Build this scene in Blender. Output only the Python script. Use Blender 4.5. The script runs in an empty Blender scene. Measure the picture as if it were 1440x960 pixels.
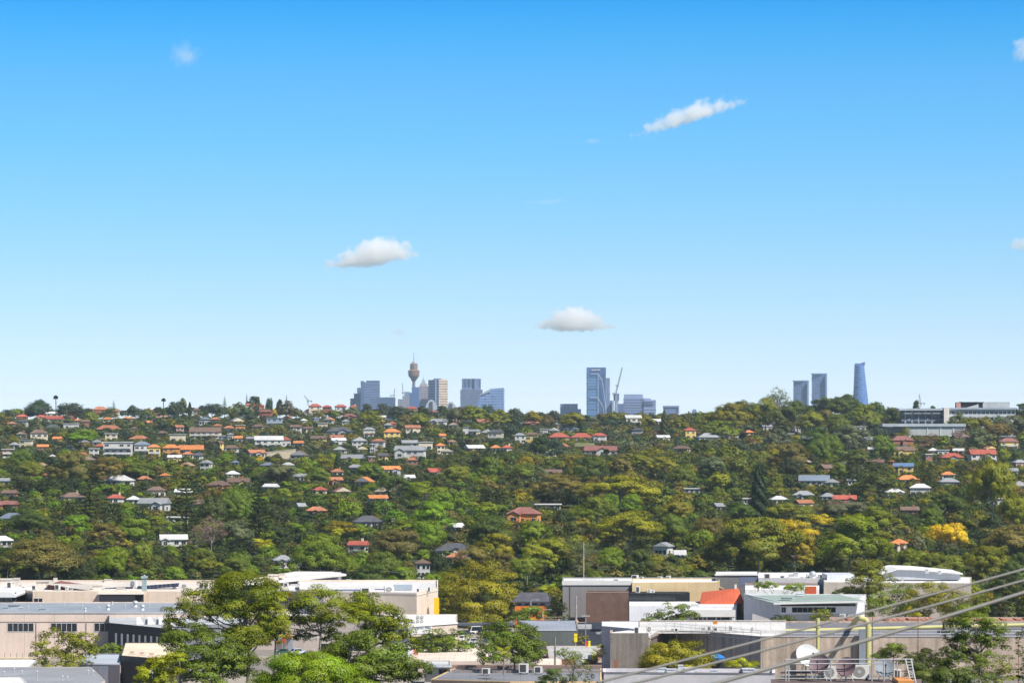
import bpy, math, random
import numpy as np
from mathutils import Vector, Matrix

SC = bpy.context.scene
COL = SC.collection
F, CX, HY, CZ = 5000.0, 720.0, 598.0, 60.0      # focal length in photo pixels, centre column, horizon row, eye height
R0 = np.random.default_rng(7)
random.seed(7)

def W(px, py, D):
    return ((px - CX) / F * D, D, CZ + (HY - py) / F * D)
def PX(x, y, z):
    return CX + x / y * F, HY - (z - CZ) / y * F
def zat(py, D):
    return CZ + (HY - py) / F * D

# ------------------------------------------------------------------ terrain
_tD = np.array([-400, 0, 150, 300, 500, 650, 760, 850, 1000, 1080, 1250, 1500, 1800, 2100, 2500, 2800, 3000, 3200, 3600, 5000, 8000, 20000], float)
_tZ = np.array([46, 45, 38, 29, 17.5, 10.5, 7.5, 5.5, 4, 5.5, 10.5, 18, 26.6, 36.5, 50, 60, 65, 66, 58, 28, 10, 6], float)
def _tan(i):
    a = (_tZ[max(i, 1)] - _tZ[max(i, 1) - 1]) / (_tD[max(i, 1)] - _tD[max(i, 1) - 1])
    j = min(i, len(_tD) - 2)
    b = (_tZ[j + 1] - _tZ[j]) / (_tD[j + 1] - _tD[j])
    return 0.0 if a * b <= 0 else 2 * a * b / (a + b)
_tM = np.array([_tan(i) for i in range(len(_tD))])
def sstep(a, b, x):
    t = np.clip((np.asarray(x, float) - a) / (b - a), 0, 1)
    return t * t * (3 - 2 * t)
def ground(x, y):
    x = np.asarray(x, float); y = np.asarray(y, float)
    i = np.clip(np.searchsorted(_tD, y) - 1, 0, len(_tD) - 2)
    h = _tD[i + 1] - _tD[i]; t = np.clip((y - _tD[i]) / h, 0, 1)
    z = (2*t**3 - 3*t**2 + 1)*_tZ[i] + (t**3 - 2*t**2 + t)*h*_tM[i] + (-2*t**3 + 3*t**2)*_tZ[i+1] + (t**3 - t**2)*h*_tM[i+1]
    k = sstep(1900, 2900, y) * (1 - sstep(3400, 4600, y))
    u = x / np.maximum(y, 50.0) * F + CX
    z = z - k * 5.5 * np.exp(-((u - 850) / 150.0) ** 2) - k * 1.5 * np.exp(-((u - 620) / 90.0) ** 2) + k * 2.0 * np.exp(-((u - 1150) / 110.0) ** 2)
    w = sstep(1050, 1300, y)
    z = z + w * (0.8 * np.sin(x / 61.0 + y / 170.0) + 0.6 * np.sin(x / 33.0 - y / 95.0))
    return z
def inv(px, py):
    """Distance at which the ground shows at this photo pixel on the hillside."""
    lo, hi = 1010.0, 3150.0
    for _ in range(40):
        m = (lo + hi) / 2
        y = HY - (float(ground((px - CX) / F * m, m)) - CZ) / m * F
        if y > py: lo = m
        else: hi = m
    return (lo + hi) / 2

# ------------------------------------------------------------------ object helpers
def tag(o, label=None, cat=None, group=None, kind=None):
    if label: o['label'] = label
    if cat: o['category'] = cat
    if group: o['group'] = group
    if kind: o['kind'] = kind
    return o
def thing(name, loc, label=None, cat=None, group=None, rz=0.0):
    o = bpy.data.objects.new(name, None); COL.objects.link(o)
    o.location = loc; o.rotation_euler = (0, 0, rz)
    o.empty_display_size = 0.5
    return tag(o, label, cat, group)

class MB:
    """Collects polygons in the coordinates of the parent (or of the world when there is none)."""
    def __init__(s): s.v = []; s.f = []; s.m = []; s.cm = 0
    def mat(s, i): s.cm = i; return s
    def poly(s, pts):
        n = len(s.v); s.v += [tuple(map(float, p)) for p in pts]; s.f.append(tuple(range(n, n + len(pts)))); s.m.append(s.cm); return s
    def hexa(s, b, t):
        """solid between a bottom ring and a top ring (both counter-clockwise from above)"""
        n = len(b)
        s.poly(list(reversed(b))); s.poly(t)
        for i in range(n):
            j = (i + 1) % n
            s.poly([b[i], b[j], t[j], t[i]])
        return s
    def box(s, x0, x1, y0, y1, z0, z1):
        return s.hexa([(x0,y0,z0),(x1,y0,z0),(x1,y1,z0),(x0,y1,z0)], [(x0,y0,z1),(x1,y0,z1),(x1,y1,z1),(x0,y1,z1)])
    def prism(s, foot, z0, z1):
        return s.hexa([(x, y, z0) for x, y in foot], [(x, y, z1) for x, y in foot])
    def cyl(s, a, b, r0, r1=None, n=10):
        r1 = r0 if r1 is None else r1
        a = Vector(a); b = Vector(b); d = (b - a).normalized()
        u = d.cross(Vector((0, 0, 1)) if abs(d.z) < .9 else Vector((1, 0, 0))).normalized(); w = d.cross(u)
        A = [a + (u*math.cos(2*math.pi*i/n) + w*math.sin(2*math.pi*i/n)) * r0 for i in range(n)]
        B = [b + (u*math.cos(2*math.pi*i/n) + w*math.sin(2*math.pi*i/n)) * r1 for i in range(n)]
        for i in range(n):
            j = (i+1) % n; s.poly([A[i], A[j], B[j], B[i]])
        s.poly(list(reversed(A))); s.poly(B); return s
    def tube(s, pts, rad, n=6):
        pts = [Vector(p) for p in pts]; rings = []
        rad = rad if hasattr(rad, '__len__') else [rad] * len(pts)
        for i, p in enumerate(pts):
            d = (pts[min(i+1, len(pts)-1)] - pts[max(i-1, 0)]).normalized()
            u = d.cross(Vector((0, 0, 1)) if abs(d.z) < .92 else Vector((1, 0, 0))).normalized(); w = d.cross(u)
            rings.append([p + (u*math.cos(2*math.pi*k/n) + w*math.sin(2*math.pi*k/n)) * rad[i] for k in range(n)])
        for a, b in zip(rings, rings[1:]):
            for k in range(n):
                j = (k+1) % n; s.poly([a[k], a[j], b[j], b[k]])
        s.poly(list(reversed(rings[0]))); s.poly(rings[-1]); return s
    def lathe(s, c, prof, n=20):
        c = Vector(c)
        rings = [[c + Vector((r*math.cos(2*math.pi*k/n), r*math.sin(2*math.pi*k/n), z)) for k in range(n)] for r, z in prof]
        for a, b in zip(rings, rings[1:]):
            for k in range(n):
                j = (k+1) % n; s.poly([a[k], a[j], b[j], b[k]])
        s.poly(list(reversed(rings[0]))); s.poly(rings[-1]); return s
    def mesh(s, name, mats, off=(0,0,0)):
        me = bpy.data.meshes.new(name)
        ox, oy, oz = off
        me.from_pydata([(x-ox, y-oy, z-oz) for x, y, z in s.v], [], s.f)
        for m in (mats if isinstance(mats, (list, tuple)) else [mats]): me.materials.append(m)
        me.polygons.foreach_set('material_index', s.m)
        me.update(); return me
    def build(s, name, mats, parent=None, color=None, world=False):
        """world: the polygons are in world coordinates, the parent is an unrotated Empty"""
        off = tuple(parent.location) if (world and parent) else (0,0,0)
        if world and parent and parent.parent: off = tuple(Vector(off) + parent.parent.location)
        o = bpy.data.objects.new(name, s.mesh(name, mats, off)); COL.objects.link(o)
        if parent: o.parent = parent
        if color: o.color = (*color, 1)
        return o

def np_mesh(name, V, Q, mats, tint=None, mi=None, T=None):
    """V (n,3), Q (m,4) quads; tint (n,3)"""
    me = bpy.data.meshes.new(name)
    nq = len(Q)
    me.vertices.add(len(V)); me.vertices.foreach_set('co', np.asarray(V, np.float32).ravel())
    me.loops.add(nq * 4); me.loops.foreach_set('vertex_index', np.asarray(Q, np.int32).ravel())
    me.polygons.add(nq); me.polygons.foreach_set('loop_start', np.arange(0, nq * 4, 4, dtype=np.int32))
    if mi is not None: me.polygons.foreach_set('material_index', np.asarray(mi, np.int32))
    for m in (mats if isinstance(mats, (list, tuple)) else [mats]): me.materials.append(m)
    if tint is not None:
        a = me.color_attributes.new('tint', 'FLOAT_COLOR', 'POINT')
        a.data.foreach_set('color', np.concatenate([np.asarray(tint, np.float32), np.ones((len(V), 1), np.float32)], 1).ravel())
    me.update(calc_edges=True); me.validate()
    return me

# ------------------------------------------------------------------ materials
def _new(name):
    m = bpy.data.materials.new(name); m.use_nodes = True
    nt = m.node_tree; nt.nodes.clear()
    return m, nt, nt.nodes, nt.links
def _math(nt, op, a, b=None, clamp=False):
    n = nt.nodes.new('ShaderNodeMath'); n.operation = op; n.use_clamp = clamp
    for i, v in enumerate((a, b)):
        if v is None: continue
        if isinstance(v, (int, float)): n.inputs[i].default_value = v
        else: nt.links.new(v, n.inputs[i])
    return n.outputs[0]
def _mulc(nt, col, fac):
    n = nt.nodes.new('ShaderNodeVectorMath'); n.operation = 'SCALE'
    nt.links.new(col, n.inputs[0])
    if isinstance(fac, (int, float)): n.inputs[3].default_value = fac
    else: nt.links.new(fac, n.inputs[3])
    return n.outputs[0]
def _mixc(nt, fac, a, b):
    n = nt.nodes.new('ShaderNodeMix'); n.data_type = 'RGBA'
    for sock, v in ((n.inputs['Factor'], fac), (n.inputs[6], a), (n.inputs[7], b)):
        if isinstance(v, (int, float)): sock.default_value = v
        elif isinstance(v, tuple): sock.default_value = (*v, 1)
        else: nt.links.new(v, sock)
    return n.outputs[2]
def _noise(nt, vec, scale, detail=3.0, rough=.55):
    n = nt.nodes.new('ShaderNodeTexNoise'); n.inputs['Scale'].default_value = scale
    n.inputs['Detail'].default_value = detail; n.inputs['Roughness'].default_value = rough
    nt.links.new(vec, n.inputs['Vector']); return n.outputs['Fac']
def _range(nt, v, a, b, c, d):
    n = nt.nodes.new('ShaderNodeMapRange'); nt.links.new(v, n.inputs[0])
    for i, q in enumerate((a, b, c, d)): n.inputs[i+1].default_value = q
    return n.outputs[0]
def _coord(nt, scale=(1,1,1)):
    t = nt.nodes.new('ShaderNodeTexCoord'); mp = nt.nodes.new('ShaderNodeMapping')
    mp.inputs['Scale'].default_value = scale; nt.links.new(t.outputs['Object'], mp.inputs['Vector']); return mp.outputs[0]
def _basecol(nt, rgb):
    if rgb is None:
        return nt.nodes.new('ShaderNodeObjectInfo').outputs['Color']
    n = nt.nodes.new('ShaderNodeRGB'); n.outputs[0].default_value = (*rgb, 1); return n.outputs[0]

def surf(name, rgb=None, rough=.75, var=.14, scale=.35, streak=0.0, metal=0.0, stripe=None, spec=.35, fine=0.0, bump=0.0):
    """painted wall / metal / concrete; rgb None takes the object's own colour. stripe = (axis, period m, share, factor)"""
    m, nt, N, L = _new(name)
    c = _basecol(nt, rgb)
    co = _coord(nt)
    nz = _noise(nt, co, scale, 4)
    c = _mulc(nt, c, _range(nt, nz, .3, .7, 1 - var, 1 + var))
    if fine: c = _mulc(nt, c, _range(nt, _noise(nt, co, 2.3, 3), .3, .7, 1 - fine, 1 + fine))
    if streak: c = _mulc(nt, c, _range(nt, _noise(nt, _coord(nt, (1.1, 1.1, .06)), 1.0, 4, .6), .38, .66, 1.0, 1 - streak))
    if stripe:
        ax, per, share, fac = stripe
        sp = N.new('ShaderNodeSeparateXYZ'); L.new(co, sp.inputs[0])
        v = _math(nt, 'ADD', sp.outputs[0], sp.outputs[1]) if ax == 3 else sp.outputs[ax]
        fr = _math(nt, 'FRACT', _math(nt, 'DIVIDE', v, per))
        c = _mulc(nt, c, _range(nt, _math(nt, 'LESS_THAN', fr, share), 0, 1, 1, fac))
    b = N.new('ShaderNodeBsdfPrincipled'); o = N.new('ShaderNodeOutputMaterial')
    L.new(c, b.inputs['Base Color']); b.inputs['Roughness'].default_value = rough
    b.inputs['Metallic'].default_value = metal; b.inputs['Specular IOR Level'].default_value = spec
    if bump:
        bp = N.new('ShaderNodeBump'); bp.inputs['Strength'].default_value = bump; bp.inputs['Distance'].default_value = .1
        L.new(_noise(nt, co, 6, 4), bp.inputs['Height']); L.new(bp.outputs[0], b.inputs['Normal'])
    L.new(b.outputs[0], o.inputs[0]); return m

def tiles(name):
    m, nt, N, L = _new(name)
    c = _basecol(nt, None); co = _coord(nt)
    c = _mulc(nt, c, _range(nt, _noise(nt, co, .5, 4, .65), .3, .7, .72, 1.25))
    c = _mulc(nt, c, _range(nt, _noise(nt, co, 3.1, 2), .3, .7, .85, 1.15))
    sp = N.new('ShaderNodeSeparateXYZ'); L.new(co, sp.inputs[0])
    fr = _math(nt, 'FRACT', _math(nt, 'DIVIDE', sp.outputs[2], .16))
    c = _mulc(nt, c, _range(nt, _math(nt, 'LESS_THAN', fr, .3), 0, 1, 1.05, .82))
    b = N.new('ShaderNodeBsdfPrincipled'); o = N.new('ShaderNodeOutputMaterial')
    L.new(c, b.inputs['Base Color']); b.inputs['Roughness'].default_value = .8; b.inputs['Specular IOR Level'].default_value = .25
    L.new(b.outputs[0], o.inputs[0]); return m

def facade(name, glass=(.03,.05,.08), fh=3.6, bw=3.0, ah=.55, aw=.8, wall=None, grough=.15, z0=0.0, gmix=1.0):
    """storeys and bays: wall colour (object colour when None) with window glass"""
    m, nt, N, L = _new(name)
    c = _basecol(nt, wall); co = _coord(nt)
    sp = N.new('ShaderNodeSeparateXYZ'); L.new(co, sp.inputs[0])
    a = _math(nt, 'LESS_THAN', _math(nt, 'FRACT', _math(nt, 'DIVIDE', _math(nt, 'ADD', sp.outputs[2], z0), fh)), ah)
    h = _math(nt, 'ADD', sp.outputs[0], _math(nt, 'MULTIPLY', sp.outputs[1], .93))
    b_ = _math(nt, 'LESS_THAN', _math(nt, 'FRACT', _math(nt, 'DIVIDE', h, bw)), aw)
    g = N.new('ShaderNodeNewGeometry'); sn = N.new('ShaderNodeSeparateXYZ'); L.new(g.outputs['Normal'], sn.inputs[0])
    side = _math(nt, 'LESS_THAN', _math(nt, 'ABSOLUTE', sn.outputs[2]), .6)
    mask = _math(nt, 'MULTIPLY', _math(nt, 'MULTIPLY', a, b_), side)
    mask = _math(nt, 'MULTIPLY', mask, gmix)
    vo = N.new('ShaderNodeTexWhiteNoise'); vo.noise_dimensions = '2D'
    cb = N.new('ShaderNodeCombineXYZ')
    L.new(_math(nt, 'FLOOR', _math(nt, 'DIVIDE', h, bw)), cb.inputs[0])
    L.new(_math(nt, 'FLOOR', _math(nt, 'DIVIDE', _math(nt, 'ADD', sp.outputs[2], z0), fh)), cb.inputs[1]); L.new(cb.outputs[0], vo.inputs['Vector'])
    gc = N.new('ShaderNodeRGB'); gc.outputs[0].default_value = (*glass, 1)
    gcol = _mulc(nt, gc.outputs[0], _range(nt, vo.outputs['Value'], 0, 1, .6, 1.7))
    c = _mulc(nt, c, _range(nt, _noise(nt, co, .05, 3), .3, .7, .9, 1.1))
    col = _mixc(nt, mask, c, gcol)
    b = N.new('ShaderNodeBsdfPrincipled'); o = N.new('ShaderNodeOutputMaterial')
    L.new(col, b.inputs['Base Color'])
    L.new(_range(nt, mask, 0, 1, .7, grough), b.inputs['Roughness'])
    L.new(b.outputs[0], o.inputs[0]); return m

def leafmat(name, trans=.11, gloss=.012):
    m, nt, N, L = _new(name)
    c = _basecol(nt, None)
    at = N.new('ShaderNodeAttribute'); at.attribute_name = 'tint'; at.attribute_type = 'GEOMETRY'
    mu = N.new('ShaderNodeVectorMath'); mu.operation = 'MULTIPLY'; L.new(c, mu.inputs[0]); L.new(at.outputs['Vector'], mu.inputs[1])
    g = N.new('ShaderNodeNewGeometry')
    c = _mulc(nt, mu.outputs[0], _range(nt, g.outputs['Random Per Island'], 0, 1, .9, 1.1))
    d = N.new('ShaderNodeBsdfDiffuse'); t = N.new('ShaderNodeBsdfTranslucent'); mx = N.new('ShaderNodeMixShader'); mx.inputs[0].default_value = trans
    L.new(c, d.inputs[0])
    wy = N.new('ShaderNodeVectorMath'); wy.operation = 'MULTIPLY'; wy.inputs[1].default_value = (1.25, 1.2, .6); L.new(c, wy.inputs[0]); L.new(wy.outputs[0], t.inputs[0])
    L.new(d.outputs[0], mx.inputs[1]); L.new(t.outputs[0], mx.inputs[2])
    gl = N.new('ShaderNodeBsdfGlossy'); gl.inputs['Roughness'].default_value = .45; gl.inputs[0].default_value = (1, 1, 1, 1)
    m2 = N.new('ShaderNodeMixShader'); m2.inputs[0].default_value = gloss
    L.new(mx.outputs[0], m2.inputs[1]); L.new(gl.outputs[0], m2.inputs[2])
    o = N.new('ShaderNodeOutputMaterial'); L.new(m2.outputs[0], o.inputs[0]); return m

MT = dict(
    wall=surf('painted_wall', var=.09, scale=.22, streak=.09, fine=.05, rough=.8),
    panel=surf('precast_panel_wall', var=.07, scale=.12, streak=.09, fine=.05, rough=.8, stripe=(3, 7.0, .012, .6)),
    brick=surf('brick_wall', var=.16, scale=.5, fine=.14, rough=.9, stripe=(2, .35, .25, .82)),
    conc=surf('stained_concrete', var=.12, scale=.4, streak=.40, fine=.10, rough=.9, stripe=(3, 2.4, .03, .8)),
    metal=surf('metal_sheet', var=.16, scale=.12, streak=.08, fine=.08, rough=.5, metal=.15, stripe=(0, 1.1, .2, .9)),
    roof=surf('membrane_roof', var=.16, scale=.09, fine=.12, rough=.7, stripe=(0, 3.2, .06, .86)),
    tile=tiles('roof_tiles'),
    trim=surf('painted_trim', var=.05, rough=.6),
    frame=surf('window_frame', (.5,.5,.5), var=.03, rough=.5),
    glass=surf('window_glass', (.018,.024,.032), rough=.08, var=.3, scale=.6, spec=.7),
    dark=surf('dark_paint_and_shade', (.03,.03,.033), var=.1),  # near-black for dark parts, and for shade painted into hollows
    grille=surf('fan_grille_grey', (.27,.26,.24), var=.1),
    vent=surf('dark_louvre', (.06,.06,.06), var=.1),
    rail=surf('weathered_white_rail', (.40,.40,.41), rough=.6, var=.1),
    steel=surf('galvanised_steel', (.52,.54,.56), rough=.45, metal=.3, var=.06),
    white=surf('white_enamel', (.68,.67,.65), rough=.45, var=.05),
    plast=surf('coloured_plastic', rough=.5, var=.05),
    solar=surf('solar_cells', (.022,.024,.042), rough=.35, var=.1, stripe=(0, 1.7, .05, 3.0)),
    bark=surf('tree_bark', None, var=.35, scale=1.2, fine=.2, rough=.9),
    cable=surf('cable_sheath', (.19,.178,.16), var=.05, rough=.6),
    rubber=surf('tyre_rubber', (.02,.02,.02), var=.1, rough=.9),
    paint=surf('car_paint', None, var=.02, rough=.25, spec=.6),
    leaf=leafmat('foliage'),
)

# ------------------------------------------------------------------ world, sun, camera, render
SUN_AZ, SUN_EL = 50.0, 51.0       # degrees to the right of straight behind the camera, and above the horizon
sd = Vector((math.sin(math.radians(SUN_AZ)) * math.cos(math.radians(SUN_EL)), -math.cos(math.radians(SUN_AZ)) * math.cos(math.radians(SUN_EL)), math.sin(math.radians(SUN_EL))))
sun = bpy.data.lights.new('sun', 'SUN'); sun.energy = 4.8; sun.angle = math.radians(.53); sun.color = (1.0, .955, .89)
so = bpy.data.objects.new('sun', sun); COL.objects.link(so); so.rotation_euler = sd.to_track_quat('Z', 'Y').to_euler(); so.location = (200, -200, 400)

world = bpy.data.worlds.new('World'); SC.world = world; world.use_nodes = True
nt = world.node_tree; nt.nodes.clear()
sky = nt.nodes.new('ShaderNodeTexSky'); sky.sky_type = 'NISHITA'; sky.sun_disc = False
sky.sun_elevation = math.radians(SUN_EL); sky.sun_rotation = math.radians(180 - SUN_AZ)
sky.air_density = 1.0; sky.dust_density = 0.3; sky.ozone_density = 2.0; sky.altitude = 0
tc = nt.nodes.new('ShaderNodeTexCoord'); sp = nt.nodes.new('ShaderNodeSeparateXYZ'); nt.links.new(tc.outputs['Generated'], sp.inputs[0])
rp = nt.nodes.new('ShaderNodeValToRGB'); nt.links.new(_range(nt, sp.outputs[2], 0.0, 0.25, 0, 1), rp.inputs[0])
els = [(0.0, (3.0135, 3.6391, 5.1099)), (0.0152, (3.0135, 3.6391, 5.1099)), (0.02, (2.9531, 3.5471, 5.0168)), (0.0264, (2.9728, 3.5264, 5.0584)), (0.0344, (2.7678, 3.363, 4.6793)), (0.0408, (2.2974, 2.8363, 4.0164)), (0.0456, (1.9881, 2.4785, 3.5299)), (0.052, (1.7255, 2.1502, 3.1895)), (0.0584, (1.5305, 1.935, 2.9857)), (0.0664, (1.3625, 1.7563, 2.7353)), (0.0744, (1.2267, 1.6055, 2.4849)), (0.0872, (1.0955, 1.4567, 2.1643)), (0.0984, (0.9876, 1.3451, 2.0392)), (0.1144, (0.8812, 1.2364, 1.9026)), (0.1415, (0.7507, 1.1135, 1.7094)), (0.1782, (0.6225, 1.0075, 1.5707)), (0.2133, (0.5245, 0.9389, 1.4732)), (0.261, (0.4298, 0.8785, 1.4266)), (0.3087, (0.338, 0.8322, 1.3891)), (0.3483, (0.2901, 0.7937, 1.311)), (0.3878, (0.2436, 0.7583, 1.291)), (0.435, (0.1433, 0.7135, 1.248)), (0.4727, (0.0742, 0.6352, 1.2496)), (0.62, (0.3, 0.5, 0.72)), (1.0, (0.42, 0.52, 0.62))]
while len(rp.color_ramp.elements) < len(els): rp.color_ramp.elements.new(.5)
for e, (p, c) in zip(rp.color_ramp.elements, els): e.position = p; e.color = (*c, 1)
mul = nt.nodes.new('ShaderNodeVectorMath'); mul.operation = 'MULTIPLY'
nt.links.new(sky.outputs[0], mul.inputs[0]); nt.links.new(rp.outputs[0], mul.inputs[1])
bg = nt.nodes.new('ShaderNodeBackground'); bg.inputs[1].default_value = .085
below = nt.nodes.new('ShaderNodeVectorMath'); below.operation = 'SCALE'; below.inputs[0].default_value = (4.2, 4.3, 4.4)      # glow added below the horizon, as from sunlit land, to brighten cloud undersides
nt.links.new(_math(nt, 'LESS_THAN', sp.outputs[2], -.004), below.inputs[3])
mx_ = nt.nodes.new('ShaderNodeVectorMath'); mx_.operation = 'MAXIMUM'; nt.links.new(mul.outputs[0], mx_.inputs[0]); nt.links.new(below.outputs[0], mx_.inputs[1])
nt.links.new(mx_.outputs[0], bg.inputs[0]); wo = nt.nodes.new('ShaderNodeOutputWorld'); nt.links.new(bg.outputs[0], wo.inputs[0])

cam = bpy.data.cameras.new('camera'); cam.sensor_width = 36; cam.lens = F / 1440 * 36; cam.shift_y = (HY - 480) / 1440
cam.clip_start = .5; cam.clip_end = 60000
cam.dof.use_dof = True; cam.dof.focus_distance = 1400; cam.dof.aperture_fstop = 7.0
co = bpy.data.objects.new('camera', cam); COL.objects.link(co); co.location = (0, 0, CZ); co.rotation_euler = (math.pi/2, 0, 0)
SC.camera = co
SC.render.engine = 'CYCLES'
cy = SC.cycles
cy.max_bounces = 16; cy.diffuse_bounces = 2; cy.glossy_bounces = 2; cy.transmission_bounces = 3; cy.transparent_max_bounces = 6; cy.volume_bounces = 14
cy.caustics_reflective = False; cy.caustics_refractive = False
cy.use_denoising = True; cy.sample_clamp_indirect = 4
cy.volume_step_rate = 1.0; cy.volume_max_steps = 96
SC.view_settings.view_transform = 'Standard'; SC.view_settings.look = 'None'; SC.view_settings.gamma = 1; SC.view_settings.use_curve_mapping = False
SC.view_settings.exposure = 0.55
# ------------------------------------------------------------------ foliage generators (numpy arrays: vertices, quads, tint)
def unit(v): return v / np.maximum(np.linalg.norm(v, axis=1, keepdims=True), 1e-9)
def leaves(P, Nn, size, rng, asp=.62):
    n = len(P); r = rng.normal(size=(n, 3)); t = unit(np.cross(Nn, r)); b = np.cross(Nn, t)
    s = (size * rng.uniform(.65, 1.3, n))[:, None] if np.isscalar(size) else (size * rng.uniform(.65, 1.3, n))[:, None]
    t = t * s * .5; b = b * s * .5 * asp
    V = np.stack([P - t, P - b, P + t, P + b], 1).reshape(-1, 3)      # pointed, leaf-like outline
    return V, np.arange(4 * n).reshape(-1, 4)
def crown_arr(blobs, leaf, rng, dens=1.0, rcf=.42, nc=10, flat=.72, low=-.45, jit=.15, tv=.26, fill=.15):
    """blobs rows: x,y,z,rx,rz. Each blob is a cluster of leafy clumps; leaves face out of their clump."""
    B = np.asarray(blobs, float); C, RC, TB = [], [], []
    for x, y, z, rx, rz in B:
        k = max(3, int(round(nc * rng.uniform(.8, 1.25))))
        d = unit(rng.normal(size=(k, 3))); d[:, 2] = np.where(d[:, 2] < low, -d[:, 2], d[:, 2])
        q = np.array([x, y, z]) + d * np.array([rx, rx, rz]) * rng.uniform(.6, 1.05, (k, 1))
        C.append(q); RC.append(rcf * rx * rng.uniform(.7, 1.25, k))
        TB.append(np.full(k, rng.uniform(1 - tv * .6, 1 + tv * .6)) * rng.uniform(1 - tv, 1 + tv, k))
    C = np.concatenate(C); RC = np.concatenate(RC); TB = np.concatenate(TB)
    n = np.maximum(6, (dens * 7.5 * (RC / leaf) ** 2).astype(int)); idx = np.repeat(np.arange(len(C)), n); m = len(idx)
    d = unit(rng.normal(size=(m, 3))); d[:, 2] = np.where((d[:, 2] < -.3) & (rng.random(m) < .7), -d[:, 2], d[:, 2])
    rad = np.where(rng.random(m) < fill, rng.uniform(.25, .9, m), rng.uniform(.85, 1.08, m))
    P = C[idx] + d * (RC[idx] * rad)[:, None] * np.array([1, 1, flat])
    cc = B[:, :3].mean(0) - np.array([0, 0, .15 * np.ptp(B[:, 2]) + .1 * np.ptp(B[:, 0])])
    Nn = unit(d * np.array([1, 1, 1.15]) + .85 * unit(P - cc) + np.array([0, 0, .10]) + rng.normal(size=(m, 3)) * jit)
    V, Q = leaves(P, Nn, leaf, rng)
    hue = rng.uniform(-.1, .1, len(C))
    T = np.stack([TB * (1 + hue), TB, TB * (1 - hue * .5)], 1)[idx]
    return V, Q, np.repeat(T, 4, axis=0), C
def tube_arr(lines, n=5):
    V, Q = [], []; off = 0
    for pts, rad in lines:
        pts = np.asarray(pts, float); k = len(pts)
        d = np.gradient(pts, axis=0); d = unit(d); ref = np.where(np.abs(d[:, 2:3]) < .9, [[0, 0, 1.0]], [[1.0, 0, 0]])
        u = unit(np.cross(d, ref)); w = np.cross(d, u); a = np.arange(n) / n * 2 * np.pi
        ring = pts[:, None] + (u[:, None] * np.cos(a)[None, :, None] + w[:, None] * np.sin(a)[None, :, None]) * np.asarray(rad, float)[:, None, None]
        V.append(ring.reshape(-1, 3))
        for i in range(k - 1):
            for j in range(n):
                Q.append((off + i*n + j, off + i*n + (j+1) % n, off + (i+1)*n + (j+1) % n, off + (i+1)*n + j))
        off += k * n
    return np.concatenate(V), np.array(Q)
def limb(a, b, rng, r0, r1, bend=.12, k=5):
    a = np.asarray(a, float); b = np.asarray(b, float); t = np.linspace(0, 1, k)[:, None]
    L = np.linalg.norm(b - a); off = rng.normal(size=3) * L * bend; off[2] = abs(off[2]) * -.3
    return a + (b - a) * t + off * (np.sin(t * np.pi)) , np.linspace(r0, r1, k)
def woods(blobs, H, rng, base=(0, 0, 0), fork=.35, r=.02, lean=.03, share=1.0, forks=1, rmin=.05):
    """trunk with limbs reaching the blobs"""
    B = np.asarray(blobs, float); base = np.asarray(base, float); r0 = r * H; L = []
    top = base + np.array([rng.normal() * lean * H, rng.normal() * lean * H, fork * H])
    L.append(limb(base, top, rng, r0, r0 * .72, .03))
    main = top + np.array([rng.normal() * .03 * H, rng.normal() * .03 * H, (B[:, 2].max() - top[2]) * .55])
    L.append(limb(top, main, rng, r0 * .7, r0 * .35, .05))
    for x, y, z, rx, rz in B:
        if rng.random() > share: continue
        s = top + (main - top) * rng.uniform(0, .9)
        e = np.array([x, y, z - rz * .1])
        p, q = limb(s, e, rng, max(rmin, r0 * .42), max(rmin * .5, r0 * .12), .10)
        L.append((p, q))
        for _ in range(2):
            a = p[3]; b2 = e + rng.normal(size=3) * rx * .5; L.append(limb(a, b2, rng, max(rmin * .6, r0 * .15), rmin * .3, .1, 3))
    return tube_arr(L)

def k_gum(rng, leaf, W=14., H=13., nb=22, dens=1.5, fl=.74, **kw):
    B = []
    ax = rng.uniform(.8, 1.1)
    for i in range(nb):
        d = unit(rng.normal(size=(1, 3)))[0]; d[2] = abs(d[2]) * 1.4 - .52; rx = rng.uniform(.11, .19) * W; k = rng.uniform(.55, 1.08)
        B.append((d[0] * (.5*W - rx*.8) * k * ax, d[1] * (.5*W - rx*.8) * k / ax, H * (.54 + .37 * d[2] * k), rx, rx * fl))
    V, Q, T, C = crown_arr(B, leaf, rng, dens, **kw)
    return V, Q, T, woods(B, H, rng, fork=.32, r=.019), W, H
def k_round(rng, leaf, W=14., H=11., nb=26, dens=1.0, top=1.0, **kw):
    B = []
    for i in range(nb):
        d = unit(rng.normal(size=(1, 3)))[0]; d[2] = abs(d[2]) * 1.3 - .45
        rx = rng.uniform(.14, .21) * W; k = rng.uniform(.78, 1)
        B.append((d[0] * (.5*W - rx*.85) * k, d[1] * (.5*W - rx*.85) * k, H * (.48 + .40 * d[2] * k * top), rx, rx * .72))
    B.append((0, 0, H * .55, .3 * W, .26 * H))
    V, Q, T, C = crown_arr(B, leaf, rng, dens, tv=.17, **kw)
    return V, Q, T, woods(B, H, rng, fork=.28, r=.026, share=.5), W, H
def k_cloud(rng, leaf, W=14., H=12., nb=20, dens=1.5):
    return k_gum(rng, leaf, W, H, nb, dens, fl=.46, tv=.3)
def k_wispy(rng, leaf, W=14., H=12., nb=16, dens=.55):
    return k_gum(rng, leaf * .8, W, H, nb, dens, fl=.8, jit=.7, fill=.5, nc=8, low=-.9)
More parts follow.
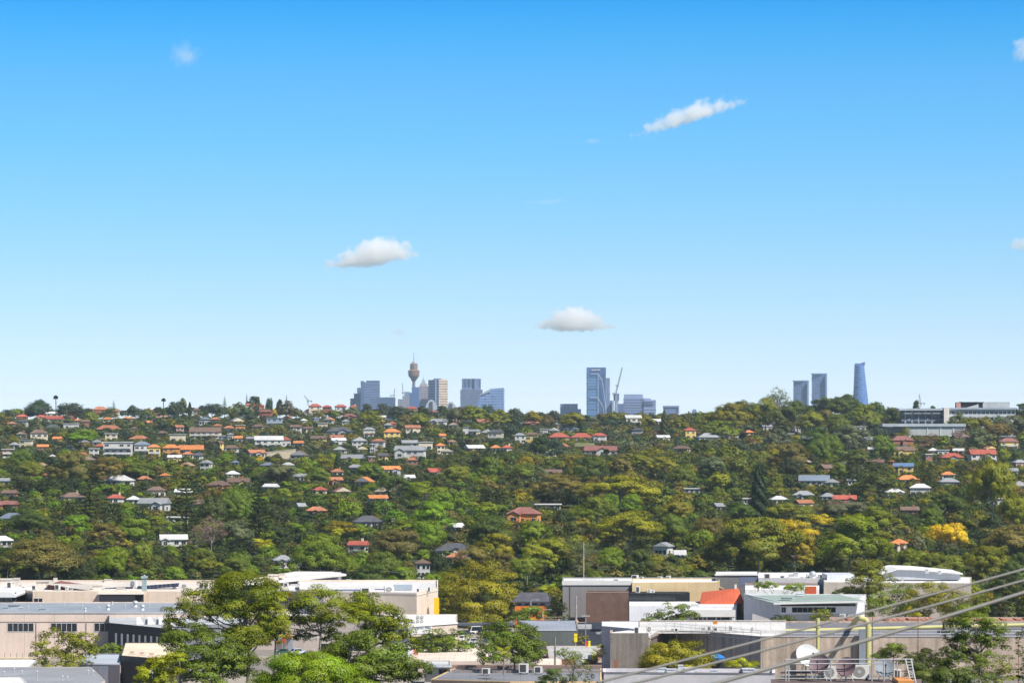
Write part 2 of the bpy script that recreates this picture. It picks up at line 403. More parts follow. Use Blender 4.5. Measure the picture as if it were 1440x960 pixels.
def k_pine(rng, leaf, W=9., H=17., lev=15, up=.25, base=.18, k=8, irr=.12, taper=.8, den=1.0):
    P, Nn, T, Ls = [], [], [], [(np.array([[0,0,0],[0,0,H*.5],[0,0,H*.98]]), [.022*H, .014*H, .02])]
    for i in range(lev):
        t = i / (lev - 1); z = H * (base + (1 - base) * t * .97); R = W / 2 * max(.05, (1 - t)) ** taper * rng.uniform(1 - irr, 1 + irr) + .12
        for j in range(k):
            a = 2*np.pi * (j + .5 * (i % 2) + rng.uniform(-.2, .2)) / k; R2 = R * rng.uniform(.8, 1.1)
            n = max(6, int(20 * R2 / leaf * den)); s = rng.uniform(.08, 1, n); tb = rng.uniform(.7, 1.25)
            x = R2 * s * np.cos(a); y = R2 * s * np.sin(a); zz = z + R2 * (up * s ** 2 - .12 * s)
            sp = leaf * .55 * (1.2 - s)
            P.append(np.stack([x, y, zz], 1) + rng.normal(size=(n, 3)) * sp[:, None] * np.array([1, 1, .35]))
            q = np.stack([np.cos(a) * .35 + 0*s, np.sin(a) * .35 + 0*s, .8 + 0*s], 1) + rng.normal(size=(n, 3)) * .45; Nn.append(unit(q))
            T.append(np.full((n, 3), tb))
            if R2 > .8: Ls.append((np.array([[0, 0, z], [R2*.5*np.cos(a), R2*.5*np.sin(a), z - R2*.03], [R2*.95*np.cos(a), R2*.95*np.sin(a), z + R2*(up*.9 - .12)]]), [.05, .035, .015]))
    P = np.concatenate(P); V, Q = leaves(P, np.concatenate(Nn), leaf, rng, .5)
    return V, Q, np.repeat(np.concatenate(T), 4, axis=0), tube_arr(Ls, 4), W, H
def k_cypress(rng, leaf, W=4.5, H=14.):
    n = int(26 * W * H / (leaf ** 2) * 1.1); t = rng.random(n) ** .8; a = rng.uniform(0, 2*np.pi, n)
    R = W/2 * np.minimum(1, (1 - t) * 1.7 + .03) ** .7 * (.85 + .22 * np.sin(a * 5 + t * 30) + .1 * rng.normal(size=n))
    P = np.stack([R*np.cos(a), R*np.sin(a), H * (.04 + .96 * t)], 1)
    Nn = unit(np.stack([np.cos(a), np.sin(a), .5 + 0*t], 1) + rng.normal(size=(n, 3)) * .4)
    V, Q = leaves(P, Nn, leaf, rng); T = np.repeat(rng.uniform(.75, 1.25, n)[:, None] * np.ones((1, 3)), 4, axis=0)
    return V, Q, T, tube_arr([(np.array([[0,0,0],[0,0,H*.9]]), [.2, .05])]), W, H
def k_palm(rng, leaf, W=7., H=9., nf=17, droop=1.0):
    P, Nn = [], []; Vs, Qs, Ts = [], [], []; off = 0
    for i in range(nf):
        a = 2*np.pi*i/nf + rng.uniform(-.2, .2); el = rng.uniform(-.1, 1.25); Lf = W/2 * rng.uniform(.85, 1.1); k = 12; tb = rng.uniform(.75, 1.25)
        s = np.linspace(.08, 1, k); r = Lf * s * np.cos(el * (1 - s * .5)); z = H*.92 + Lf * (s * np.sin(el) - droop * .55 * s ** 2)
        d = np.array([np.cos(a), np.sin(a)]); side = np.array([-d[1], d[0], 0])
        wl = leaf * 1.9 * np.sin(np.clip(s * np.pi * .93 + .18, 0, np.pi)) + .05
        c = np.stack([r*d[0], r*d[1], z], 1)
        for sg in (-1, 1):
            for q in range(k - 1):
                e = c[q] + sg * side * wl[q] + np.array([d[0], d[1], 0]) * wl[q] * .5 - np.array([0, 0, wl[q] * .45])
                e2 = c[q] + (c[q+1] - c[q]) * .55
                Vs += [c[q], e2, e + (c[q+1] - c[q]) * .3, e]; Qs.append((off, off+1, off+2, off+3)); Ts += [[tb]*3]*4; off += 4
    lines = [(np.array([[0,0,0],[.1,0,H*.5],[0,0,H*.93]]), [.26, .19, .2])]
    return np.array(Vs), np.array(Qs), np.array(Ts), tube_arr(lines, 6), W, H
def k_fan(rng, leaf, W=3.2, H=15.):
    n = 260; d = unit(rng.normal(size=(n, 3))); d[:, 2] = np.where(d[:, 2] < -.55, -d[:, 2], d[:, 2])
    P = np.array([0, 0, H - W*.42]) + d * (W * .40 * rng.uniform(.5, 1.05, n))[:, None] * np.array([.85, .85, 1.0])
    V, Q = leaves(P, unit(np.cross(d, rng.normal(size=(n, 3)))), .75, rng, .5)
    T = np.repeat(rng.uniform(.7, 1.3, n)[:, None] * np.ones((1, 3)), 4, axis=0)
    return V, Q, T, tube_arr([(np.array([[0,0,0],[.1,.05,H*.5],[0,0,H*.95]]), [.3, .2, .2])], 6), W, H
def k_shrub(rng, leaf, W=5., H=3., **kw):
    B = [(rng.uniform(-.3, .3)*W, rng.uniform(-.3, .3)*W, H*rng.uniform(.3, .6), .24*W, .24*W*.8) for _ in range(9)]
    V, Q, T, C = crown_arr(B, leaf, rng, **kw); return V, Q, T, tube_arr([(np.array([[0,0,0],[0,0,H*.5]]), [.12, .06])]), W, H

KINDS = dict(gum=('gum_tree', k_gum, 5), round=('broadleaf_tree', k_round, 5), cloud=('flat_topped_tree', k_cloud, 3), wispy=('casuarina_tree', k_wispy, 3),
             pine=('norfolk_pine_tree', k_pine, 2), cedar=('cedar_tree', lambda r, l: k_pine(r, l, 15., 13., 10, .05, .22, 9, .3, .55, 1.5), 1),
             cypress=('cypress_tree', k_cypress, 1), palm=('palm_tree', k_palm, 2), fan=('fan_palm_tree', k_fan, 1), shrub=('shrub', k_shrub, 2),
             flower=('flowering_tree', lambda r, l: k_gum(r, l, 13., 9., 15, 1.1, .6), 2))
PROTO = {}
for ki, (k, (nm, fn, nv)) in enumerate(KINDS.items()):
    PROTO[k] = []
    for v in range(nv):
        V, Q, T, (tV, tQ), w0, h0 = fn(np.random.default_rng(100 + ki * 10 + v), .46 if k not in ('palm', 'fan', 'shrub') else .5)
        sx = w0 / max(np.ptp(V[:, 0]), np.ptp(V[:, 1])) * 1.04; sz = h0 / V[:, 2].max()
        V = V * [sx, sx, sz]; tV = tV * [sx, sx, sz]
        tt = np.ones((len(tV), 3)) * .8
        hi = None
        if k in ('gum', 'round', 'cloud', 'flower', 'wispy'):
            V2, Q2, T2, (tV2, tQ2), _, _ = fn(np.random.default_rng(100 + ki * 10 + v), .30); V2 = V2 * [sx, sx, sz]; hi = (np_mesh(nm + '_crown', V2, Q2, MT['leaf'], T2), np_mesh(nm + '_trunk', tV2 * [sx, sx, sz], tQ2, MT['bark']))
        PROTO[k].append(dict(hi=hi, crown=np_mesh(nm + '_crown', V, Q, MT['leaf'], T), trunk=np_mesh(nm + '_trunk', tV, tQ, MT['bark']), w=w0, h=h0,
            full=np_mesh(nm, np.concatenate([V, tV]), np.concatenate([Q, tQ + len(V)]), [MT['leaf'], MT['bark']], np.concatenate([T, tt]), np.r_[np.zeros(len(Q), int), np.ones(len(tQ), int)])))
PAL = {'dark green': (.042,.058,.013), 'deep green': (.075,.098,.018), 'mid green': (.118,.160,.016), 'bright green': (.150,.222,.012), 'lime green': (.29,.31,.014),
       'olive green': (.172,.182,.016), 'yellowish olive': (.222,.204,.012), 'olive brown': (.152,.126,.030), 'grey brown': (.20,.16,.11), 'bluish green': (.055,.078,.040),
       'blackish green': (.026,.044,.018), 'fresh green': (.165,.190,.009), 'soft yellow': (.44,.36,.014), 'golden yellow': (.66,.42,.016), 'greyish green': (.128,.138,.060)}
BARK = {'gum': (.32,.27,.21), 'cloud': (.28,.24,.19), 'wispy': (.26,.22,.18), 'flower': (.2,.16,.12)}
TREES = []      # dicts: obj, look, px, top, base, w, D
def add_tree(kind, px, top, w, h, col, D=None, parts=None, hand=True, zb=None):
    h = max(h, 3)
    if D is None: D = inv(px, top + h)
    x, y, _ = W(px, 0, D); z = float(ground(x, y)) if zb is None else zb
    Hm = zat(top, D) - z; Wm = w * D / F
    p = PROTO[kind][int(R0.integers(len(PROTO[kind])))]
    nm = KINDS[kind][0]
    sc = (Wm / p['w'], Wm / p['w'], Hm / p['h'])
    c = np.array(PAL[col]) * 1.14 * R0.uniform(.88, 1.12, 3); bk = np.array(BARK.get(kind, (.12,.09,.065))) * R0.uniform(.8, 1.2)
    rz = float(R0.uniform(0, 2*np.pi))
    if parts is None: parts = w >= 44
    if parts:
        o = thing(nm, (x, y, z - .1), rz=rz); o.scale = sc
        for part, cc in (('crown', c), ('trunk', bk)):
            q = bpy.data.objects.new(part, p['hi'][0 if part == 'crown' else 1] if (p['hi'] and w > 46) else p[part]); COL.objects.link(q); q.parent = o; q.color = (*cc, 1)
    else:
        o = bpy.data.objects.new(nm, p['full']); COL.objects.link(o); o.location = (x, y, z - .1); o.rotation_euler = (0, 0, rz); o.scale = sc; o.color = (*c, 1)
    TREES.append(dict(obj=o, look=col + ' ' + {'round': 'broadleaf tree', 'cloud': 'flat-topped tree', 'pine': 'Norfolk pine', 'wispy': 'wispy tree', 'cedar': 'tiered cedar', 'cypress': 'cypress', 'fan': 'fan palm', 'palm': 'palm', 'shrub': 'shrub', 'flower': 'tree', 'gum': 'gum tree'}[kind],
                      px=px, py=top, base=top + h, w=w, D=D, kind=kind, hand=hand, name=nm))
    return o
def rooted_tree(name, blobs_px, D, col, bpx, leaf=.3, label=None, cat='tree', dens=1.35, seed=1, fork=.45, bark=(.30,.25,.2), group=None, fl=.58, rcf=.34, nc=16, depth=1.0, tv=.32, share=1.0, r=.018, jit=.16, fullness=True):
    """a tree of its own: foliage masses given by photo position and half sizes, standing on the ground at distance D"""
    rng = np.random.default_rng(seed)
    x0, y0, _ = W(bpx, 0, D); z0 = float(ground(x0, y0))
    root = thing(name, (x0, y0, z0 - .1), label, cat, group)
    B = []
    s = D / F
    blobs_px = list(blobs_px) + [(b[0] + rng.uniform(-.55, .55) * b[2], b[1] + rng.uniform(.2, .9) * b[3], b[2] * .62, b[3] * .75) for b in blobs_px if fullness and rng.random() < .6]
    span = max(b[0] for b in blobs_px) - min(b[0] for b in blobs_px)
    for b in blobs_px:
        dy = rng.uniform(-.32, .32) * span * s * depth
        x, y, z = W(b[0], b[1], D + dy); B.append((x - x0, y - y0, z - z0, b[2] * s * 1.0, b[3] * s * 1.45))
    leaf *= .74 if leaf < .36 else .85
    V, Q, T, C = crown_arr(B, leaf, rng, dens, rcf=rcf, nc=nc, flat=fl, tv=tv, jit=jit)
    H = max(b[2] + b[4] for b in B)
    o = bpy.data.objects.new('crown', np_mesh(name + '_crown', V, Q, MT['leaf'], T)); COL.objects.link(o); o.parent = root; o.color = (*[c * 1.12 for c in PAL[col]], 1)
    tV, tQ = woods(B, H, rng, fork=fork, r=r, share=share)
    o = bpy.data.objects.new('trunk', np_mesh(name + '_trunk', tV, tQ, MT['bark'])); COL.objects.link(o); o.parent = root; o.color = (*bark, 1)
    return root
# ------------------------------------------------------------------ houses on the hillside
ROOF = dict(terracotta=(.37,.155,.085), red=(.38,.10,.07), orange=(.54,.20,.07), brown=(.16,.105,.082), maroon=(.24,.105,.09), dark=(.085,.088,.098), slate=(.20,.24,.30),
            grey=(.33,.34,.35), white=(.66,.65,.63), olive=(.17,.17,.08), blue=(.13,.2,.33))
WALL = dict(white=(.60,.58,.55), cream=(.68,.58,.42), yellow=(.74,.54,.17), orange=(.60,.26,.08), brick=(.36,.15,.095), pink=(.62,.36,.31), grey=(.40,.41,.43), blue=(.33,.40,.50), tan=(.5,.38,.26))
HOUSES = []
def window(parent, c, nx, ny, w, h, frame=.09, name='window', fcol=None):
    """window on a wall at local point c, outward normal (nx,ny)"""
    cx, cy, cz = c; tx, ty = -ny, nx; mb = MB()
    def bar(u0, u1, v0, v1, d0, d1):
        P = lambda u, d, v: (cx + tx*u + nx*d, cy + ty*u + ny*d, cz + v)
        b = [P(u0, d0, v0), P(u1, d0, v0), P(u1, d1, v0), P(u0, d1, v0)]; t = [P(u0, d0, v1), P(u1, d0, v1), P(u1, d1, v1), P(u0, d1, v1)]
        mb.hexa(b[::-1], t[::-1])
    mb.mat(1); bar(-w/2, w/2, -h/2, h/2, -.05, .03)
    mb.mat(0); bar(-w/2-frame, w/2+frame, -h/2-frame, -h/2, -.05, .09); bar(-w/2-frame, w/2+frame, h/2, h/2+frame, -.05, .07)
    bar(-w/2-frame, -w/2, -h/2, h/2, -.05, .07); bar(w/2, w/2+frame, -h/2, h/2, -.05, .07)
    if w > 1.3: bar(-.04, .04, -h/2, h/2, .03, .05)
    return mb.build(name, [MT['frame'], MT['glass']], parent)
def roof_mesh(kind, w, d, h, z, ov=.55, th=.22):
    mb = MB(); a, b = w/2 + ov, d/2 + ov; z0 = z + .004; z1 = z0 + th; zt = z0 + h
    if kind == 'flat':
        mb.box(-a, a, -b, b, z0, z0 + .35); return mb
    base = [(-a,-b,z0), (a,-b,z0), (a,b,z0), (-a,b,z0)]; ed = [(x, y, z1) for x, y, _ in base]
    mb.poly(base[::-1])
    for i in range(4): mb.poly([base[i], base[(i+1) % 4], ed[(i+1) % 4], ed[i]])
    if kind == 'hip':
        if a >= b:
            r = max(a - b, .15); p, q = (-r, 0, zt), (r, 0, zt)
            mb.poly([ed[0], ed[1], q, p]); mb.poly([ed[2], ed[3], p, q]); mb.poly([ed[1], ed[2], q]); mb.poly([ed[3], ed[0], p])
        else:
            r = b - a; p, q = (0, -r, zt), (0, r, zt)
            mb.poly([ed[0], ed[1], p]); mb.poly([ed[1], ed[2], q, p]); mb.poly([ed[2], ed[3], q]); mb.poly([ed[3], ed[0], p, q])
    elif kind == 'gable':       # ridge across the view
        p, q = (-a, 0, zt), (a, 0, zt)
        mb.poly([ed[0], ed[1], q, p]); mb.poly([ed[2], ed[3], p, q]); mb.poly([ed[1], ed[2], q]); mb.poly([ed[3], ed[0], p])
    else:                       # 'front': gable towards the street
        p, q = (0, -b, zt), (0, b, zt)
        mb.poly([ed[0], ed[1], p]); mb.poly([ed[1], ed[2], q, p]); mb.poly([ed[2], ed[3], q]); mb.poly([ed[3], ed[0], p, q])
    return mb
def house(px, top, base, w, kind, rc, wc, rot=0, st=1, look=None, label=None, deep=.62, solar=False, balcony=False, wing=None, D=None, name='house', chim=None, cat='house'):
    m = lambda D: D / F
    D = D or inv(px, base)
    for _ in range(3):
        mpp = D / F; r = math.radians(rot)
        ww = w * mpp / (abs(math.cos(r)) + deep * .8 * abs(math.sin(r))) - 1.0; ww = max(ww, 3.0); d = max(5.0, ww * deep) if ww < 16 else max(8., ww * .5)
        rh = {'flat': .35, 'hip': .33 * min(ww, d) + .4, 'gable': .31 * d + .35, 'front': .30 * ww + .3}[kind]
        rh = min(rh, 4.6)
        H = max((base - top) * mpp, rh + 2.5 * st)
        if D and D < 1e5: D2 = inv(px, top + H / mpp)
        D = D2
    hw = H - rh
    x, y, _ = W(px, 0, D); g = zat(top, D) - H
    o = thing(name, (x, y, g), rz=r, cat=cat)
    kk = R0.uniform(.9, 1.1)
    wcol = tuple(c * kk for c in WALL[wc]); k2 = R0.uniform(.85, 1.12); rcol = tuple(c * k2 for c in ROOF[rc])
    mb = MB(); mb.box(-ww/2, ww/2, -d/2, d/2, -3, hw)
    if kind == 'gable':
        for s in (-1, 1): mb.hexa([(s*ww/2 - .1, -d/2, hw), (s*ww/2, -d/2, hw), (s*ww/2, d/2, hw), (s*ww/2 - .1, d/2, hw)], [(s*ww/2 - .1, -.1, hw + .1), (s*ww/2, -.1, hw + .1), (s*ww/2, .1, hw + .1), (s*ww/2 - .1, .1, hw + .1)])
    mb.build('wall', MT['brick' if wc in ('brick', 'orange') else 'wall'], o, wcol)
    rf = roof_mesh(kind, ww, d, rh - .22, hw)
    rmat = MT['metal'] if rc in ('white', 'grey', 'slate', 'blue', 'olive') else MT['tile']
    ro = rf.build('roof', MT['roof'] if kind == 'flat' else rmat, o, rcol)
    if kind == 'front':   # gable wall under the roof's front edge, proud of the roof solid
        a = ww/2 + .25; g2 = MB(); g2.hexa([(-a, -d/2-.58, hw+.24), (a, -d/2-.58, hw+.24), (a, -d/2-.552, hw+.24), (-a, -d/2-.552, hw+.24)], [(-.15, -d/2-.58, hw+rh-.5), (.15, -d/2-.58, hw+rh-.5), (.15, -d/2-.552, hw+rh-.5), (-.15, -d/2-.552, hw+rh-.5)])
        g2.build('gable', MT['wall'], o, wcol)
    if solar:
        s = MB(); yb = -d/2 - .2; z1 = hw + .35; sl = (rh - .3) / (d/2 + .5)
        s.poly([(-ww*.3, yb, z1 + .1 + sl*.3), (ww*.3, yb, z1 + .1 + sl*.3), (ww*.3, -d*.15, z1 + .12 + sl*(d*.35+.2)), (-ww*.3, -d*.15, z1 + .12 + sl*(d*.35+.2))]) if kind != 'flat' else s.box(-ww*.35, ww*.35, -d*.4, d*.2, hw + .6, hw + .75)
        s.build('solar_panel', MT['solar'], o)
    hs = hw / st
    nwin = 2 if w < 24 else 3 if w < 36 else 4 if w < 45 else 5
    if wing is None and kind in ('hip', 'gable') and st == 1 and w >= 17 and R0.random() < .45: wing = (float(R0.uniform(-.28, .28)), float(R0.uniform(.3, .42)))
    for f in range(st):
        zc = f * hs + min(1.55, hs * .55)
        for i in range(nwin):
            u = -ww/2 + ww * (i + .5) / nwin + R0.uniform(-.2, .2); wv = min(ww / nwin * .62, R0.uniform(1.3, 2.6))
            if R0.random() < .8 or i == 0: window(o, (u, -d/2, zc), 0, -1, wv, min(1.5, hs * .5))
        if abs(rot) > 8:
            sx = 1 if rot < 0 else -1
            window(o, (sx*ww/2, -d*.15, zc), sx, 0, min(2.2, d*.3), min(1.4, hs * .5))
    if balcony:
        for f in range(1, st + 1) if st > 1 else (1,):
            bz = (f - 1) * hs if st > 1 else .2
            b = MB(); b.box(-ww*.45, ww*.45, -d/2 - 1.5, -d/2 - .02, bz - .2, bz); b.box(-ww*.45, ww*.45, -d/2 - 1.5, -d/2 - 1.42, bz, bz + 1.0); b.build('balcony', MT['wall'], o, WALL['white'])
    if chim is None: chim = rc in ('terracotta', 'red', 'brown') and R0.random() < .4
    if chim and kind != 'flat':
        c = MB(); c.box(ww*.18, ww*.18 + .8, -.4, .4, hw, hw + rh + .7); c.build('chimney', MT['brick'], ro, WALL['brick'] if wc != 'white' else WALL['cream'])
    if wing:             # a lower front wing with a gable: (offset along the front, width)
        u, wv = wing; wv *= ww; u *= ww; q = MB(); q.box(u - wv/2, u + wv/2, -d/2 - 3, -d/2 - .01, -3, hw * .9); q.build('wall', MT['wall'], o, wcol)
        q = MB(); z0 = hw * .9 + .01; a = wv/2 + .4; y0 = -d/2 - 3.5; y1 = -d/2 + 1.5; zt = z0 + wv * .28
        q.poly([(u-a, y0, z0), (u, y0, zt), (u, y1, zt), (u-a, y1, z0)]); q.poly([(u, y0, zt), (u+a, y0, z0), (u+a, y1, z0), (u, y1, zt)])
        q.poly([(u-a, y0, z0+.2), (u, y0, zt+.2), (u, y1, zt+.2), (u-a, y1, z0+.2)][::-1]); q.poly([(u, y0, zt+.2), (u+a, y0, z0+.2), (u+a, y1, z0+.2), (u, y1, zt+.2)][::-1])
        q.poly([(u-a, y0, z0), (u-a, y0, z0+.2), (u, y0, zt+.2), (u, y0, zt)]); q.poly([(u, y0, zt), (u, y0, zt+.2), (u+a, y0, z0+.2), (u+a, y0, z0)])
        q.build('roof', rmat, o, rcol)
        q = MB(); q.poly([(u - wv/2, -d/2 - 3.01, hw*.9), (u + wv/2, -d/2 - 3.01, hw*.9), (u, -d/2 - 3.01, zt - .15)]); q.build('gable', MT['wall'], o, wcol)
        window(o, (u, -d/2 - 3, hw * .5), 0, -1, min(wv*.5, 2.4), 1.4)
    nm = {'brick': 'brick', 'orange': 'orange-brick', 'blue': 'blue-grey', 'tan': 'tan'}.get(wc, wc); rn = {'dark': 'charcoal', 'slate': 'slate-blue'}.get(rc, rc)
    HOUSES.append(dict(obj=o, look=look or f"{rn}-roofed {nm} house", px=px, py=top, base=base, w=w, D=D, label=label, x0=px - w/2, x1=px + w/2))
    return o

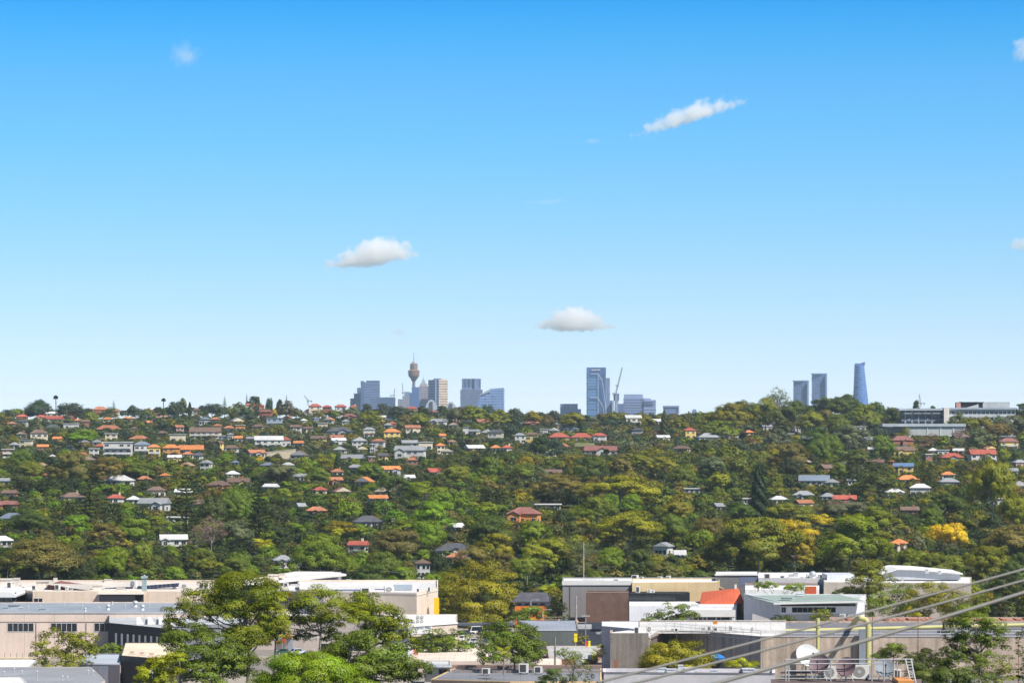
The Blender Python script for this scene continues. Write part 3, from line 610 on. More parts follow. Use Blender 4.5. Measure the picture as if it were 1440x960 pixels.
H_ = [  # px, top, base, width, roof kind, roof, wall, rotation, storeys, options
 (31,582,591,19,'hip','red','brick',10,1), (58,576,583,15,'hip','maroon','brick',-10,1), (58,583,590,18,'hip','red','cream',15,1), (76,584,594,27,'gable','red','white',-14,1,dict(wing=(-.35,.3))),
 (73,578,583,17,'gable','white','white',0,1), (102,579,586,15,'gable','red','brick',6,1), (108,588,594,10,'hip','orange','brick',20,1), (100,595,603,22,'flat','white','white',0,1),
 (141,571,581,25,'hip','terracotta','brick',8,1), (164,575,582,9,'hip','orange','cream',-12,1), (151,586,592,16,'hip','orange','cream',12,1), (178,585,591,9,'hip','orange','brick',-8,1),
 (153,597,604,38,'hip','terracotta','brick',5,1), (17,592,597,13,'hip','terracotta','grey',-10,1), (55,603,622,28,'hip','brown','cream',8,2,dict(label='cream two-storey apartment block with a broad brown hip roof', look='brown-roofed cream apartment block')),
 (20,621,631,14,'front','white','white',0,1), (37,618,630,20,'flat','grey','cream',-5,2), (60,624,632,18,'gable','orange','brick',10,1), (11,631,648,20,'flat','white','brick',10,3,dict(balcony=True)),
 (74,638,645,14,'hip','white','white',10,1), (98,626,632,9,'flat','white','white',0,1), (118,617,625,16,'front','grey','grey',12,1), (136,617,625,17,'front','grey','grey',12,1), (141,623,632,15,'hip','red','white',-8,1),
 (132,630,641,17,'flat','white','white',10,2), (166,621,646,44,'flat','white','white',4,3,dict(balcony=True, solar=True, label='white three-storey apartment block with balconies and dark rooftop solar panels')),
 (200,620,641,26,'hip','slate','white',8,2,dict(balcony=True)), (217,624,646,20,'hip','orange','yellow',6,2,dict(balcony=True)), (241,624,641,28,'hip','orange','orange',8,2), (269,625,638,36,'gable','orange','cream',2,1), (264,634,643,18,'hip','terracotta','cream',12,1),
 (184,585,591,10,'hip','orange','cream',0,1), (209,591,598,10,'gable','orange','brick',30,1), (211,573,578,9,'gable','white','cream',0,1), (228,578,585,22,'gable','maroon','pink',4,1), (229,605,610,15,'hip','brown','brick',0,1),
 (189,599,607,11,'hip','brown','pink',6,1), (252,597,608,14,'gable','terracotta','pink',20,2), (278,573,579,13,'front','terracotta','tan',-15,1), (289,586,592,15,'hip','slate','grey',0,1), (284,592,598,9,'flat','white','white',0,1),
 (303,586,594,14,'hip','terracotta','brick',0,1), (306,595,601,13,'hip','terracotta','orange',-10,1), (289,600,617,45,'gable','brown','cream',-3,2,dict(label='long cream apartment building with a dark brown roof', balcony=True, deep=.35)),
 (322,598,607,17,'hip','terracotta','blue',8,1), (338,597,606,14,'flat','white','orange',0,1), (313,612,618,13,'flat','white','blue',0,1), (324,608,618,9,'front','white','white',0,1), (355,613,621,17,'gable','grey','white',-10,1),
 (309,619,634,9,'gable','brown','yellow',40,2), (290,646,661,18,'front','grey','white',-14,2), (331,646,655,12,'hip','slate','white',0,1), (327,661,672,22,'hip','white','white',14,1), (232,664,673,14,'hip','orange','cream',-10,1),
 (203,668,678,22,'hip','terracotta','brick',14,1), (354,566,576,17,'gable','terracotta','cream',0,1), (364,567,580,17,'hip','red','brick',8,1), (374,575,591,20,'hip','maroon','brick',-8,1), (404,584,592,14,'hip','terracotta','cream',0,1),
 (386,587,599,25,'flat','grey','blue',5,2), (443,567,576,20,'hip','red','cream',5,1), (460,569,576,14,'hip','red','brick',-5,1), (437,574,587,19,'hip','maroon','cream',-12,2), (479,568,582,18,'hip','red','white',8,2,dict(label='white ridge-top house with a bright red hip roof')),
 (497,569,578,12,'hip','red','white',0,1), (463,586,595,16,'front','orange','white',-16,1), (444,586,595,10,'front','slate','blue',16,1), (492,581,589,21,'hip','maroon','brick',0,1), (427,588,593,10,'hip','white','cream',15,1), (486,589,597,11,'front','white','white',0,1),
 (478,600,613,38,'hip','dark','grey',-3,1,dict(label='long low house with a broad charcoal roof and dark verandah')), (474,611,618,20,'gable','terracotta','brick',0,1), (448,612,623,24,'gable','brown','yellow',-10,1,dict(wing=(.3,.3))),
 (378,612,629,42,'gable','white','white',6,2,dict(deep=.4)), (402,614,628,16,'hip','red','white',6,1,dict(balcony=True)), (420,619,629,15,'gable','orange','grey',-5,1), (505,613,629,25,'front','slate','white',10,2), (532,616,633,21,'hip','terracotta','white',-8,2), (524,624,641,9,'flat','white','white',0,3),
 (519,600,613,19,'hip','grey','white',6,1), (519,609,616,15,'flat','orange','white',0,1), (405,649,657,17,'front','white','white',20,1), (500,652,661,25,'hip','grey','grey',-10,1), (474,658,669,20,'hip','terracotta','cream',10,1), (424,665,674,24,'gable','grey','cream',0,1),
 (551,602,618,26,'hip','orange','yellow',6,2,dict(label='yellow house under a vivid orange hip roof on the upper slope')), (546,594,603,13,'hip','grey','grey',0,1), (539,620,626,10,'hip','red','brick',0,1), (579,571,583,18,'hip','red','cream',10,1), (609,576,588,19,'gable','maroon','pink',-10,2), (552,592,598,12,'hip','red','pink',0,1),
 (580,597,613,24,'gable','terracotta','cream',10,2,dict(wing=(.1,.35))), (616,588,600,26,'gable','grey','white',-20,1), (622,609,619,11,'gable','orange','tan',10,1), (576,618,628,24,'gable','grey','grey',5,1), (598,621,632,23,'flat','white','cream',6,1),
 (577,626,646,46,'gable','grey','white',-8,2,dict(wing=(-.3,.34), label='large white gabled house with a pale grey roof and red-brown lower roof')), (580,642,653,15,'hip','terracotta','brick',0,1), (655,600,611,10,'flat','grey','white',0,1), (667,603,613,17,'gable','grey','cream',-30,1),
 (697,603,622,24,'hip','dark','cream',-12,2,dict(balcony=True)), (697,625,636,16,'hip','orange','white',6,1), (713,625,636,16,'hip','red','white',6,1), (731,608,623,18,'hip','grey','white',8,2), (748,607,627,20,'hip','brown','yellow',-8,2),
 (779,601,609,15,'front','white','white',-10,1), (787,596,607,9,'flat','white','pink',0,1), (802,598,608,24,'hip','slate','blue',8,1), (786,608,620,32,'hip','red','pink',8,1,dict(label='pink-walled house with a wide red hip roof, leftmost of a row of three')), (818,608,617,32,'hip','red','grey',0,1), (843,608,623,22,'hip','red','white',-10,1),
 (760,632,638,12,'flat','white','white',5,1), (822,622,630,28,'gable','olive','tan',0,1), (845,626,640,48,'gable','maroon','white',-6,1,dict(deep=.5, label='wide white house with a long dark maroon roof')), (777,659,666,27,'gable','brown','tan',0,1),
 (788,583,594,9,'front','white','white',-20,1), (833,587,593,15,'flat','white','white',0,1), (890,583,599,25,'gable','white','cream',10,2,dict(balcony=True)), (896,601,613,17,'hip','dark','grey',-10,1), (925,605,613,11,'hip','red','white',0,1), (932,611,621,21,'gable','white','cream',12,1),
 (966,597,606,10,'hip','orange','yellow',0,1), (970,601,617,19,'hip','red','yellow',15,2), (998,595,603,14,'hip','grey','white',-10,1), (1011,602,609,11,'flat','white','white',0,1), (996,608,621,32,'hip','grey','white',6,1), (1028,606,617,23,'hip','red','white',-8,1), (1053,604,611,15,'hip','orange','tan',10,1),
 (1119,600,609,15,'flat','white','white',5,1), (1112,609,614,10,'flat','white','cream',0,1), (1206,599,606,24,'flat','white','white',0,1), (1186,634,646,11,'front','brown','cream',20,1), (1188,650,658,16,'flat','grey','grey',0,1), (1167,652,665,33,'gable','brown','orange',24,1),
 (1231,645,655,26,'gable','brown','tan',-4,1), (1253,646,655,10,'front','terracotta','orange',-15,1), (1145,667,681,46,'gable','slate','white',-8,1,dict(label='long white house with a slate-blue gabled roof')), (1170,672,686,22,'front','grey','white',-10,1), (1095,696,705,27,'hip','white','cream',10,1), (1130,689,698,32,'hip','grey','white',-6,1),
 (1188,695,704,35,'gable','red','brick',-5,1,dict(label='low house with a long bright red gabled roof')), (1164,692,700,24,'hip','grey','grey',10,1), (1197,671,681,13,'front','white','white',0,1),
 (1268,612,631,34,'hip','maroon','brick',8,1,dict(wing=(.05,.25))), (1270,627,642,34,'gable','brown','yellow',8,1,dict(wing=(-.2,.3))), (1312,629,636,15,'hip','white','white',0,1), (1326,632,641,18,'flat','white','white',0,1), (1338,636,649,34,'hip','red','grey',5,1),
 (1381,631,651,40,'gable','red','white',6,2,dict(wing=(.15,.3))), (1418,615,633,28,'hip','maroon','yellow',4,2,dict(balcony=True)), (1271,650,667,30,'gable','blue','yellow',-10,2,dict(wing=(-.1,.35), label='bright yellow house with a blue metal roof and gabled wing')), (1276,667,677,34,'hip','orange','cream',8,1),
 (1333,662,672,20,'hip','orange','white',0,1), (1334,671,682,30,'hip','grey','grey',6,1), (1258,686,698,27,'hip','white','white',8,1), (1294,679,698,32,'hip','white','white',-8,1,dict(label='white square house with a bright white pyramid roof')), (1279,711,722,27,'gable','brown','brick',0,1),
 (1264,756,778,26,'hip','orange','cream',-20,1), (1402,671,682,16,'hip','slate','blue',0,1),
 (168,667,683,42,'hip','white','white',-8,1), (163,694,706,27,'hip','red','white',8,1), (188,696,706,20,'hip','white','white',0,1), (220,683,699,29,'hip','brown','cream',6,1), (217,699,719,46,'gable','grey','white',-12,1,dict(wing=(.22,.34), label='white gabled house with a grey slate roof beside the tall Norfolk pine')),
 (250,726,736,30,'flat','white','white',0,1), (244,750,767,42,'gable','white','white',8,1,dict(wing=(-.34,.28), label='white cottage with a bright white gabled metal roof low on the slope')), (2,752,768,36,'hip','white','white',8,1), (18,720,730,38,'hip','slate','white',0,1), (6,671,680,16,'gable','grey','grey',0,1),
 (308,675,692,34,'hip','brown','orange',-10,1), (335,671,684,34,'gable','brown','yellow',6,1,dict(wing=(.2,.35))), (381,679,689,22,'gable','white','cream',-25,1), (450,683,696,20,'hip','red','cream',-14,1), (423,706,715,14,'gable','grey','grey',20,1), (445,711,722,30,'hip','terracotta','brick',0,1),
 (517,724,740,46,'hip','dark','grey',10,1), (504,759,776,30,'gable','red','white',-12,1), (398,779,795,32,'hip','grey','white',10,1), (642,734,745,20,'gable','white','white',25,1), (638,762,779,56,'hip','dark','white',4,1,dict(label='long white house with a charcoal hip roof among the dark trees')),
 (641,775,792,27,'hip','terracotta','cream',-12,1), (594,784,803,24,'hip','brown','white',8,2), (737,712,736,50,'hip','maroon','orange',-12,1,dict(label='orange-brick house with a large dark maroon roof mid-slope')), (771,708,714,38,'flat','white','tan',0,1), (933,761,782,27,'front','grey','white',-25,1), (956,772,782,18,'gable','white','grey',0,1),
 (973,686,692,24,'flat','white','grey',0,1), (1010,706,713,15,'gable','grey','tan',20,1), (1050,700,707,12,'flat','white','white',0,1), (1400,700,712,26,'flat','white','white',0,1),
]
for r in H_:
    house(*r[:9], **(r[9] if len(r) > 9 else {}))

rh_ = np.random.default_rng(5)
n_ = 0
for _ in range(4000):
    if n_ >= 55: break
    px = rh_.uniform(5, 1435); b = 592 + 125 * rh_.random() ** 1.5
    if 640 < px < 1110 and b > 640: continue
    w = rh_.uniform(13, 26) * (1 + (b - 592) / 170)
    if any(abs(h['px'] - px) < (h['w'] + w) * .62 and abs(h['base'] - b) < 11 for h in HOUSES): continue
    if 1255 < px and b < 618: continue
    rc = rh_.choice(['terracotta', 'brown', 'grey', 'white', 'dark', 'maroon', 'slate', 'orange', 'red'], p=[.25, .15, .16, .12, .08, .10, .05, .05, .04])
    house(px, b - rh_.uniform(7, 9.5) * (1 + (b - 592) / 200), b, w, (kd := str(rh_.choice(['hip', 'gable', 'gable', 'front']))), rc, rh_.choice(['cream', 'white', 'brick', 'tan', 'grey', 'pink']), float(rh_.uniform(-28, 28)), 1, **(dict(wing=(float(rh_.uniform(-.3, .3)), .36)) if kd == 'gable' and rh_.random() < .6 else {})); HOUSES[-1]['low'] = 1; n_ += 1

n_ = 0
for _ in range(3000):
    if n_ >= 38: break
    h0 = HOUSES[int(rh_.integers(150))]
    if h0['base'] > 650 or 800 < h0['px'] < 1240: continue
    px = h0['px'] + rh_.choice([-1, 1]) * h0['w'] * rh_.uniform(.8, 1.3); b = h0['base'] + rh_.uniform(-6, 9); w = rh_.uniform(12, 24)
    if not 5 < px < 1435 or b < 590 or any(abs(h['px'] - px) < (h['w'] + w) * .5 and abs(h['base'] - b) < 8 for h in HOUSES): continue
    if 1255 < px and b < 618: continue
    kd = str(rh_.choice(['hip', 'gable', 'gable', 'front', 'flat']))
    house(px, b - rh_.uniform(7, 10) * (1 + (b - 592) / 200), b, w, kd, rh_.choice(['terracotta', 'brown', 'grey', 'white', 'orange', 'maroon', 'dark']) if kd != 'flat' else 'white', rh_.choice(['cream', 'white', 'white', 'brick', 'tan', 'yellow']), float(rh_.uniform(-20, 20)), int(rh_.choice([1, 1, 2])), **(dict(wing=(float(rh_.uniform(-.3, .3)), .36)) if kd == 'gable' else {})); n_ += 1

# ------------------------------------------------------------------ trees placed by eye
T_ = [ # kind, px, top, width, height, colour
 ('round',54,561,46,28,'bluish green'), ('gum',56,560,20,10,'bluish green'), ('round',98,565,44,27,'bluish green'), ('fan',78.5,555,8,36,'dark green'), ('palm',26,574,8,14,'dark green'), ('pine',160,562,11,22,'greyish green'), ('fan',230,559,7,32,'dark green'),
 ('round',246,563,26,30,'bluish green'), ('gum',257,558,16,34,'greyish green'), ('cypress',267,564,8,22,'dark green'), ('round',222,571,14,14,'dark green'), ('round',300,566,34,24,'bluish green'), ('pine',316,557,12,26,'bluish green'), ('gum',336,564,30,28,'greyish green'),
 ('pine',347,553,9,22,'dark green'), ('gum',356,556,22,20,'bluish green'), ('round',379,558,12,28,'bluish green'), ('round',393,560,12,18,'dark green'), ('pine',403,555,10,20,'dark green'), ('gum',404,562,34,30,'greyish green'), ('gum',362,557,12,16,'dark green'),
 ('round',122,573,10,12,'dark green'), ('round',186,568,14,16,'dark green'), ('round',285,569,16,16,'bluish green'), ('round',516,566,20,16,'bluish green'), ('round',538,566,24,18,'bluish green'), ('gum',520,576,40,30,'olive green'),
 ('gum',560,570,30,26,'bluish green'), ('round',594,570,22,18,'dark green'), ('gum',590,580,34,28,'olive green'), ('round',622,569,22,22,'dark green'), ('gum',644,571,40,30,'greyish green'), ('gum',664,568,40,36,'olive green'), ('round',686,568,24,22,'bluish green'), ('gum',702,575,44,30,'olive green'), ('round',724,572,26,34,'bluish green'),
 ('gum',752,578,40,24,'yellowish olive'), ('round',780,576,20,20,'bluish green'), ('gum',806,578,44,30,'olive green'), ('round',770,582,24,22,'olive brown'), ('round',862,584,40,20,'bluish green'), ('gum',910,584,26,22,'olive green'), ('cypress',934,575,13,38,'deep green'), ('gum',955,585,34,24,'olive green'), ('gum',985,584,22,20,'mid green'),
 ('gum',1000,577,56,42,'olive green'), ('gum',1050,561,60,54,'deep green'), ('gum',1076,557,50,58,'olive green'), ('gum',1122,561,56,52,'deep green'), ('gum',1142,576,50,42,'olive green'), ('cloud',1185,556,62,50,'deep green'), ('gum',1216,567,48,46,'olive green'), ('gum',1028,565,62,54,'olive green'), ('gum',1060,567,40,44,'greyish green'), ('wispy',1094,541,46,60,'greyish green'), ('gum',1090,572,44,44,'deep green'), ('gum',1118,566,44,44,'greyish green'), ('cloud',1160,557,44,36,'deep green'), ('cloud',1190,553,44,40,'deep green'), ('gum',1210,570,34,34,'deep green'), ('round',1232,563,30,34,'deep green'), ('round',1254,571,36,32,'deep green'),
 ('gum',1224,573,20,30,'olive brown'), ('gum',1160,575,40,40,'olive brown'), ('round',1178,580,40,36,'mid green'), ('round',1288.5,561,13,22,'dark green'), ('round',1312,569,11,16,'dark green'), ('gum',1300,577,50,22,'deep green'), ('gum',1348,578,34,34,'greyish green'), ('gum',1362,586,40,28,'olive green'), ('round',1410,570,14,20,'dark green'), ('gum',1385,584,36,26,'olive green'), ('gum',1425,582,44,40,'greyish green'),
 ('gum',1440,566,40,30,'dark green'), ('gum',1405,592,50,34,'olive brown'), ('wispy',1275,600,26,18,'yellowish olive'), ('wispy',1310,608,44,26,'olive brown'), ('wispy',1352,600,30,24,'grey brown'), ('gum',1378,602,40,36,'greyish green'),
 ('gum',1012,590,60,34,'olive green'), ('gum',1150,598,66,52,'deep green'), ('gum',1196,596,60,48,'greyish green'), ('gum',1112,622,74,54,'olive brown'), ('round',1160,610,56,50,'mid green'), ('gum',1205,630,56,44,'deep green'), ('round',1200,650,30,34,'dark green'), ('gum',1095,602,46,34,'greyish green'), ('round',1240,610,44,40,'mid green'), ('round',1180,648,34,30,'mid green'), ('gum',1235,660,60,44,'deep green'), ('round',1110,640,34,40,'dark green'), ('pine',1298,640,24,46,'dark green'), ('pine',1308,648,30,46,'deep green'),
 ('gum',100,634,74,62,'olive brown'), ('gum',152,641,62,44,'olive brown'), ('gum',75,640,30,40,'dark green'), ('cedar',126,677,78,62,'deep green'), ('pine',262,651,54,104,'deep green'), ('cloud',112,603,54,30,'bright green'), ('round',192,646,52,30,'mid green'), ('pine',364,672,44,96,'dark green'), ('pine',212,590,22,40,'greyish green'),
 ('round',40,712,66,44,'deep green'), ('cloud',108,722,48,38,'bright green'), ('gum',150,734,62,44,'olive brown'), ('round',190,726,58,42,'bright green'), ('round',60,753,126,70,'olive brown'), ('round',162,766,56,50,'bright green'), ('gum',200,757,44,60,'olive green'), ('pine',206,778,44,46,'olive green'), ('wispy',296,723,70,66,'grey brown'), ('gum',330,728,60,60,'greyish green'), ('round',330,680,58,62,'mid green'), ('round',300,695,44,50,'deep green'),
 ('round',245,794,40,32,'bright green'), ('flower',275,781,17,14,'golden yellow'), ('round',332,782,54,36,'mid green'), ('round',285,768,50,40,'mid green'), ('cloud',300,786,40,26,'olive green'), ('round',450,748,88,66,'bright green'), ('flower',478,730,50,32,'yellowish olive'), ('flower',365,640,14,12,'golden yellow'), ('flower',386,574,12,10,'golden yellow'), ('flower',1120,611,16,10,'lime green'),
 ('palm',425,733,40,46,'mid green'), ('palm',370,756,34,42,'lime green'), ('palm',200,707,34,42,'dark green'), ('palm',243,731,34,34,'mid green'), ('palm',50,698,28,32,'greyish green'), ('palm',675,704,34,34,'olive green'), ('palm',505,796,32,36,'olive green'), ('fan',853,630,10,46,'dark green'), ('palm',1253,700,26,24,'olive green'), ('palm',1333,756,20,22,'bluish green'), ('palm',771,820,30,44,'lime green'), ('palm',268,764,22,26,'mid green'), ('palm',180,758,14,22,'lime green'), ('palm',476,742,20,26,'lime green'), ('palm',708,708,24,30,'mid green'),
 ('palm',1255,690,22,24,'mid green'), ('round',620,690,44,40,'bright green'), ('cloud',600,675,64,46,'bright green'), ('cloud',608,702,64,56,'bright green'), ('round',600,728,58,52,'bright green'), ('round',560,742,82,52,'olive brown'), ('round',540,772,58,50,'mid green'), ('round',520,790,50,44,'deep green'), ('round',690,722,74,56,'deep green'), ('gum',694,748,66,56,'yellowish olive'), ('gum',665,765,60,48,'olive brown'), ('gum',700,775,60,50,'olive brown'), ('round',566,794,46,40,'bright green'), ('round',615,775,36,36,'dark green'),
 ('gum',785,664,84,50,'olive brown'), ('gum',760,655,40,40,'greyish green'), ('cloud',870,667,116,58,'yellowish olive'), ('gum',835,668,50,50,'olive brown'), ('cloud',838,696,80,62,'mid green'), ('round',860,690,36,30,'bright green'), ('round',888,692,36,36,'bright green'), ('gum',884,716,104,66,'yellowish olive'), ('gum',855,740,50,40,'olive brown'), ('round',985,743,44,36,'bright green'), ('round',790,714,30,32,'dark green'), ('gum',752,730,60,56,'olive green'), ('gum',768,755,80,60,'yellowish olive'), ('wispy',815,752,64,64,'greyish green'), ('round',860,767,50,40,'bright green'), ('gum',898,770,56,50,'deep green'), ('gum',740,778,60,52,'olive green'), ('gum',935,788,60,38,'olive brown'),
 ('gum',950,700,60,44,'olive green'), ('round',945,720,50,50,'mid green'), ('round',1000,725,60,44,'olive brown'), ('gum',1040,705,50,40,'deep green'), ('gum',1066,725,142,94,'olive green'), ('gum',1025,740,80,76,'deep green'), ('gum',1120,745,70,70,'yellowish olive'), ('gum',1192,721,124,94,'fresh green'), ('gum',1235,745,50,50,'olive green'), ('flower',1112,728,90,44,'soft yellow'), ('flower',1155,721,44,26,'soft yellow'), ('cypress',1067,652,31,88,'blackish green'), ('flower',1335,733,66,50,'golden yellow'), ('flower',1282,756,19,18,'golden yellow'),
 ('gum',1392,637,82,112,'fresh green'), ('gum',1380,660,50,60,'mid green'), ('gum',1330,690,74,54,'deep green'), ('gum',1425,690,64,74,'fresh green'), ('gum',1420,735,90,70,'olive brown'), ('gum',1390,765,76,64,'olive green'), ('gum',1432,775,60,64,'deep green'), ('round',1310,712,40,40,'mid green'), ('round',1315,775,60,44,'mid green'), ('gum',1290,745,34,44,'greyish green'), ('gum',1180,700,90,40,'greyish green'), ('gum',1110,705,70,40,'olive green'), ('gum',1230,710,70,44,'olive green'),
 ('gum',735,650,56,40,'mid green'), ('round',690,640,44,40,'mid green'), ('round',640,636,50,34,'deep green'), ('gum',640,650,60,44,'olive green'), ('gum',560,665,60,40,'deep green'), ('gum',520,650,40,30,'mid green'), ('gum',905,632,54,38,'olive green'), ('gum',935,640,50,40,'olive green'), ('round',960,650,44,36,'mid green'), ('gum',1000,640,50,38,'greyish green'), ('wispy',1040,640,40,34,'olive brown'), ('gum',1010,662,44,34,'yellowish olive'), ('round',760,612,34,36,'dark green'), ('round',782,616,30,34,'bluish green'), ('gum',830,640,56,44,'deep green'), ('gum',875,637,44,40,'olive brown'), ('round',430,640,24,34,'bright green'), ('cypress',475,636,14,32,'dark green'), ('round',447,655,40,30,'mid green'),
 ('gum',390,650,60,34,'greyish green'), ('round',30,630,44,30,'mid green'), ('round',45,645,50,30,'olive green'),
]
for t in T_: add_tree(*t)

# ------------------------------------------------------------------ further trees of the slope, and the distant tree mass
PROT = [(h['x0'], h['x1'], h['py'] - 1, h['base'] - (h['base'] - h['py']) * (.56 if h.get('low') or h['py'] < 585 else .46 if h['w'] < 40 else .32), h['D']) for h in HOUSES]
PROT += [(1262, 1432, 566, 594, 2620), (1268, 1358, 590, 610, 2480), (398, 432, 631, 642, 2250), (1122, 1146, 590, 606, 2500), (550, 560, 728, 742, 1400)]
for t in TREES:
    if t['w'] >= 24 or t['kind'] in ('fan', 'palm', 'pine', 'cypress', 'flower'):
        PROT.append((t['px'] - t['w'] * .38, t['px'] + t['w'] * .38, t['py'] + 1, t['py'] + (t['base'] - t['py']) * ((.90 if t['w'] > 80 else .74 if t['w'] > 46 else .58 if t['w'] > 34 else .45) if t['kind'] not in ('fan', 'pine', 'cypress', 'cedar') else .8 if t['kind'] != 'pine' else .66), t['D']))
PROT = np.array(PROT)
FILL = []
rg = np.random.default_rng(11)
NH = len(HOUSES)
def blocked(px, w, top, b, h, D):
    x0, x1, y0, y1 = px - w * .45, px + w * .45, top, b - h * .15
    if ((PROT[:, 4] > D + 2) & (PROT[:, 0] < x1) & (PROT[:, 1] > x0) & (PROT[:, 2] < y1) & (PROT[:, 3] > y0)).any(): return True
    return bool(np.any((np.abs(PROT[:NH, 4] - D) < 7) & (PROT[:NH, 0] - 4 < px) & (PROT[:NH, 1] + 4 > px)))
for big, dens_ in ((17.0, .95), (11.5, 1.0), (7.0, 1.0)):
    yb = 592.0
    while yb < 874:
        lowrow = yb > 690
        pm = F / inv(720, yb)                     # pixels per metre in this row
        bigr = big * (1.35 if lowrow and big > 10 else 1.0)
        step_x = bigr * .78 * pm / dens_
        px = -20 + rg.uniform(0, step_x)
        while px < 1462:
            b = yb + rg.uniform(-.5, .5) * 4 * pm; D = inv(px, b); q = F / D; done = False
            for k in (1.0, .72, .5, .33):
                wm = float(np.clip(rg.lognormal(math.log(bigr), .25), 4.5, 30)) * k; hm = wm * rg.uniform(.72, .98); w = wm * q; h = hm * q; top = b - h
                if b < 604 and top < (570 if px < 480 else 577): top = (570 if px < 480 else 577) + rg.uniform(0, 6); h = max(b - top, 4)
                if not blocked(px, w, top, b, h, D): done = True; break
            if done:
                n = math.sin(px / 83. + yb / 41.) + math.sin(px / 37. - yb / 29.) * .7 + rg.normal() * .9
                if px < 700: pal = ['dark green', 'deep green', 'mid green', 'bright green', 'dark green', 'fresh green', 'olive brown']
                else: pal = ['dark green', 'mid green', 'olive green', 'deep green', 'olive brown', 'yellowish olive', 'deep green']
                if b < 650: pal = ['bluish green', 'dark green', 'greyish green', 'olive green', 'bluish green', 'olive brown', 'greyish green']
                col = pal[int(np.clip((n + 2.2) / 4.4 * 7, 0, 6))]
                if wm < 5.5: kind = rg.choice(['round', 'shrub'])
                else: kind = rg.choice(['gum', 'round', 'cloud', 'wispy'], p=[.52, .34, .07, .07])
                FILL.append((w * h, kind, px, top, w, h, col, b))
            px += step_x * rg.uniform(.75, 1.3)
        yb += 3.0 * pm * bigr / 10.0 * (1.25 if lowrow else 1)
# low bushes covering the ground between the trees; dark greens paint the shade there
UND = []
yb = 600.0
while yb < 880:
    D0 = inv(720, yb); pm = F / D0; px = -15 + rg.uniform(0, 5 * pm)
    while px < 1455:
        b = yb + rg.uniform(-1, 1) * pm; D = inv(px, b); q = F / D; wm = rg.uniform(4, 7.5); hm = wm * rg.uniform(.38, .6)
        if not blocked(px, wm * q * .9, b - hm * q, b, hm * q * .6, D): UND.append(('shrub', px, b - hm * q, wm * q, hm * q, rg.choice(['dark green', 'deep green', 'blackish green', 'dark green', 'olive brown', 'blackish green'])))
        px += rg.uniform(4.2, 7) * pm
    yb += 1.5 * pm
FILL.sort(key=lambda r: -r[7])
cnt = {}
for t in TREES: cnt[t['name']] = cnt.get(t['name'], 0) + 1
REST = []
for _, kind, px, top, w, h, col, b in FILL:
    nm = KINDS[kind][0]
    if b > 636 and cnt.get(nm, 0) < 285:
        cnt[nm] = cnt.get(nm, 0) + 1; add_tree(kind, px, top, w, h, col, hand=False)
    else: REST.append((kind, px, top, w, h, col))
# the distant mass: one object
lo = {}
LOF = dict(gum=lambda r, l: k_gum(r, l, nb=18, nc=5, rcf=.58, dens=.9), round=lambda r, l: k_round(r, l, nb=18, nc=5, rcf=.58, dens=.8), cloud=lambda r, l: k_gum(r, l, nb=16, nc=5, rcf=.58, dens=.9, fl=.46), wispy=lambda r, l: k_gum(r, l, nb=14, nc=5, rcf=.5, dens=.5, jit=.7, fill=.5), shrub=lambda r, l: k_shrub(r, l, nc=5, rcf=.55))
for kind in ('gum', 'round', 'cloud', 'wispy', 'shrub'):
    lo[kind] = []
    for v in range(3):
        fn = LOF[kind]
        if kind == 'shrub': und = [fn(np.random.default_rng(320 + u), .85) for u in range(4)]
        lo[kind].append([(V, Q, T, w0, h0) for lf in (1.35, .95) for V, Q, T, _, w0, h0 in [fn(np.random.default_rng(300 + v), lf if kind != 'shrub' else lf * .6)]])
for px in np.arange(-12, 1452, 8.0):                # the crest behind the ridge houses
    px = px + rg.uniform(-4, 4); t = np.interp(px, [0, 40, 300, 480, 620, 740, 790, 960, 1000, 1040, 1230, 1270, 1440], [578, 576, 572, 573, 574, 578, 584, 586, 578, 570, 570, 577, 576]) + rg.uniform(-4, 5)
    REST.append((str(rg.choice(['gum', 'round', 'cloud', 'round'])), px, t, rg.uniform(16, 30), None, str(rg.choice(['bluish green', 'deep green', 'greyish green', 'dark green', 'olive green'])), rg.uniform(3060, 3260)))
for px in np.arange(-12, 1452, 13.0):               # low trees before the ridge houses
    px = px + rg.uniform(-6, 6); b = rg.uniform(599, 606); w = rg.uniform(15, 26); h = w * rg.uniform(.7, .95); D = inv(px, b)
    if not blocked(px, w, b - h, b, h, D) and b - h > np.interp(px, [0, 480, 740, 1000, 1440], [572, 573, 580, 575, 575]): REST.append((str(rg.choice(['gum', 'round', 'round'])), px, b - h, w, h, str(rg.choice(['bluish green', 'deep green', 'greyish green', 'olive green']))))
def mass(rows, pick, name, label):
    Vs, Qs, Ts, off = [], [], [], 0
    for kind, px, top, w, h, col, *far in rows:
        V, Q, T, w0, h0 = pick(kind, top + h if h else 600)
        D = far[0] if far else inv(px, top + h); x, y, _ = W(px, 0, D); z = float(ground(x, y)); a = rg.uniform(0, 6.28); s = w * D / F / w0; sz = (zat(top, D) - z) / h0
        c, sn = math.cos(a), math.sin(a)
        Vs.append(np.stack([(V[:, 0]*c - V[:, 1]*sn) * s + x, (V[:, 0]*sn + V[:, 1]*c) * s + y, V[:, 2] * sz + z], 1))
        Qs.append(Q + off); off += len(V); Ts.append(T * np.array(PAL[col]) * rg.uniform(.85, 1.15, 3))
    o = bpy.data.objects.new(name, np_mesh(name, np.concatenate(Vs), np.concatenate(Qs), MT['leaf'], np.concatenate(Ts))); COL.objects.link(o); o.color = (1, 1, 1, 1)
    tag(o, label, 'vegetation', kind='stuff')
mass(REST, lambda k, b: lo[k][int(rg.integers(3))][1 if b > 640 else 0], 'distant_trees', 'mass of small grey-green trees filling the slope up to the ridge between the houses')
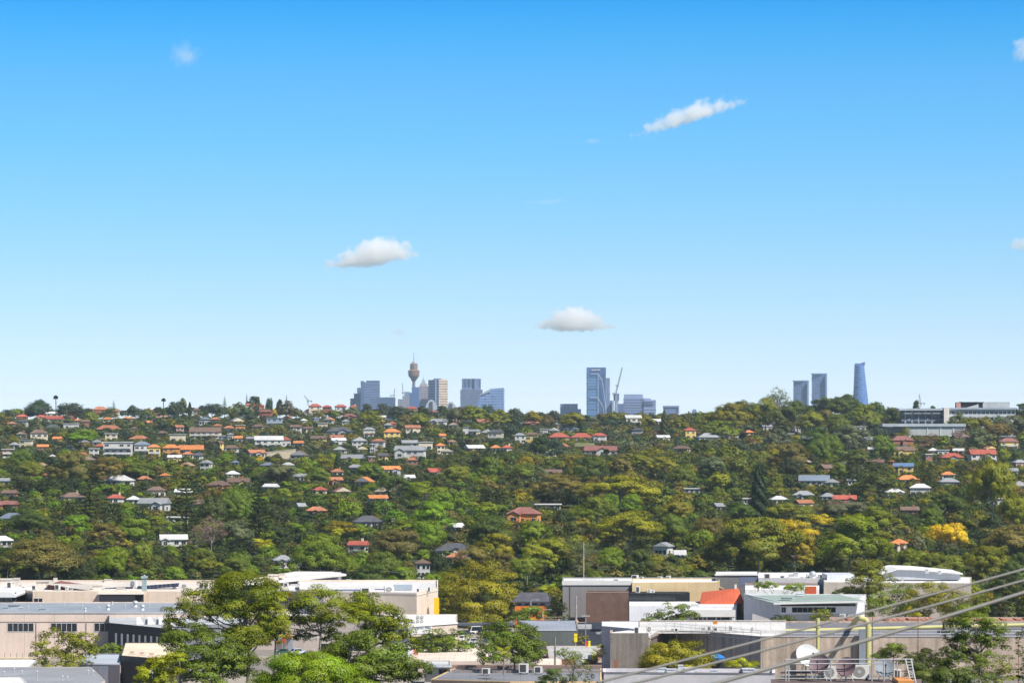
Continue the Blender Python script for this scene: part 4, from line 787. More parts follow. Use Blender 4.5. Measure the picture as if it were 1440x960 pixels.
def _u(k, b):
    V, Q, T, _, w0, h0 = und[int(rg.integers(4))]; return V, Q, T, w0, h0
mass(UND, _u, 'undergrowth', 'low shade-dark bushes covering the ground between the hillside trees')
print('UND', len(UND), len(und[0][1]), {k: [len(q[1][1]) for q in v] for k, v in lo.items()}, len(bpy.data.objects['distant_trees'].data.polygons), len(bpy.data.objects['undergrowth'].data.polygons))
print('TREES', len(TREES), 'REST', len(REST), cnt)
# ------------------------------------------------------------------ ground sheet
def ground_sheet():
    ys = np.unique(np.concatenate([np.linspace(-400, 600, 26), np.linspace(600, 1100, 26), np.linspace(1100, 3600, 120), np.linspace(3600, 9000, 24), np.linspace(9000, 30000, 12)]))
    us = np.linspace(-1, 1, 121); n = len(us)
    X = us[None, :] * (np.maximum(ys, 0)[:, None] * .45 + 400); Y = np.repeat(ys[:, None], n, 1)
    Z = ground(X, Y); V = np.stack([X, Y, Z], -1).reshape(-1, 3)
    i = np.arange(len(ys) - 1)[:, None] * n + np.arange(n - 1)[None, :]; i = i.ravel()
    Q = np.stack([i, i + 1, i + 1 + n, i + n], 1)
    m, nt, N, L = _new('ground_cover')
    co = _coord(nt); sp = N.new('ShaderNodeSeparateXYZ'); L.new(co, sp.inputs[0])
    n1 = _noise(nt, co, .03, 5); n2 = _noise(nt, co, .35, 4)
    green = _mixc(nt, _range(nt, n1, .4, .6, 0, 1), (.035, .055, .016), (.075, .075, .030))
    green = _mulc(nt, green, _range(nt, n2, .3, .7, .7, 1.3))
    pave = _mixc(nt, _range(nt, n1, .42, .55, 0, 1), (.20, .185, .165), (.32, .28, .235))
    pave = _mulc(nt, pave, _range(nt, n2, .3, .7, .85, 1.15))
    f = _math(nt, 'MULTIPLY', _range(nt, sp.outputs[1], 1020, 1045, 1, 0), _range(nt, sp.outputs[1], 600, 640, 0, 1))
    b = N.new('ShaderNodeBsdfPrincipled'); b.inputs['Roughness'].default_value = .95; b.inputs['Specular IOR Level'].default_value = .1
    L.new(_mixc(nt, f, green, pave), b.inputs['Base Color']); o = N.new('ShaderNodeOutputMaterial'); L.new(b.outputs[0], o.inputs[0])
    g = bpy.data.objects.new('ground', np_mesh('ground', V, Q, m)); COL.objects.link(g)
    for p in g.data.polygons: p.use_smooth = True
    tag(g, kind='structure')
ground_sheet()

# ------------------------------------------------------------------ city skyline, about twelve kilometres away
_facade = facade
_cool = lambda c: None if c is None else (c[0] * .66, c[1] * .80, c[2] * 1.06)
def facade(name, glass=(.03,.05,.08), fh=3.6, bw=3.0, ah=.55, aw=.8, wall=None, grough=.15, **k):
    return _facade(name, glass if name == 'sun_toned_cream_bands' else _cool(glass), fh, bw, ah, aw, wall if name == 'sun_toned_cream_bands' else _cool(wall), grough, **k)
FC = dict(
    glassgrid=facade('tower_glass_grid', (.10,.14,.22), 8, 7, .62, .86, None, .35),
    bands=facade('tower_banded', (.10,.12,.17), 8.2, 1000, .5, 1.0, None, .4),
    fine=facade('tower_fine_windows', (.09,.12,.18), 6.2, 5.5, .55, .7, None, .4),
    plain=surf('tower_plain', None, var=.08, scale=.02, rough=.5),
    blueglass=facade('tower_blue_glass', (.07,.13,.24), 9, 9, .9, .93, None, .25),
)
SKYT = []
def tower(name, label, pxc, D, cat='tower'):
    x, y, _ = W(pxc, 0, D); return thing(name, (x, y, 5.0), label, cat)
def slab(o, part, x0, x1, top, D, mat, col, deep=40., bot=None, skew=0.0, top1=None):
    """box seen from px x0 to x1, up to photo row top (top1 at its other end)"""
    za = zat(top, D); zb = zat(top if top1 is None else top1, D); zg = 5.0 if bot is None else zat(bot, D)
    a = W(x0, 0, D + skew); b = W(x1, 0, D - skew)
    mb = MB(); ring = [(a[0], a[1]), (b[0], b[1]), (b[0] + skew * .3, b[1] + deep), (a[0] + skew * .3, a[1] + deep)]
    zt = [za, zb, zb, za]
    mb.hexa([(x, y, zg) for x, y in ring], [(x, y, z) for (x, y), z in zip(ring, zt)])
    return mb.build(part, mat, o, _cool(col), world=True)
cbl = (.20,.25,.34); clil = (.30,.31,.38); ccr = (.62,.50,.40)
o = tower('office_tower', 'stepped grey-blue office tower rising in three steps beside the banded slab', 500, 11900)
slab(o, 'podium', 492.5, 497.5, 560, 11900, FC['fine'], cbl); slab(o, 'middle_block', 497.6, 502, 553, 11905, FC['fine'], cbl); slab(o, 'upper_block', 502.1, 507, 545, 11910, FC['fine'], (.24,.3,.4))
o = tower('office_tower', 'flat-topped office slab with pale horizontal bands next to the stepped tower', 520, 11850)
slab(o, 'core_wall', 507.2, 511.5, 535.5, 11850, FC['plain'], (.17,.2,.28)); slab(o, 'shaft', 511.6, 533.5, 537.2, 11850, FC['bands'], (.34,.38,.47)); slab(o, 'plant_room', 515, 533.5, 535, 11858, FC['plain'], (.10,.12,.17))
o = tower('office_block', 'low dark blue office block at the foot of the flat-topped slab', 542, 11700)
slab(o, 'body', 529, 555.5, 559, 11700, FC['fine'], (.16,.2,.29)); slab(o, 'parapet', 529, 555.5, 558.4, 11760, FC['plain'], (.3,.33,.4))
# the observation tower
D = 12200; o = tower('observation_tower', 'tall observation tower with a golden-brown turret and a thin antenna', 581.9, D)
x, y, _ = W(581.9, 0, D); mpp = D / F
def lath(part, prof, mat, col): 
    mb = MB(); mb.lathe((x, y, 0), [(r * mpp, zat(p, D)) for r, p in prof], 20); return mb.build(part, mat, o, col, world=True)
lath('shaft', [(2.1, 600), (2.1, 536)], FC['plain'], (.22,.23,.30))
lath('turret', [(2.2, 536.5), (5.2, 531.5), (7.6, 528.5), (7.9, 526), (8.1, 523), (8.1, 521.2), (5.8, 519.6)], surf('turret_cladding', (.34,.19,.115), rough=.35, var=.06, scale=.02, stripe=(2, 9.5, .35, .55)), None)
lath('turret_crown', [(5.0, 519.7), (5.4, 516), (5.2, 511.6), (4.2, 510.6)], surf('crown_cladding', (.36,.23,.17), rough=.4, var=.1, scale=.05, stripe=(3, 14, .3, .7)), None)
lath('turret_cap', [(2.6, 510.7), (2.2, 508.5), (.8, 507.8)], FC['plain'], (.5,.5,.52))
lath('antenna', [(.55, 508), (.45, 501), (.3, 495)], FC['plain'], (.42,.40,.42))
o = tower('apartment_building', 'rounded stepped beige apartment building under the observation tower', 567, 11600)
slab(o, 'lower_block', 559.5, 566, 561, 11600, FC['fine'], (.72,.56,.42)); slab(o, 'middle_block', 566.1, 575.5, 556.5, 11605, FC['fine'], (.76,.58,.43)); slab(o, 'upper_block', 568.5, 576, 551, 11640, FC['fine'], (.42,.42,.46))
o = tower('office_tower', 'plain dark blue office tower directly below the observation turret', 582, 11500)
slab(o, 'shaft', 575.6, 589, 552, 11500, FC['plain'], (.15,.21,.34)); slab(o, 'upper_block', 579, 589, 544, 11520, FC['plain'], (.17,.23,.35))
o = tower('office_tower', 'slender pinkish tower with a pointed crown between the turret and the striped tower', 595.5, 11750)
slab(o, 'shaft', 589.1, 601.8, 543, 11750, FC['fine'], (.80,.54,.40)); slab(o, 'shoulder', 590.2, 600.6, 539.5, 11756, FC['plain'], (.72,.50,.38))
mb = MB(); q = [W(px, 0, D_) for px, D_ in ((591.6, 11760), (599, 11760), (599, 11785), (591.6, 11785))]; c = W(595.3, 0, 11772)
zs = [zat(539.6, 11772), zat(535, 11772), zat(531.5, 11772)]
mb.hexa([(p[0], p[1], zs[0]) for p in q], [(c[0] + (p[0] - c[0]) * .55, c[1] + (p[1] - c[1]) * .55, zs[1]) for p in q]); mb.hexa([(c[0] + (p[0] - c[0]) * .5, c[1] + (p[1] - c[1]) * .5, zs[1] + .1) for p in q], [(c[0] + (p[0] - c[0]) * .06, c[1] + (p[1] - c[1]) * .06, zs[2]) for p in q])
mb.build('crown', FC['plain'], o, (.33,.36,.42), world=True); mb = MB(); mb.cyl((c[0], c[1], zs[2] - 3), (c[0], c[1], zat(527.5, 11772)), .9, .4); mb.build('spire', FC['plain'], o, (.45,.45,.48), world=True)
o = tower('hotel_tower', 'tall twin-faced tower striped in cream and dark window bands', 616, 11650)
slab(o, 'shade_toned_wing', 602.2, 617, 534, 11650, FC['bands'], (.56,.50,.47), skew=14); slab(o, 'sun_toned_wing', 617.1, 629.5, 533.5, 11650, facade('sun_toned_cream_bands', (.20,.16,.13), 8.2, 1000, .42, 1.0, (.80,.62,.46), .5), None, skew=-14); slab(o, 'plant_room', 609.5, 620.5, 532, 11675, FC['plain'], (.25,.26,.3)); slab(o, 'lift_core', 612, 613.6, 533.6, 11632, FC['plain'], (.5,.52,.58), deep=10)  # warm and grey wing colours paint the tower's lit and shaded sides
for pxc, top, w_ in ((606.5, 561.5, 16), (634, 564.5, 16)):
    o = tower('arched_hall', 'pale arched roof hall %s the striped tower' % ('below' if pxc < 620 else 'just right of'), pxc, 9000, 'hall'); mb = MB()
    P = [(pxc - w_/2 + w_ * t, top + 9 * (2*t - 1) ** 2) for t in np.linspace(0, 1, 9)]
    for (a, pa), (b, pb) in zip(P, P[1:]): mb.hexa([(*W(a, 0, 9000)[:2], 8), (*W(b, 0, 9000)[:2], 8), (*W(b, 0, 9040)[:2], 8), (*W(a, 0, 9040)[:2], 8)], [W(a, pa, 9000), W(b, pb, 9000), (*W(b, 0, 9040)[:2], zat(pb, 9000)), (*W(a, 0, 9040)[:2], zat(pa, 9000))])
    mb.build('arched_roof', FC['plain'], o, (.52,.53,.58), world=True); mb = MB(); mb.box(W(pxc - 2, 0, 8998)[0], W(pxc + 2, 0, 8998)[0], 8997, 8999.5, 8, zat(top + 3, 8998)); mb.build('gable_window', MT['glass'], o, world=True)
o = tower('office_tower', 'grey-brown block tower with a narrower dark glass upper half', 662, 11800)
slab(o, 'lower_block', 647.3, 678.5, 547.5, 11800, FC['fine'], (.33,.31,.36)); slab(o, 'upper_block', 649.5, 676, 532.3, 11812, facade('fin_glass', (.09,.11,.16), 60, 13, .92, .75, (.36,.38,.44), .3), None); slab(o, 'upper_fin', 667, 671.5, 532.1, 11806, FC['plain'], (.34,.38,.46), deep=10, bot=547.4)
o = tower('office_block', 'blue striped office block with a sloping wedge roof', 690, 11450)
D = 11450; zg = 5
mb = MB(); pr = [(672, 600), (707.5, 600), (707.5, 545.2), (690, 546.5), (672, 557.5)]; fr = [W(a, b, D) for a, b in pr]; bk = [(W(a, b, D)[0] + 4, D + 50, W(a, b, D)[2]) for a, b in pr]
mb.poly(fr); mb.poly(bk[::-1])
for i in range(5): j = (i+1) % 5; mb.poly([fr[i], bk[i], bk[j], fr[j]])
mb.build('body', facade('blue_white_bands', (.10,.16,.30), 8.6, 11, .56, .86, (.48,.54,.66), .3), o, world=True)
mb = MB(); t = [W(671.5, 557.3, D - 3), W(690, 546.1, D - 3), W(707, 544.9, D - 3)]
mb.hexa([t[0], W(690, 550.5, D - 3), (W(690, 0, D)[0], D + 50, zat(550.5, D)), (t[0][0], D + 50, t[0][2])], [(t[0][0], D - 3, t[0][2] + .5), t[1], (t[1][0], D + 50, t[1][2]), (t[0][0], D + 50, t[0][2] + .5)]); mb.build('sloping_roof', FC['plain'], o, (.42,.47,.58), world=True)
o = tower('office_block', 'low two-tier office block alone between the wedge roof and the tall sign tower', 802, 11300)
slab(o, 'lower_block', 788, 817, 575, 11300, FC['plain'], (.22,.27,.38)); slab(o, 'upper_block', 788, 812.5, 568, 11310, facade('piers', (.16,.18,.25), 60, 12, .9, .6, (.44,.44,.5), .4), None); slab(o, 'coping', 787.8, 812.7, 567.6, 11309, FC['plain'], (.35,.37,.43), bot=569)
# tall sign tower
D = 11200; o = tower('glass_tower', 'tallest dark glass tower with a white sign near its top and white zigzag lines', 838, D)
slab(o, 'shaft', 825.2, 852, 516.5, D, FC['blueglass'], (.13,.18,.29), deep=55); slab(o, 'glass_bay', 826, 841, 526, D - 4, facade('bay_bands', (.08,.17,.27), 9.2, 1000, .6, 1, (.24,.36,.48), .25), None, deep=4.5)
mb = MB(); L_ = [((830, 525.6), (841.2, 525.6)), ((841, 525.6), (841, 592)), ((841.2, 526), (846.8, 534.5)), ((846.8, 534.5), (850.4, 560)), ((850.4, 560), (853, 590)), ((830, 559), (841, 559)), ((841.2, 560), (847.6, 571)), ((847.6, 571), (850.6, 588))]
for a, b in L_: mb.cyl(W(*a, D - 7), W(*b, D - 7), .95, n=6)
mb.build('white_brace', FC['plain'], o, (.66,.70,.78), world=True)
sg = MB()
for i, (a, h_) in enumerate(zip(np.linspace(832, 843.2, 9), (1, .8, .9, 1, .75, .9, .7, 1, .8))): sg.box(W(a, 0, D)[0], W(a + 1.05, 0, D)[0], D - 2.5, D - 1, zat(520.9, D), zat(520.9 - 1.9 * h_, D))
sg.build('sign_letter', FC['plain'], o, (.8,.8,.85), world=True)
o = tower('office_tower', 'narrow finned tower squeezed against the right side of the sign tower', 855.5, 11350)
slab(o, 'shaft', 852.6, 857.8, 531.2, 11350, facade('vertical_fins', (.12,.13,.19), 900, 5, 1, .5, (.52,.52,.6), .4), None); slab(o, 'annex', 858, 861.5, 563, 11360, FC['fine'], (.4,.42,.5)); slab(o, 'lift_core', 860.5, 863.2, 563.5, 11330, FC['plain'], (.5,.5,.56))
def crane(pxm, base, cab, jtip, D, label, th=1.3, core=None):
    o = tower('tower_crane', label, pxm, D, 'crane'); mb = MB(); s = 1.7
    x, y, _ = W(pxm, 0, D); zb, zc = zat(base, D), zat(cab, D)
    for dx in (-s, s):
        for dy in (-s, s): mb.cyl((x+dx, y+dy, zb), (x+dx, y+dy, zc), th*.3, n=4)
    n = int((zc - zb) / 5)
    for i in range(n):
        z0, z1 = zb + i*5, zb + i*5 + 5; mb.cyl((x-s, y-s, z0), (x+s, y-s, z1), th*.2, n=4); mb.cyl((x+s, y+s, z0), (x-s, y+s, z1), th*.2, n=4)
    mb.build('mast', FC['plain'], o, (.55,.56,.6), world=True)
    t = W(*jtip, D); mb = MB(); p0 = Vector((x, y, zc + 2)); p1 = Vector(t); d = (p1 - p0); nn = Vector((-d.z, 0, d.x)).normalized() * 1.6
    for k in (-1, 1):
        mb.cyl(p0 + nn*k, p1 + nn*k*.4, th*.4, n=4)
    for i in range(14):
        a = p0 + d * (i/14); b = p0 + d * ((i+1)/14); kk = 1 - .6*i/14; mb.cyl(a + nn*kk*(1 if i % 2 else -1), b + nn*kk*(-1 if i % 2 else 1), th*.28, n=4)
    mb.build('jib', FC['plain'], o, (.40,.41,.46), world=True)
    mb = MB(); mb.box(x - 3, x + 3, y - 3, y + 3, zc - 3, zc + 2); mb.build('slewing_cab', FC['plain'], o, (.4,.41,.45), world=True)
    mb = MB(); sx = -1 if jtip[0] > pxm else 1; mb.box(x + sx*3, x + sx*12, y - 1.5, y + 1.5, zc - 1, zc + 1.5); mb.box(x + sx*9, x + sx*12, y - 2, y + 2, zc - 4, zc - 1); mb.build('counterweight', FC['plain'], o, (.33,.33,.36), world=True)
    return o
o = crane(866.3, 600, 553, (875.2, 516.3), 11100, 'tall luffing tower crane leaning right of the finned tower', 2.6)
slab(o, 'climbing_frame', 863, 870.6, 553.2, 11105, FC['plain'], (.20,.23,.32), deep=14, bot=563.5); slab(o, 'building_core', 864.5, 869, 563.4, 11106, FC['plain'], (.48,.49,.54), deep=14)
x, y, _ = W(867.2, 0, 11100); mb = MB(); mb.box(x - 3.2, x + 3.2, y - 2, y + 2, zat(543.2, 11100), zat(541.2, 11100)); mb.build('winch', FC['plain'], o, (.3,.3,.34), world=True)
crane(1294.3, 572, 567, (1292.6, 553.8), 9800, 'thin distant crane above the school roof', 1.6)
crane(433, 570, 563.5, (427.8, 556), 9800, 'faint small crane poking above the ridge left of the stepped tower', 1.4)
crane(566.5, 560, 552, (565.9, 538), 12300, 'faint upright crane between the flat slab and observation tower', 1.5)
crane(553.8, 566, 556, (555.4, 546), 12300, 'faint leaning crane above the low dark blue block', 1.4)
o = tower('office_block', 'plain dark grey-blue block behind the tower crane', 872, 11400)
slab(o, 'body', 865.5, 878, 568, 11400, FC['fine'], (.19,.22,.31)); slab(o, 'parapet', 865.5, 878, 567.4, 11435, FC['plain'], (.3,.32,.38))
o = tower('office_block', 'broad grey office block with pale window bands and a stepped top', 900, 11000)
slab(o, 'body', 877.3, 905, 559.5, 11000, FC['bands'], (.42,.42,.50)); slab(o, 'plant_room', 878.2, 904, 554.3, 11012, FC['plain'], (.46,.45,.50)); slab(o, 'side_wing', 905.1, 922.3, 562, 10996, facade('lilac_bands', (.2,.21,.28), 8.4, 1000, .45, 1, (.50,.50,.58), .4), None); slab(o, 'wing_roof', 904, 915.5, 559.6, 11015, FC['plain'], (.5,.49,.54)); slab(o, 'recess_shade', 905.5, 918.8, 564, 10993, FC['plain'], (.15,.16,.22), deep=4, bot=569)  # dark slab on the side wing paints the shade of a set-back
o = tower('office_block', 'small framed office block with a white arch behind the ridge cypress', 944, 10800)
slab(o, 'body', 933.4, 955, 571.5, 10800, FC['fine'], (.28,.30,.37)); slab(o, 'roof_frame', 932.9, 955.3, 570.2, 10797, FC['plain'], (.42,.43,.49), bot=572.2); slab(o, 'side_frame', 953.6, 955.2, 572, 10795, FC['plain'], (.48,.48,.54)); slab(o, 'lower_arch', 943, 953.4, 580.6, 10790, FC['plain'], (.72,.74,.78)); slab(o, 'arch_opening', 945, 951.5, 583.4, 10787, FC['plain'], (.2,.22,.28))
o = tower('office_block', 'tiny grey block standing alone left of the tall ridge gums', 977, 10500)
slab(o, 'body', 974.2, 979.8, 577, 10500, FC['bands'], (.4,.4,.45)); slab(o, 'plant_room', 975, 979, 575.3, 10504, FC['plain'], (.3,.3,.35))
for a, b, top, lab in ((1116.2, 1137.3, 534.7, 'shorter of the two matching flat-topped blue towers'), (1142.2, 1163, 524.7, 'taller of the two matching flat-topped blue towers')):
    o = tower('glass_tower', lab, (a + b) / 2, 11600)
    slab(o, 'shaft', a, b, top + 1, 11600, facade('twin_glass_' + str(int(a)), (.14,.18,.27), 7.2, 6, .6, .8, (.32,.36,.46), .3), None, skew=6); slab(o, 'crown', a - .1, b + .1, top, 11597, FC['plain'], (.30,.36,.46), bot=top + 1.6); slab(o, 'corner_edge', b - 2.1, b + .2, top + 1.7, 11585, FC['plain'], (.42,.47,.56), deep=8)
# curved tower
D = 11550; o = tower('glass_tower', 'tapering curved blue glass tower with a notched top', 1211, D)
mb = MB(); prof = [(600, 1198.6, 1225.6), (585, 1199.2, 1224.4), (570, 1200.0, 1223.0), (555, 1200.7, 1221.3), (540, 1201.4, 1219.4), (525, 1201.9, 1217.6), (513.5, 1202.3, 1216.4), (511, 1202.5, 1209.5)]
rings = []
for py, a, b in prof:
    xa, xb, z = W(a, 0, D)[0], W(b, 0, D)[0], zat(py, D); c = (xa + xb) / 2; r = (xb - xa) / 2
    rings.append([(c + r * math.cos(t) * (1 if abs(math.cos(t)) < .99 else .98), D + 24 + 24 * math.sin(t), z) for t in np.linspace(0, 2*math.pi, 19)[:-1]])
for a, b in zip(rings[:-1], rings[1:-1]):
    for k in range(18): j = (k+1) % 18; mb.poly([a[k], a[j], b[j], b[k]])
mb.poly(rings[-2]); mb.build('shaft', facade('curved_glass', (.10,.20,.40), 8, 5.5, .7, .8, (.24,.36,.58), .22), o, world=True)
slab(o, 'crown_wing', 1209.6, 1216.3, 511, D + 8, FC['plain'], (.15,.22,.36), bot=513.6, top1=508.6, deep=20); slab(o, 'crown_wing', 1202.6, 1209.4, 510.8, D + 8, FC['plain'], (.22,.30,.46), bot=513.6, deep=20)

# ------------------------------------------------------------------ school and hall on the right of the ridge, shade sail, retaining wall
o = thing('school_building', (*W(1350, 0, 2650)[:2], float(ground(W(1350, 0, 2650)[0], 2650))), 'long grey multi-storey school building with a pale stair tower on the ridge', 'school')
def wbox(o, part, x0, x1, t, b, D, deep, mat, col=None, t1=None):
    a, c = W(x0, 0, D)[0], W(x1, 0, D)[0]; za = zat(t, D); zb = zat(t if t1 is None else t1, D); z0 = zat(b, D); mb = MB()
    mb.hexa([(a, D, z0), (c, D, z0), (c, D+deep, z0), (a, D+deep, z0)], [(a, D, za), (c, D, zb), (c, D+deep, zb), (a, D+deep, za)])
    return mb.build(part, mat, o, col, world=True)
facade = _facade
fsch = facade('school_windows', (.03,.04,.06), 4.4, 3.2, .5, .85, (.50,.52,.55), .2, z0=1.2)
wbox(o, 'wall', 1330, 1428, 575.5, 604, 2650, 14, fsch); wbox(o, 'roof', 1328, 1430, 573, 575.4, 2648.5, 18, MT['metal'], (.42,.46,.52))
wbox(o, 'left_wall', 1268, 1328, 577, 604, 2655, 14, facade('school_left', (.025,.03,.05), 4.4, 5, .6, .8, (.34,.36,.41), .2)); wbox(o, 'left_roof', 1264, 1330, 574, 576.9, 2652, 18, MT['metal'], (.52,.56,.60))
wbox(o, 'stair_tower', 1327.5, 1335, 573, 606, 2644, 5, MT['wall'], (.78,.72,.66)); wbox(o, 'upper_storey', 1346, 1382, 565.5, 572.9, 2656, 12, MT['dark'], (.1,.1,.12)); wbox(o, 'plant_room', 1382, 1420, 565, 572.9, 2655, 14, MT['metal'], (.44,.46,.47)); wbox(o, 'lift_overrun', 1345, 1351, 566, 573, 2654, 5, MT['brick'], (.5,.26,.22))
wbox(o, 'upper_roof', 1352, 1384, 564.7, 565.4, 2654.5, 14, MT['metal'], (.35,.37,.4)); wbox(o, 'stair_roof', 1360, 1376, 573, 574, 2652, 6, MT['metal'], (.52,.53,.54), t1=568)
for i in range(4): wbox(o, 'awning', 1272 + i*13, 1283 + i*13, 580.5, 581.5, 2652.5, 2.3, MT['metal'], (.5,.52,.55))
o = thing('sports_hall', (*W(1315, 0, 2480)[:2], zat(612, 2480)), 'low pale grey hall with a wide flat roof below the school building', 'hall')
wbox(o, 'wall', 1274, 1357, 599.5, 616, 2480, 22, MT['panel'], (.46,.48,.48)); wbox(o, 'roof', 1241, 1358.5, 595.5, 599.4, 2479, 26, MT['metal'], (.50,.54,.58)); wbox(o, 'side_wall', 1245, 1273.8, 600, 616, 2484, 18, MT['wall'], (.3,.32,.35))
for a in (1304, 1322, 1340): wbox(o, 'downpipe', a, a + .7, 599.6, 612, 2479.6, .35, MT['trim'], (.8,.8,.8))
o = thing('shade_sail', W(1134, 606, 2500), 'bright blue shade canopy on posts among the dark trees below the twin towers', 'canopy')
mb = MB(); D = 2500; P = [W(1125, 596, D), W(1142, 593.5, D + 3), W(1141, 594.2, D + 12), W(1126, 596.4, D + 12)]; top = W(1137, 591, D + 6)
for i in range(4): mb.poly([P[i], P[(i+1) % 4], top])
mb.poly(P[::-1]); mb.build('canopy', MT['plast'], o, (.03,.28,.72), world=True)
for p in P: mb = MB(); mb.cyl((p[0], p[1], p[2] - 6), p, .12, n=6); mb.build('post', MT['steel'], o, (.5,.5,.5), world=True)
o = thing('retaining_wall', W(398, 641, 2215), 'sunlit sandstone retaining wall stepping down beside the long white house', 'wall')
mb = MB(); D = 2215; mb.hexa([W(375, 645, D), W(416, 645, D), (W(416, 0, D)[0], D+.6, W(416, 645, D)[2]), (W(375, 0, D)[0], D+.6, W(375, 645, D)[2])], [W(375, 636, D), W(416, 631.5, D), (W(416, 0, D)[0], D+.6, W(416, 631.5, D)[2]), (W(375, 0, D)[0], D+.6, W(375, 636, D)[2])]); mb.build('stone_face', MT['brick'], o, (.66,.55,.38), world=True)
mb = MB(); mb.hexa([W(374.5, 636, D-.2), W(416.5, 631.5, D-.2), W(416.5, 631.5, D+.9), W(374.5, 636, D+.9)], [W(374.5, 635.3, D-.2), W(416.5, 630.8, D-.2), W(416.5, 630.8, D+.9), W(374.5, 635.3, D+.9)]); mb.build('coping', MT['wall'], o, (.72,.64,.5), world=True)
# ------------------------------------------------------------------ commercial buildings at the foot of the slope
def xy(px, D): return ((px - CX) / F * D, D)
def centre(pts): return (sum(p[0] for p in pts) / len(pts), sum(p[1] for p in pts) / len(pts))
def bld(label, foot, top, mat, col, rcol, name='warehouse', cat='warehouse', rmat=None, par=.45, th=.3, z0=None, group=None):
    """flat-roofed building: foot = [(px, D)...] counter-clockwise from the front left, top = (photo row, distance) of the parapet"""
    P = [xy(*f) for f in foot]; zt = zat(*top) if isinstance(top, tuple) else top; c = centre(P); g = float(ground(*c)); zb = (g - 3) if z0 is None else z0
    o = thing(name, (c[0], c[1], min(g, zt - 1)), label, cat, group)
    r = sum(math.dist(p, c) for p in P) / len(P); k = 1 - th / r * 1.6; I = [(c[0] + (x - c[0]) * k, c[1] + (y - c[1]) * k) for x, y in P]
    mb = MB(); n = len(P)
    for i in range(n):
        j = (i + 1) % n
        mb.poly([(*P[i], zb), (*P[j], zb), (*P[j], zt), (*P[i], zt)]); mb.poly([(*P[i], zt), (*P[j], zt), (*I[j], zt), (*I[i], zt)]); mb.poly([(*I[j], zt - par - .3), (*I[i], zt - par - .3), (*I[i], zt), (*I[j], zt)])
    mb.build('wall', mat, o, col, world=True)
    mb = MB(); k2 = k * .9995; J = [(c[0] + (x - c[0]) * k2, c[1] + (y - c[1]) * k2) for x, y in P]; mb.prism(J, zt - par - .25, zt - par); mb.build('roof', rmat or MT['roof'], o, rcol, world=True)
    o['zt'] = zt
    return o, P, zt
def edge(P, i): return P[i], P[(i + 1) % len(P)]
def panel(o, part, A, B, t0, t1, z0, z1, mats, col=None, out=.06, mull=0, frame=0.0, inn=0.0):
    """box on a wall running from A to B (outside to the right of the way), between shares t0..t1 and heights z0..z1"""
    A = Vector(A); B = Vector(B); d = B - A; nrm = Vector((d.y, -d.x)).normalized()
    def pt(t, o_, z): q = A + d * t + nrm * o_; return (q.x, q.y, z)
    mb = MB()
    def bar(a, b, zz0, zz1, d0, d1): mb.hexa([pt(a, d1, zz0), pt(b, d1, zz0), pt(b, d0, zz0), pt(a, d0, zz0)], [pt(a, d1, zz1), pt(b, d1, zz1), pt(b, d0, zz1), pt(a, d0, zz1)])
    if frame:
        f = frame / d.length; mb.mat(1); bar(t0, t1, z0, z1, -.02, out * .5); mb.mat(0)
        bar(t0 - f, t1 + f, z0 - frame, z0, -.02, out); bar(t0 - f, t1 + f, z1, z1 + frame, -.02, out); bar(t0 - f, t0, z0, z1, -.02, out); bar(t1, t1 + f, z0, z1, -.02, out)
        for k in range(1, mull): m = t0 + (t1 - t0) * k / mull; bar(m - f*.4, m + f*.4, z0, z1, out*.5 + .002, out * .9)
    else: bar(t0, t1, z0, z1, -.02 - inn, out)
    return mb.build(part, mats, o, col, world=True)
WIN = [MT['frame'], MT['glass']]
def tpx(P, i, px):
    """share along edge i at which a photo column falls"""
    A, B = edge(P, i); u = (px - CX) / F
    dx, dy = B[0] - A[0], B[1] - A[1]; return (u * A[1] - A[0]) / (dx - u * dy)
def on(o, part, P, i, px0, px1, py0, py1, mats, col=None, **kw):
    a, b = tpx(P, i, px0), tpx(P, i, px1); A, B = edge(P, i); D = A[1] + (B[1] - A[1]) * (a + b) / 2
    return panel(o, part, A, B, a, b, zat(py1, D), zat(py0, D), mats, col, **kw)
CLUTTER = []
def place_copy(src, loc, rz=0, sc=(1,1,1)):
    r = src.copy(); COL.objects.link(r); r.location = loc; r.rotation_euler = (0, 0, rz); r.scale = sc
    for ch in src.children:
        c = ch.copy(); COL.objects.link(c); c.parent = r
        for g in ch.children: d = g.copy(); COL.objects.link(d); d.parent = c
    return r
def make_ac(kind):
    o = thing('air_conditioner', (0, 0, 0), cat='air conditioner')
    mb = MB(); mb.box(-.5, .5, -.3, .3, .1, 1.0); mb.build('cabinet', MT['white'], o)
    mb = MB(); [mb.box(x, x + .12, -.28, .28, 0, .099) for x in (-.42, .30)]; mb.build('feet', MT['dark'], o)
    if kind == 0:
        mb = MB(); mb.box(-.40, .28, -.312, -.301, .18, .92); mb.build('grille', MT['vent'], o)
    else:
        mb = MB(); mb.cyl((-.08, -.301, .55), (-.08, -.33, .55), .36, n=16); g = mb.build('fan_grille', MT['grille'], o); mb = MB(); mb.cyl((-.08, -.331, .55), (-.08, -.36, .55), .12, n=10); mb.build('fan_hub', MT['steel'], g)
    return o
AC0 = None
ACS = {}
def ac(px, py, D, wpx, hpx, where, kind=0, rz=None, deep=1.0):
    x, y, z = W(px, py, D); s = D / F; sc = (wpx * s, max(wpx, hpx) * s * deep, hpx * s)
    if kind not in ACS: o = make_ac(kind); ACS[kind] = o; o.location = (x, y, z); o.scale = sc; o.rotation_euler = (0, 0, rz if rz is not None else .15)
    else: o = place_copy(ACS[kind], (x, y, z), rz if rz is not None else float(R0.uniform(-.4, .3)), sc)
    CLUTTER.append(dict(obj=o, where=where, px=px, nm=('white louvred air conditioner' if kind == 0 else 'white round-fan air conditioner')))
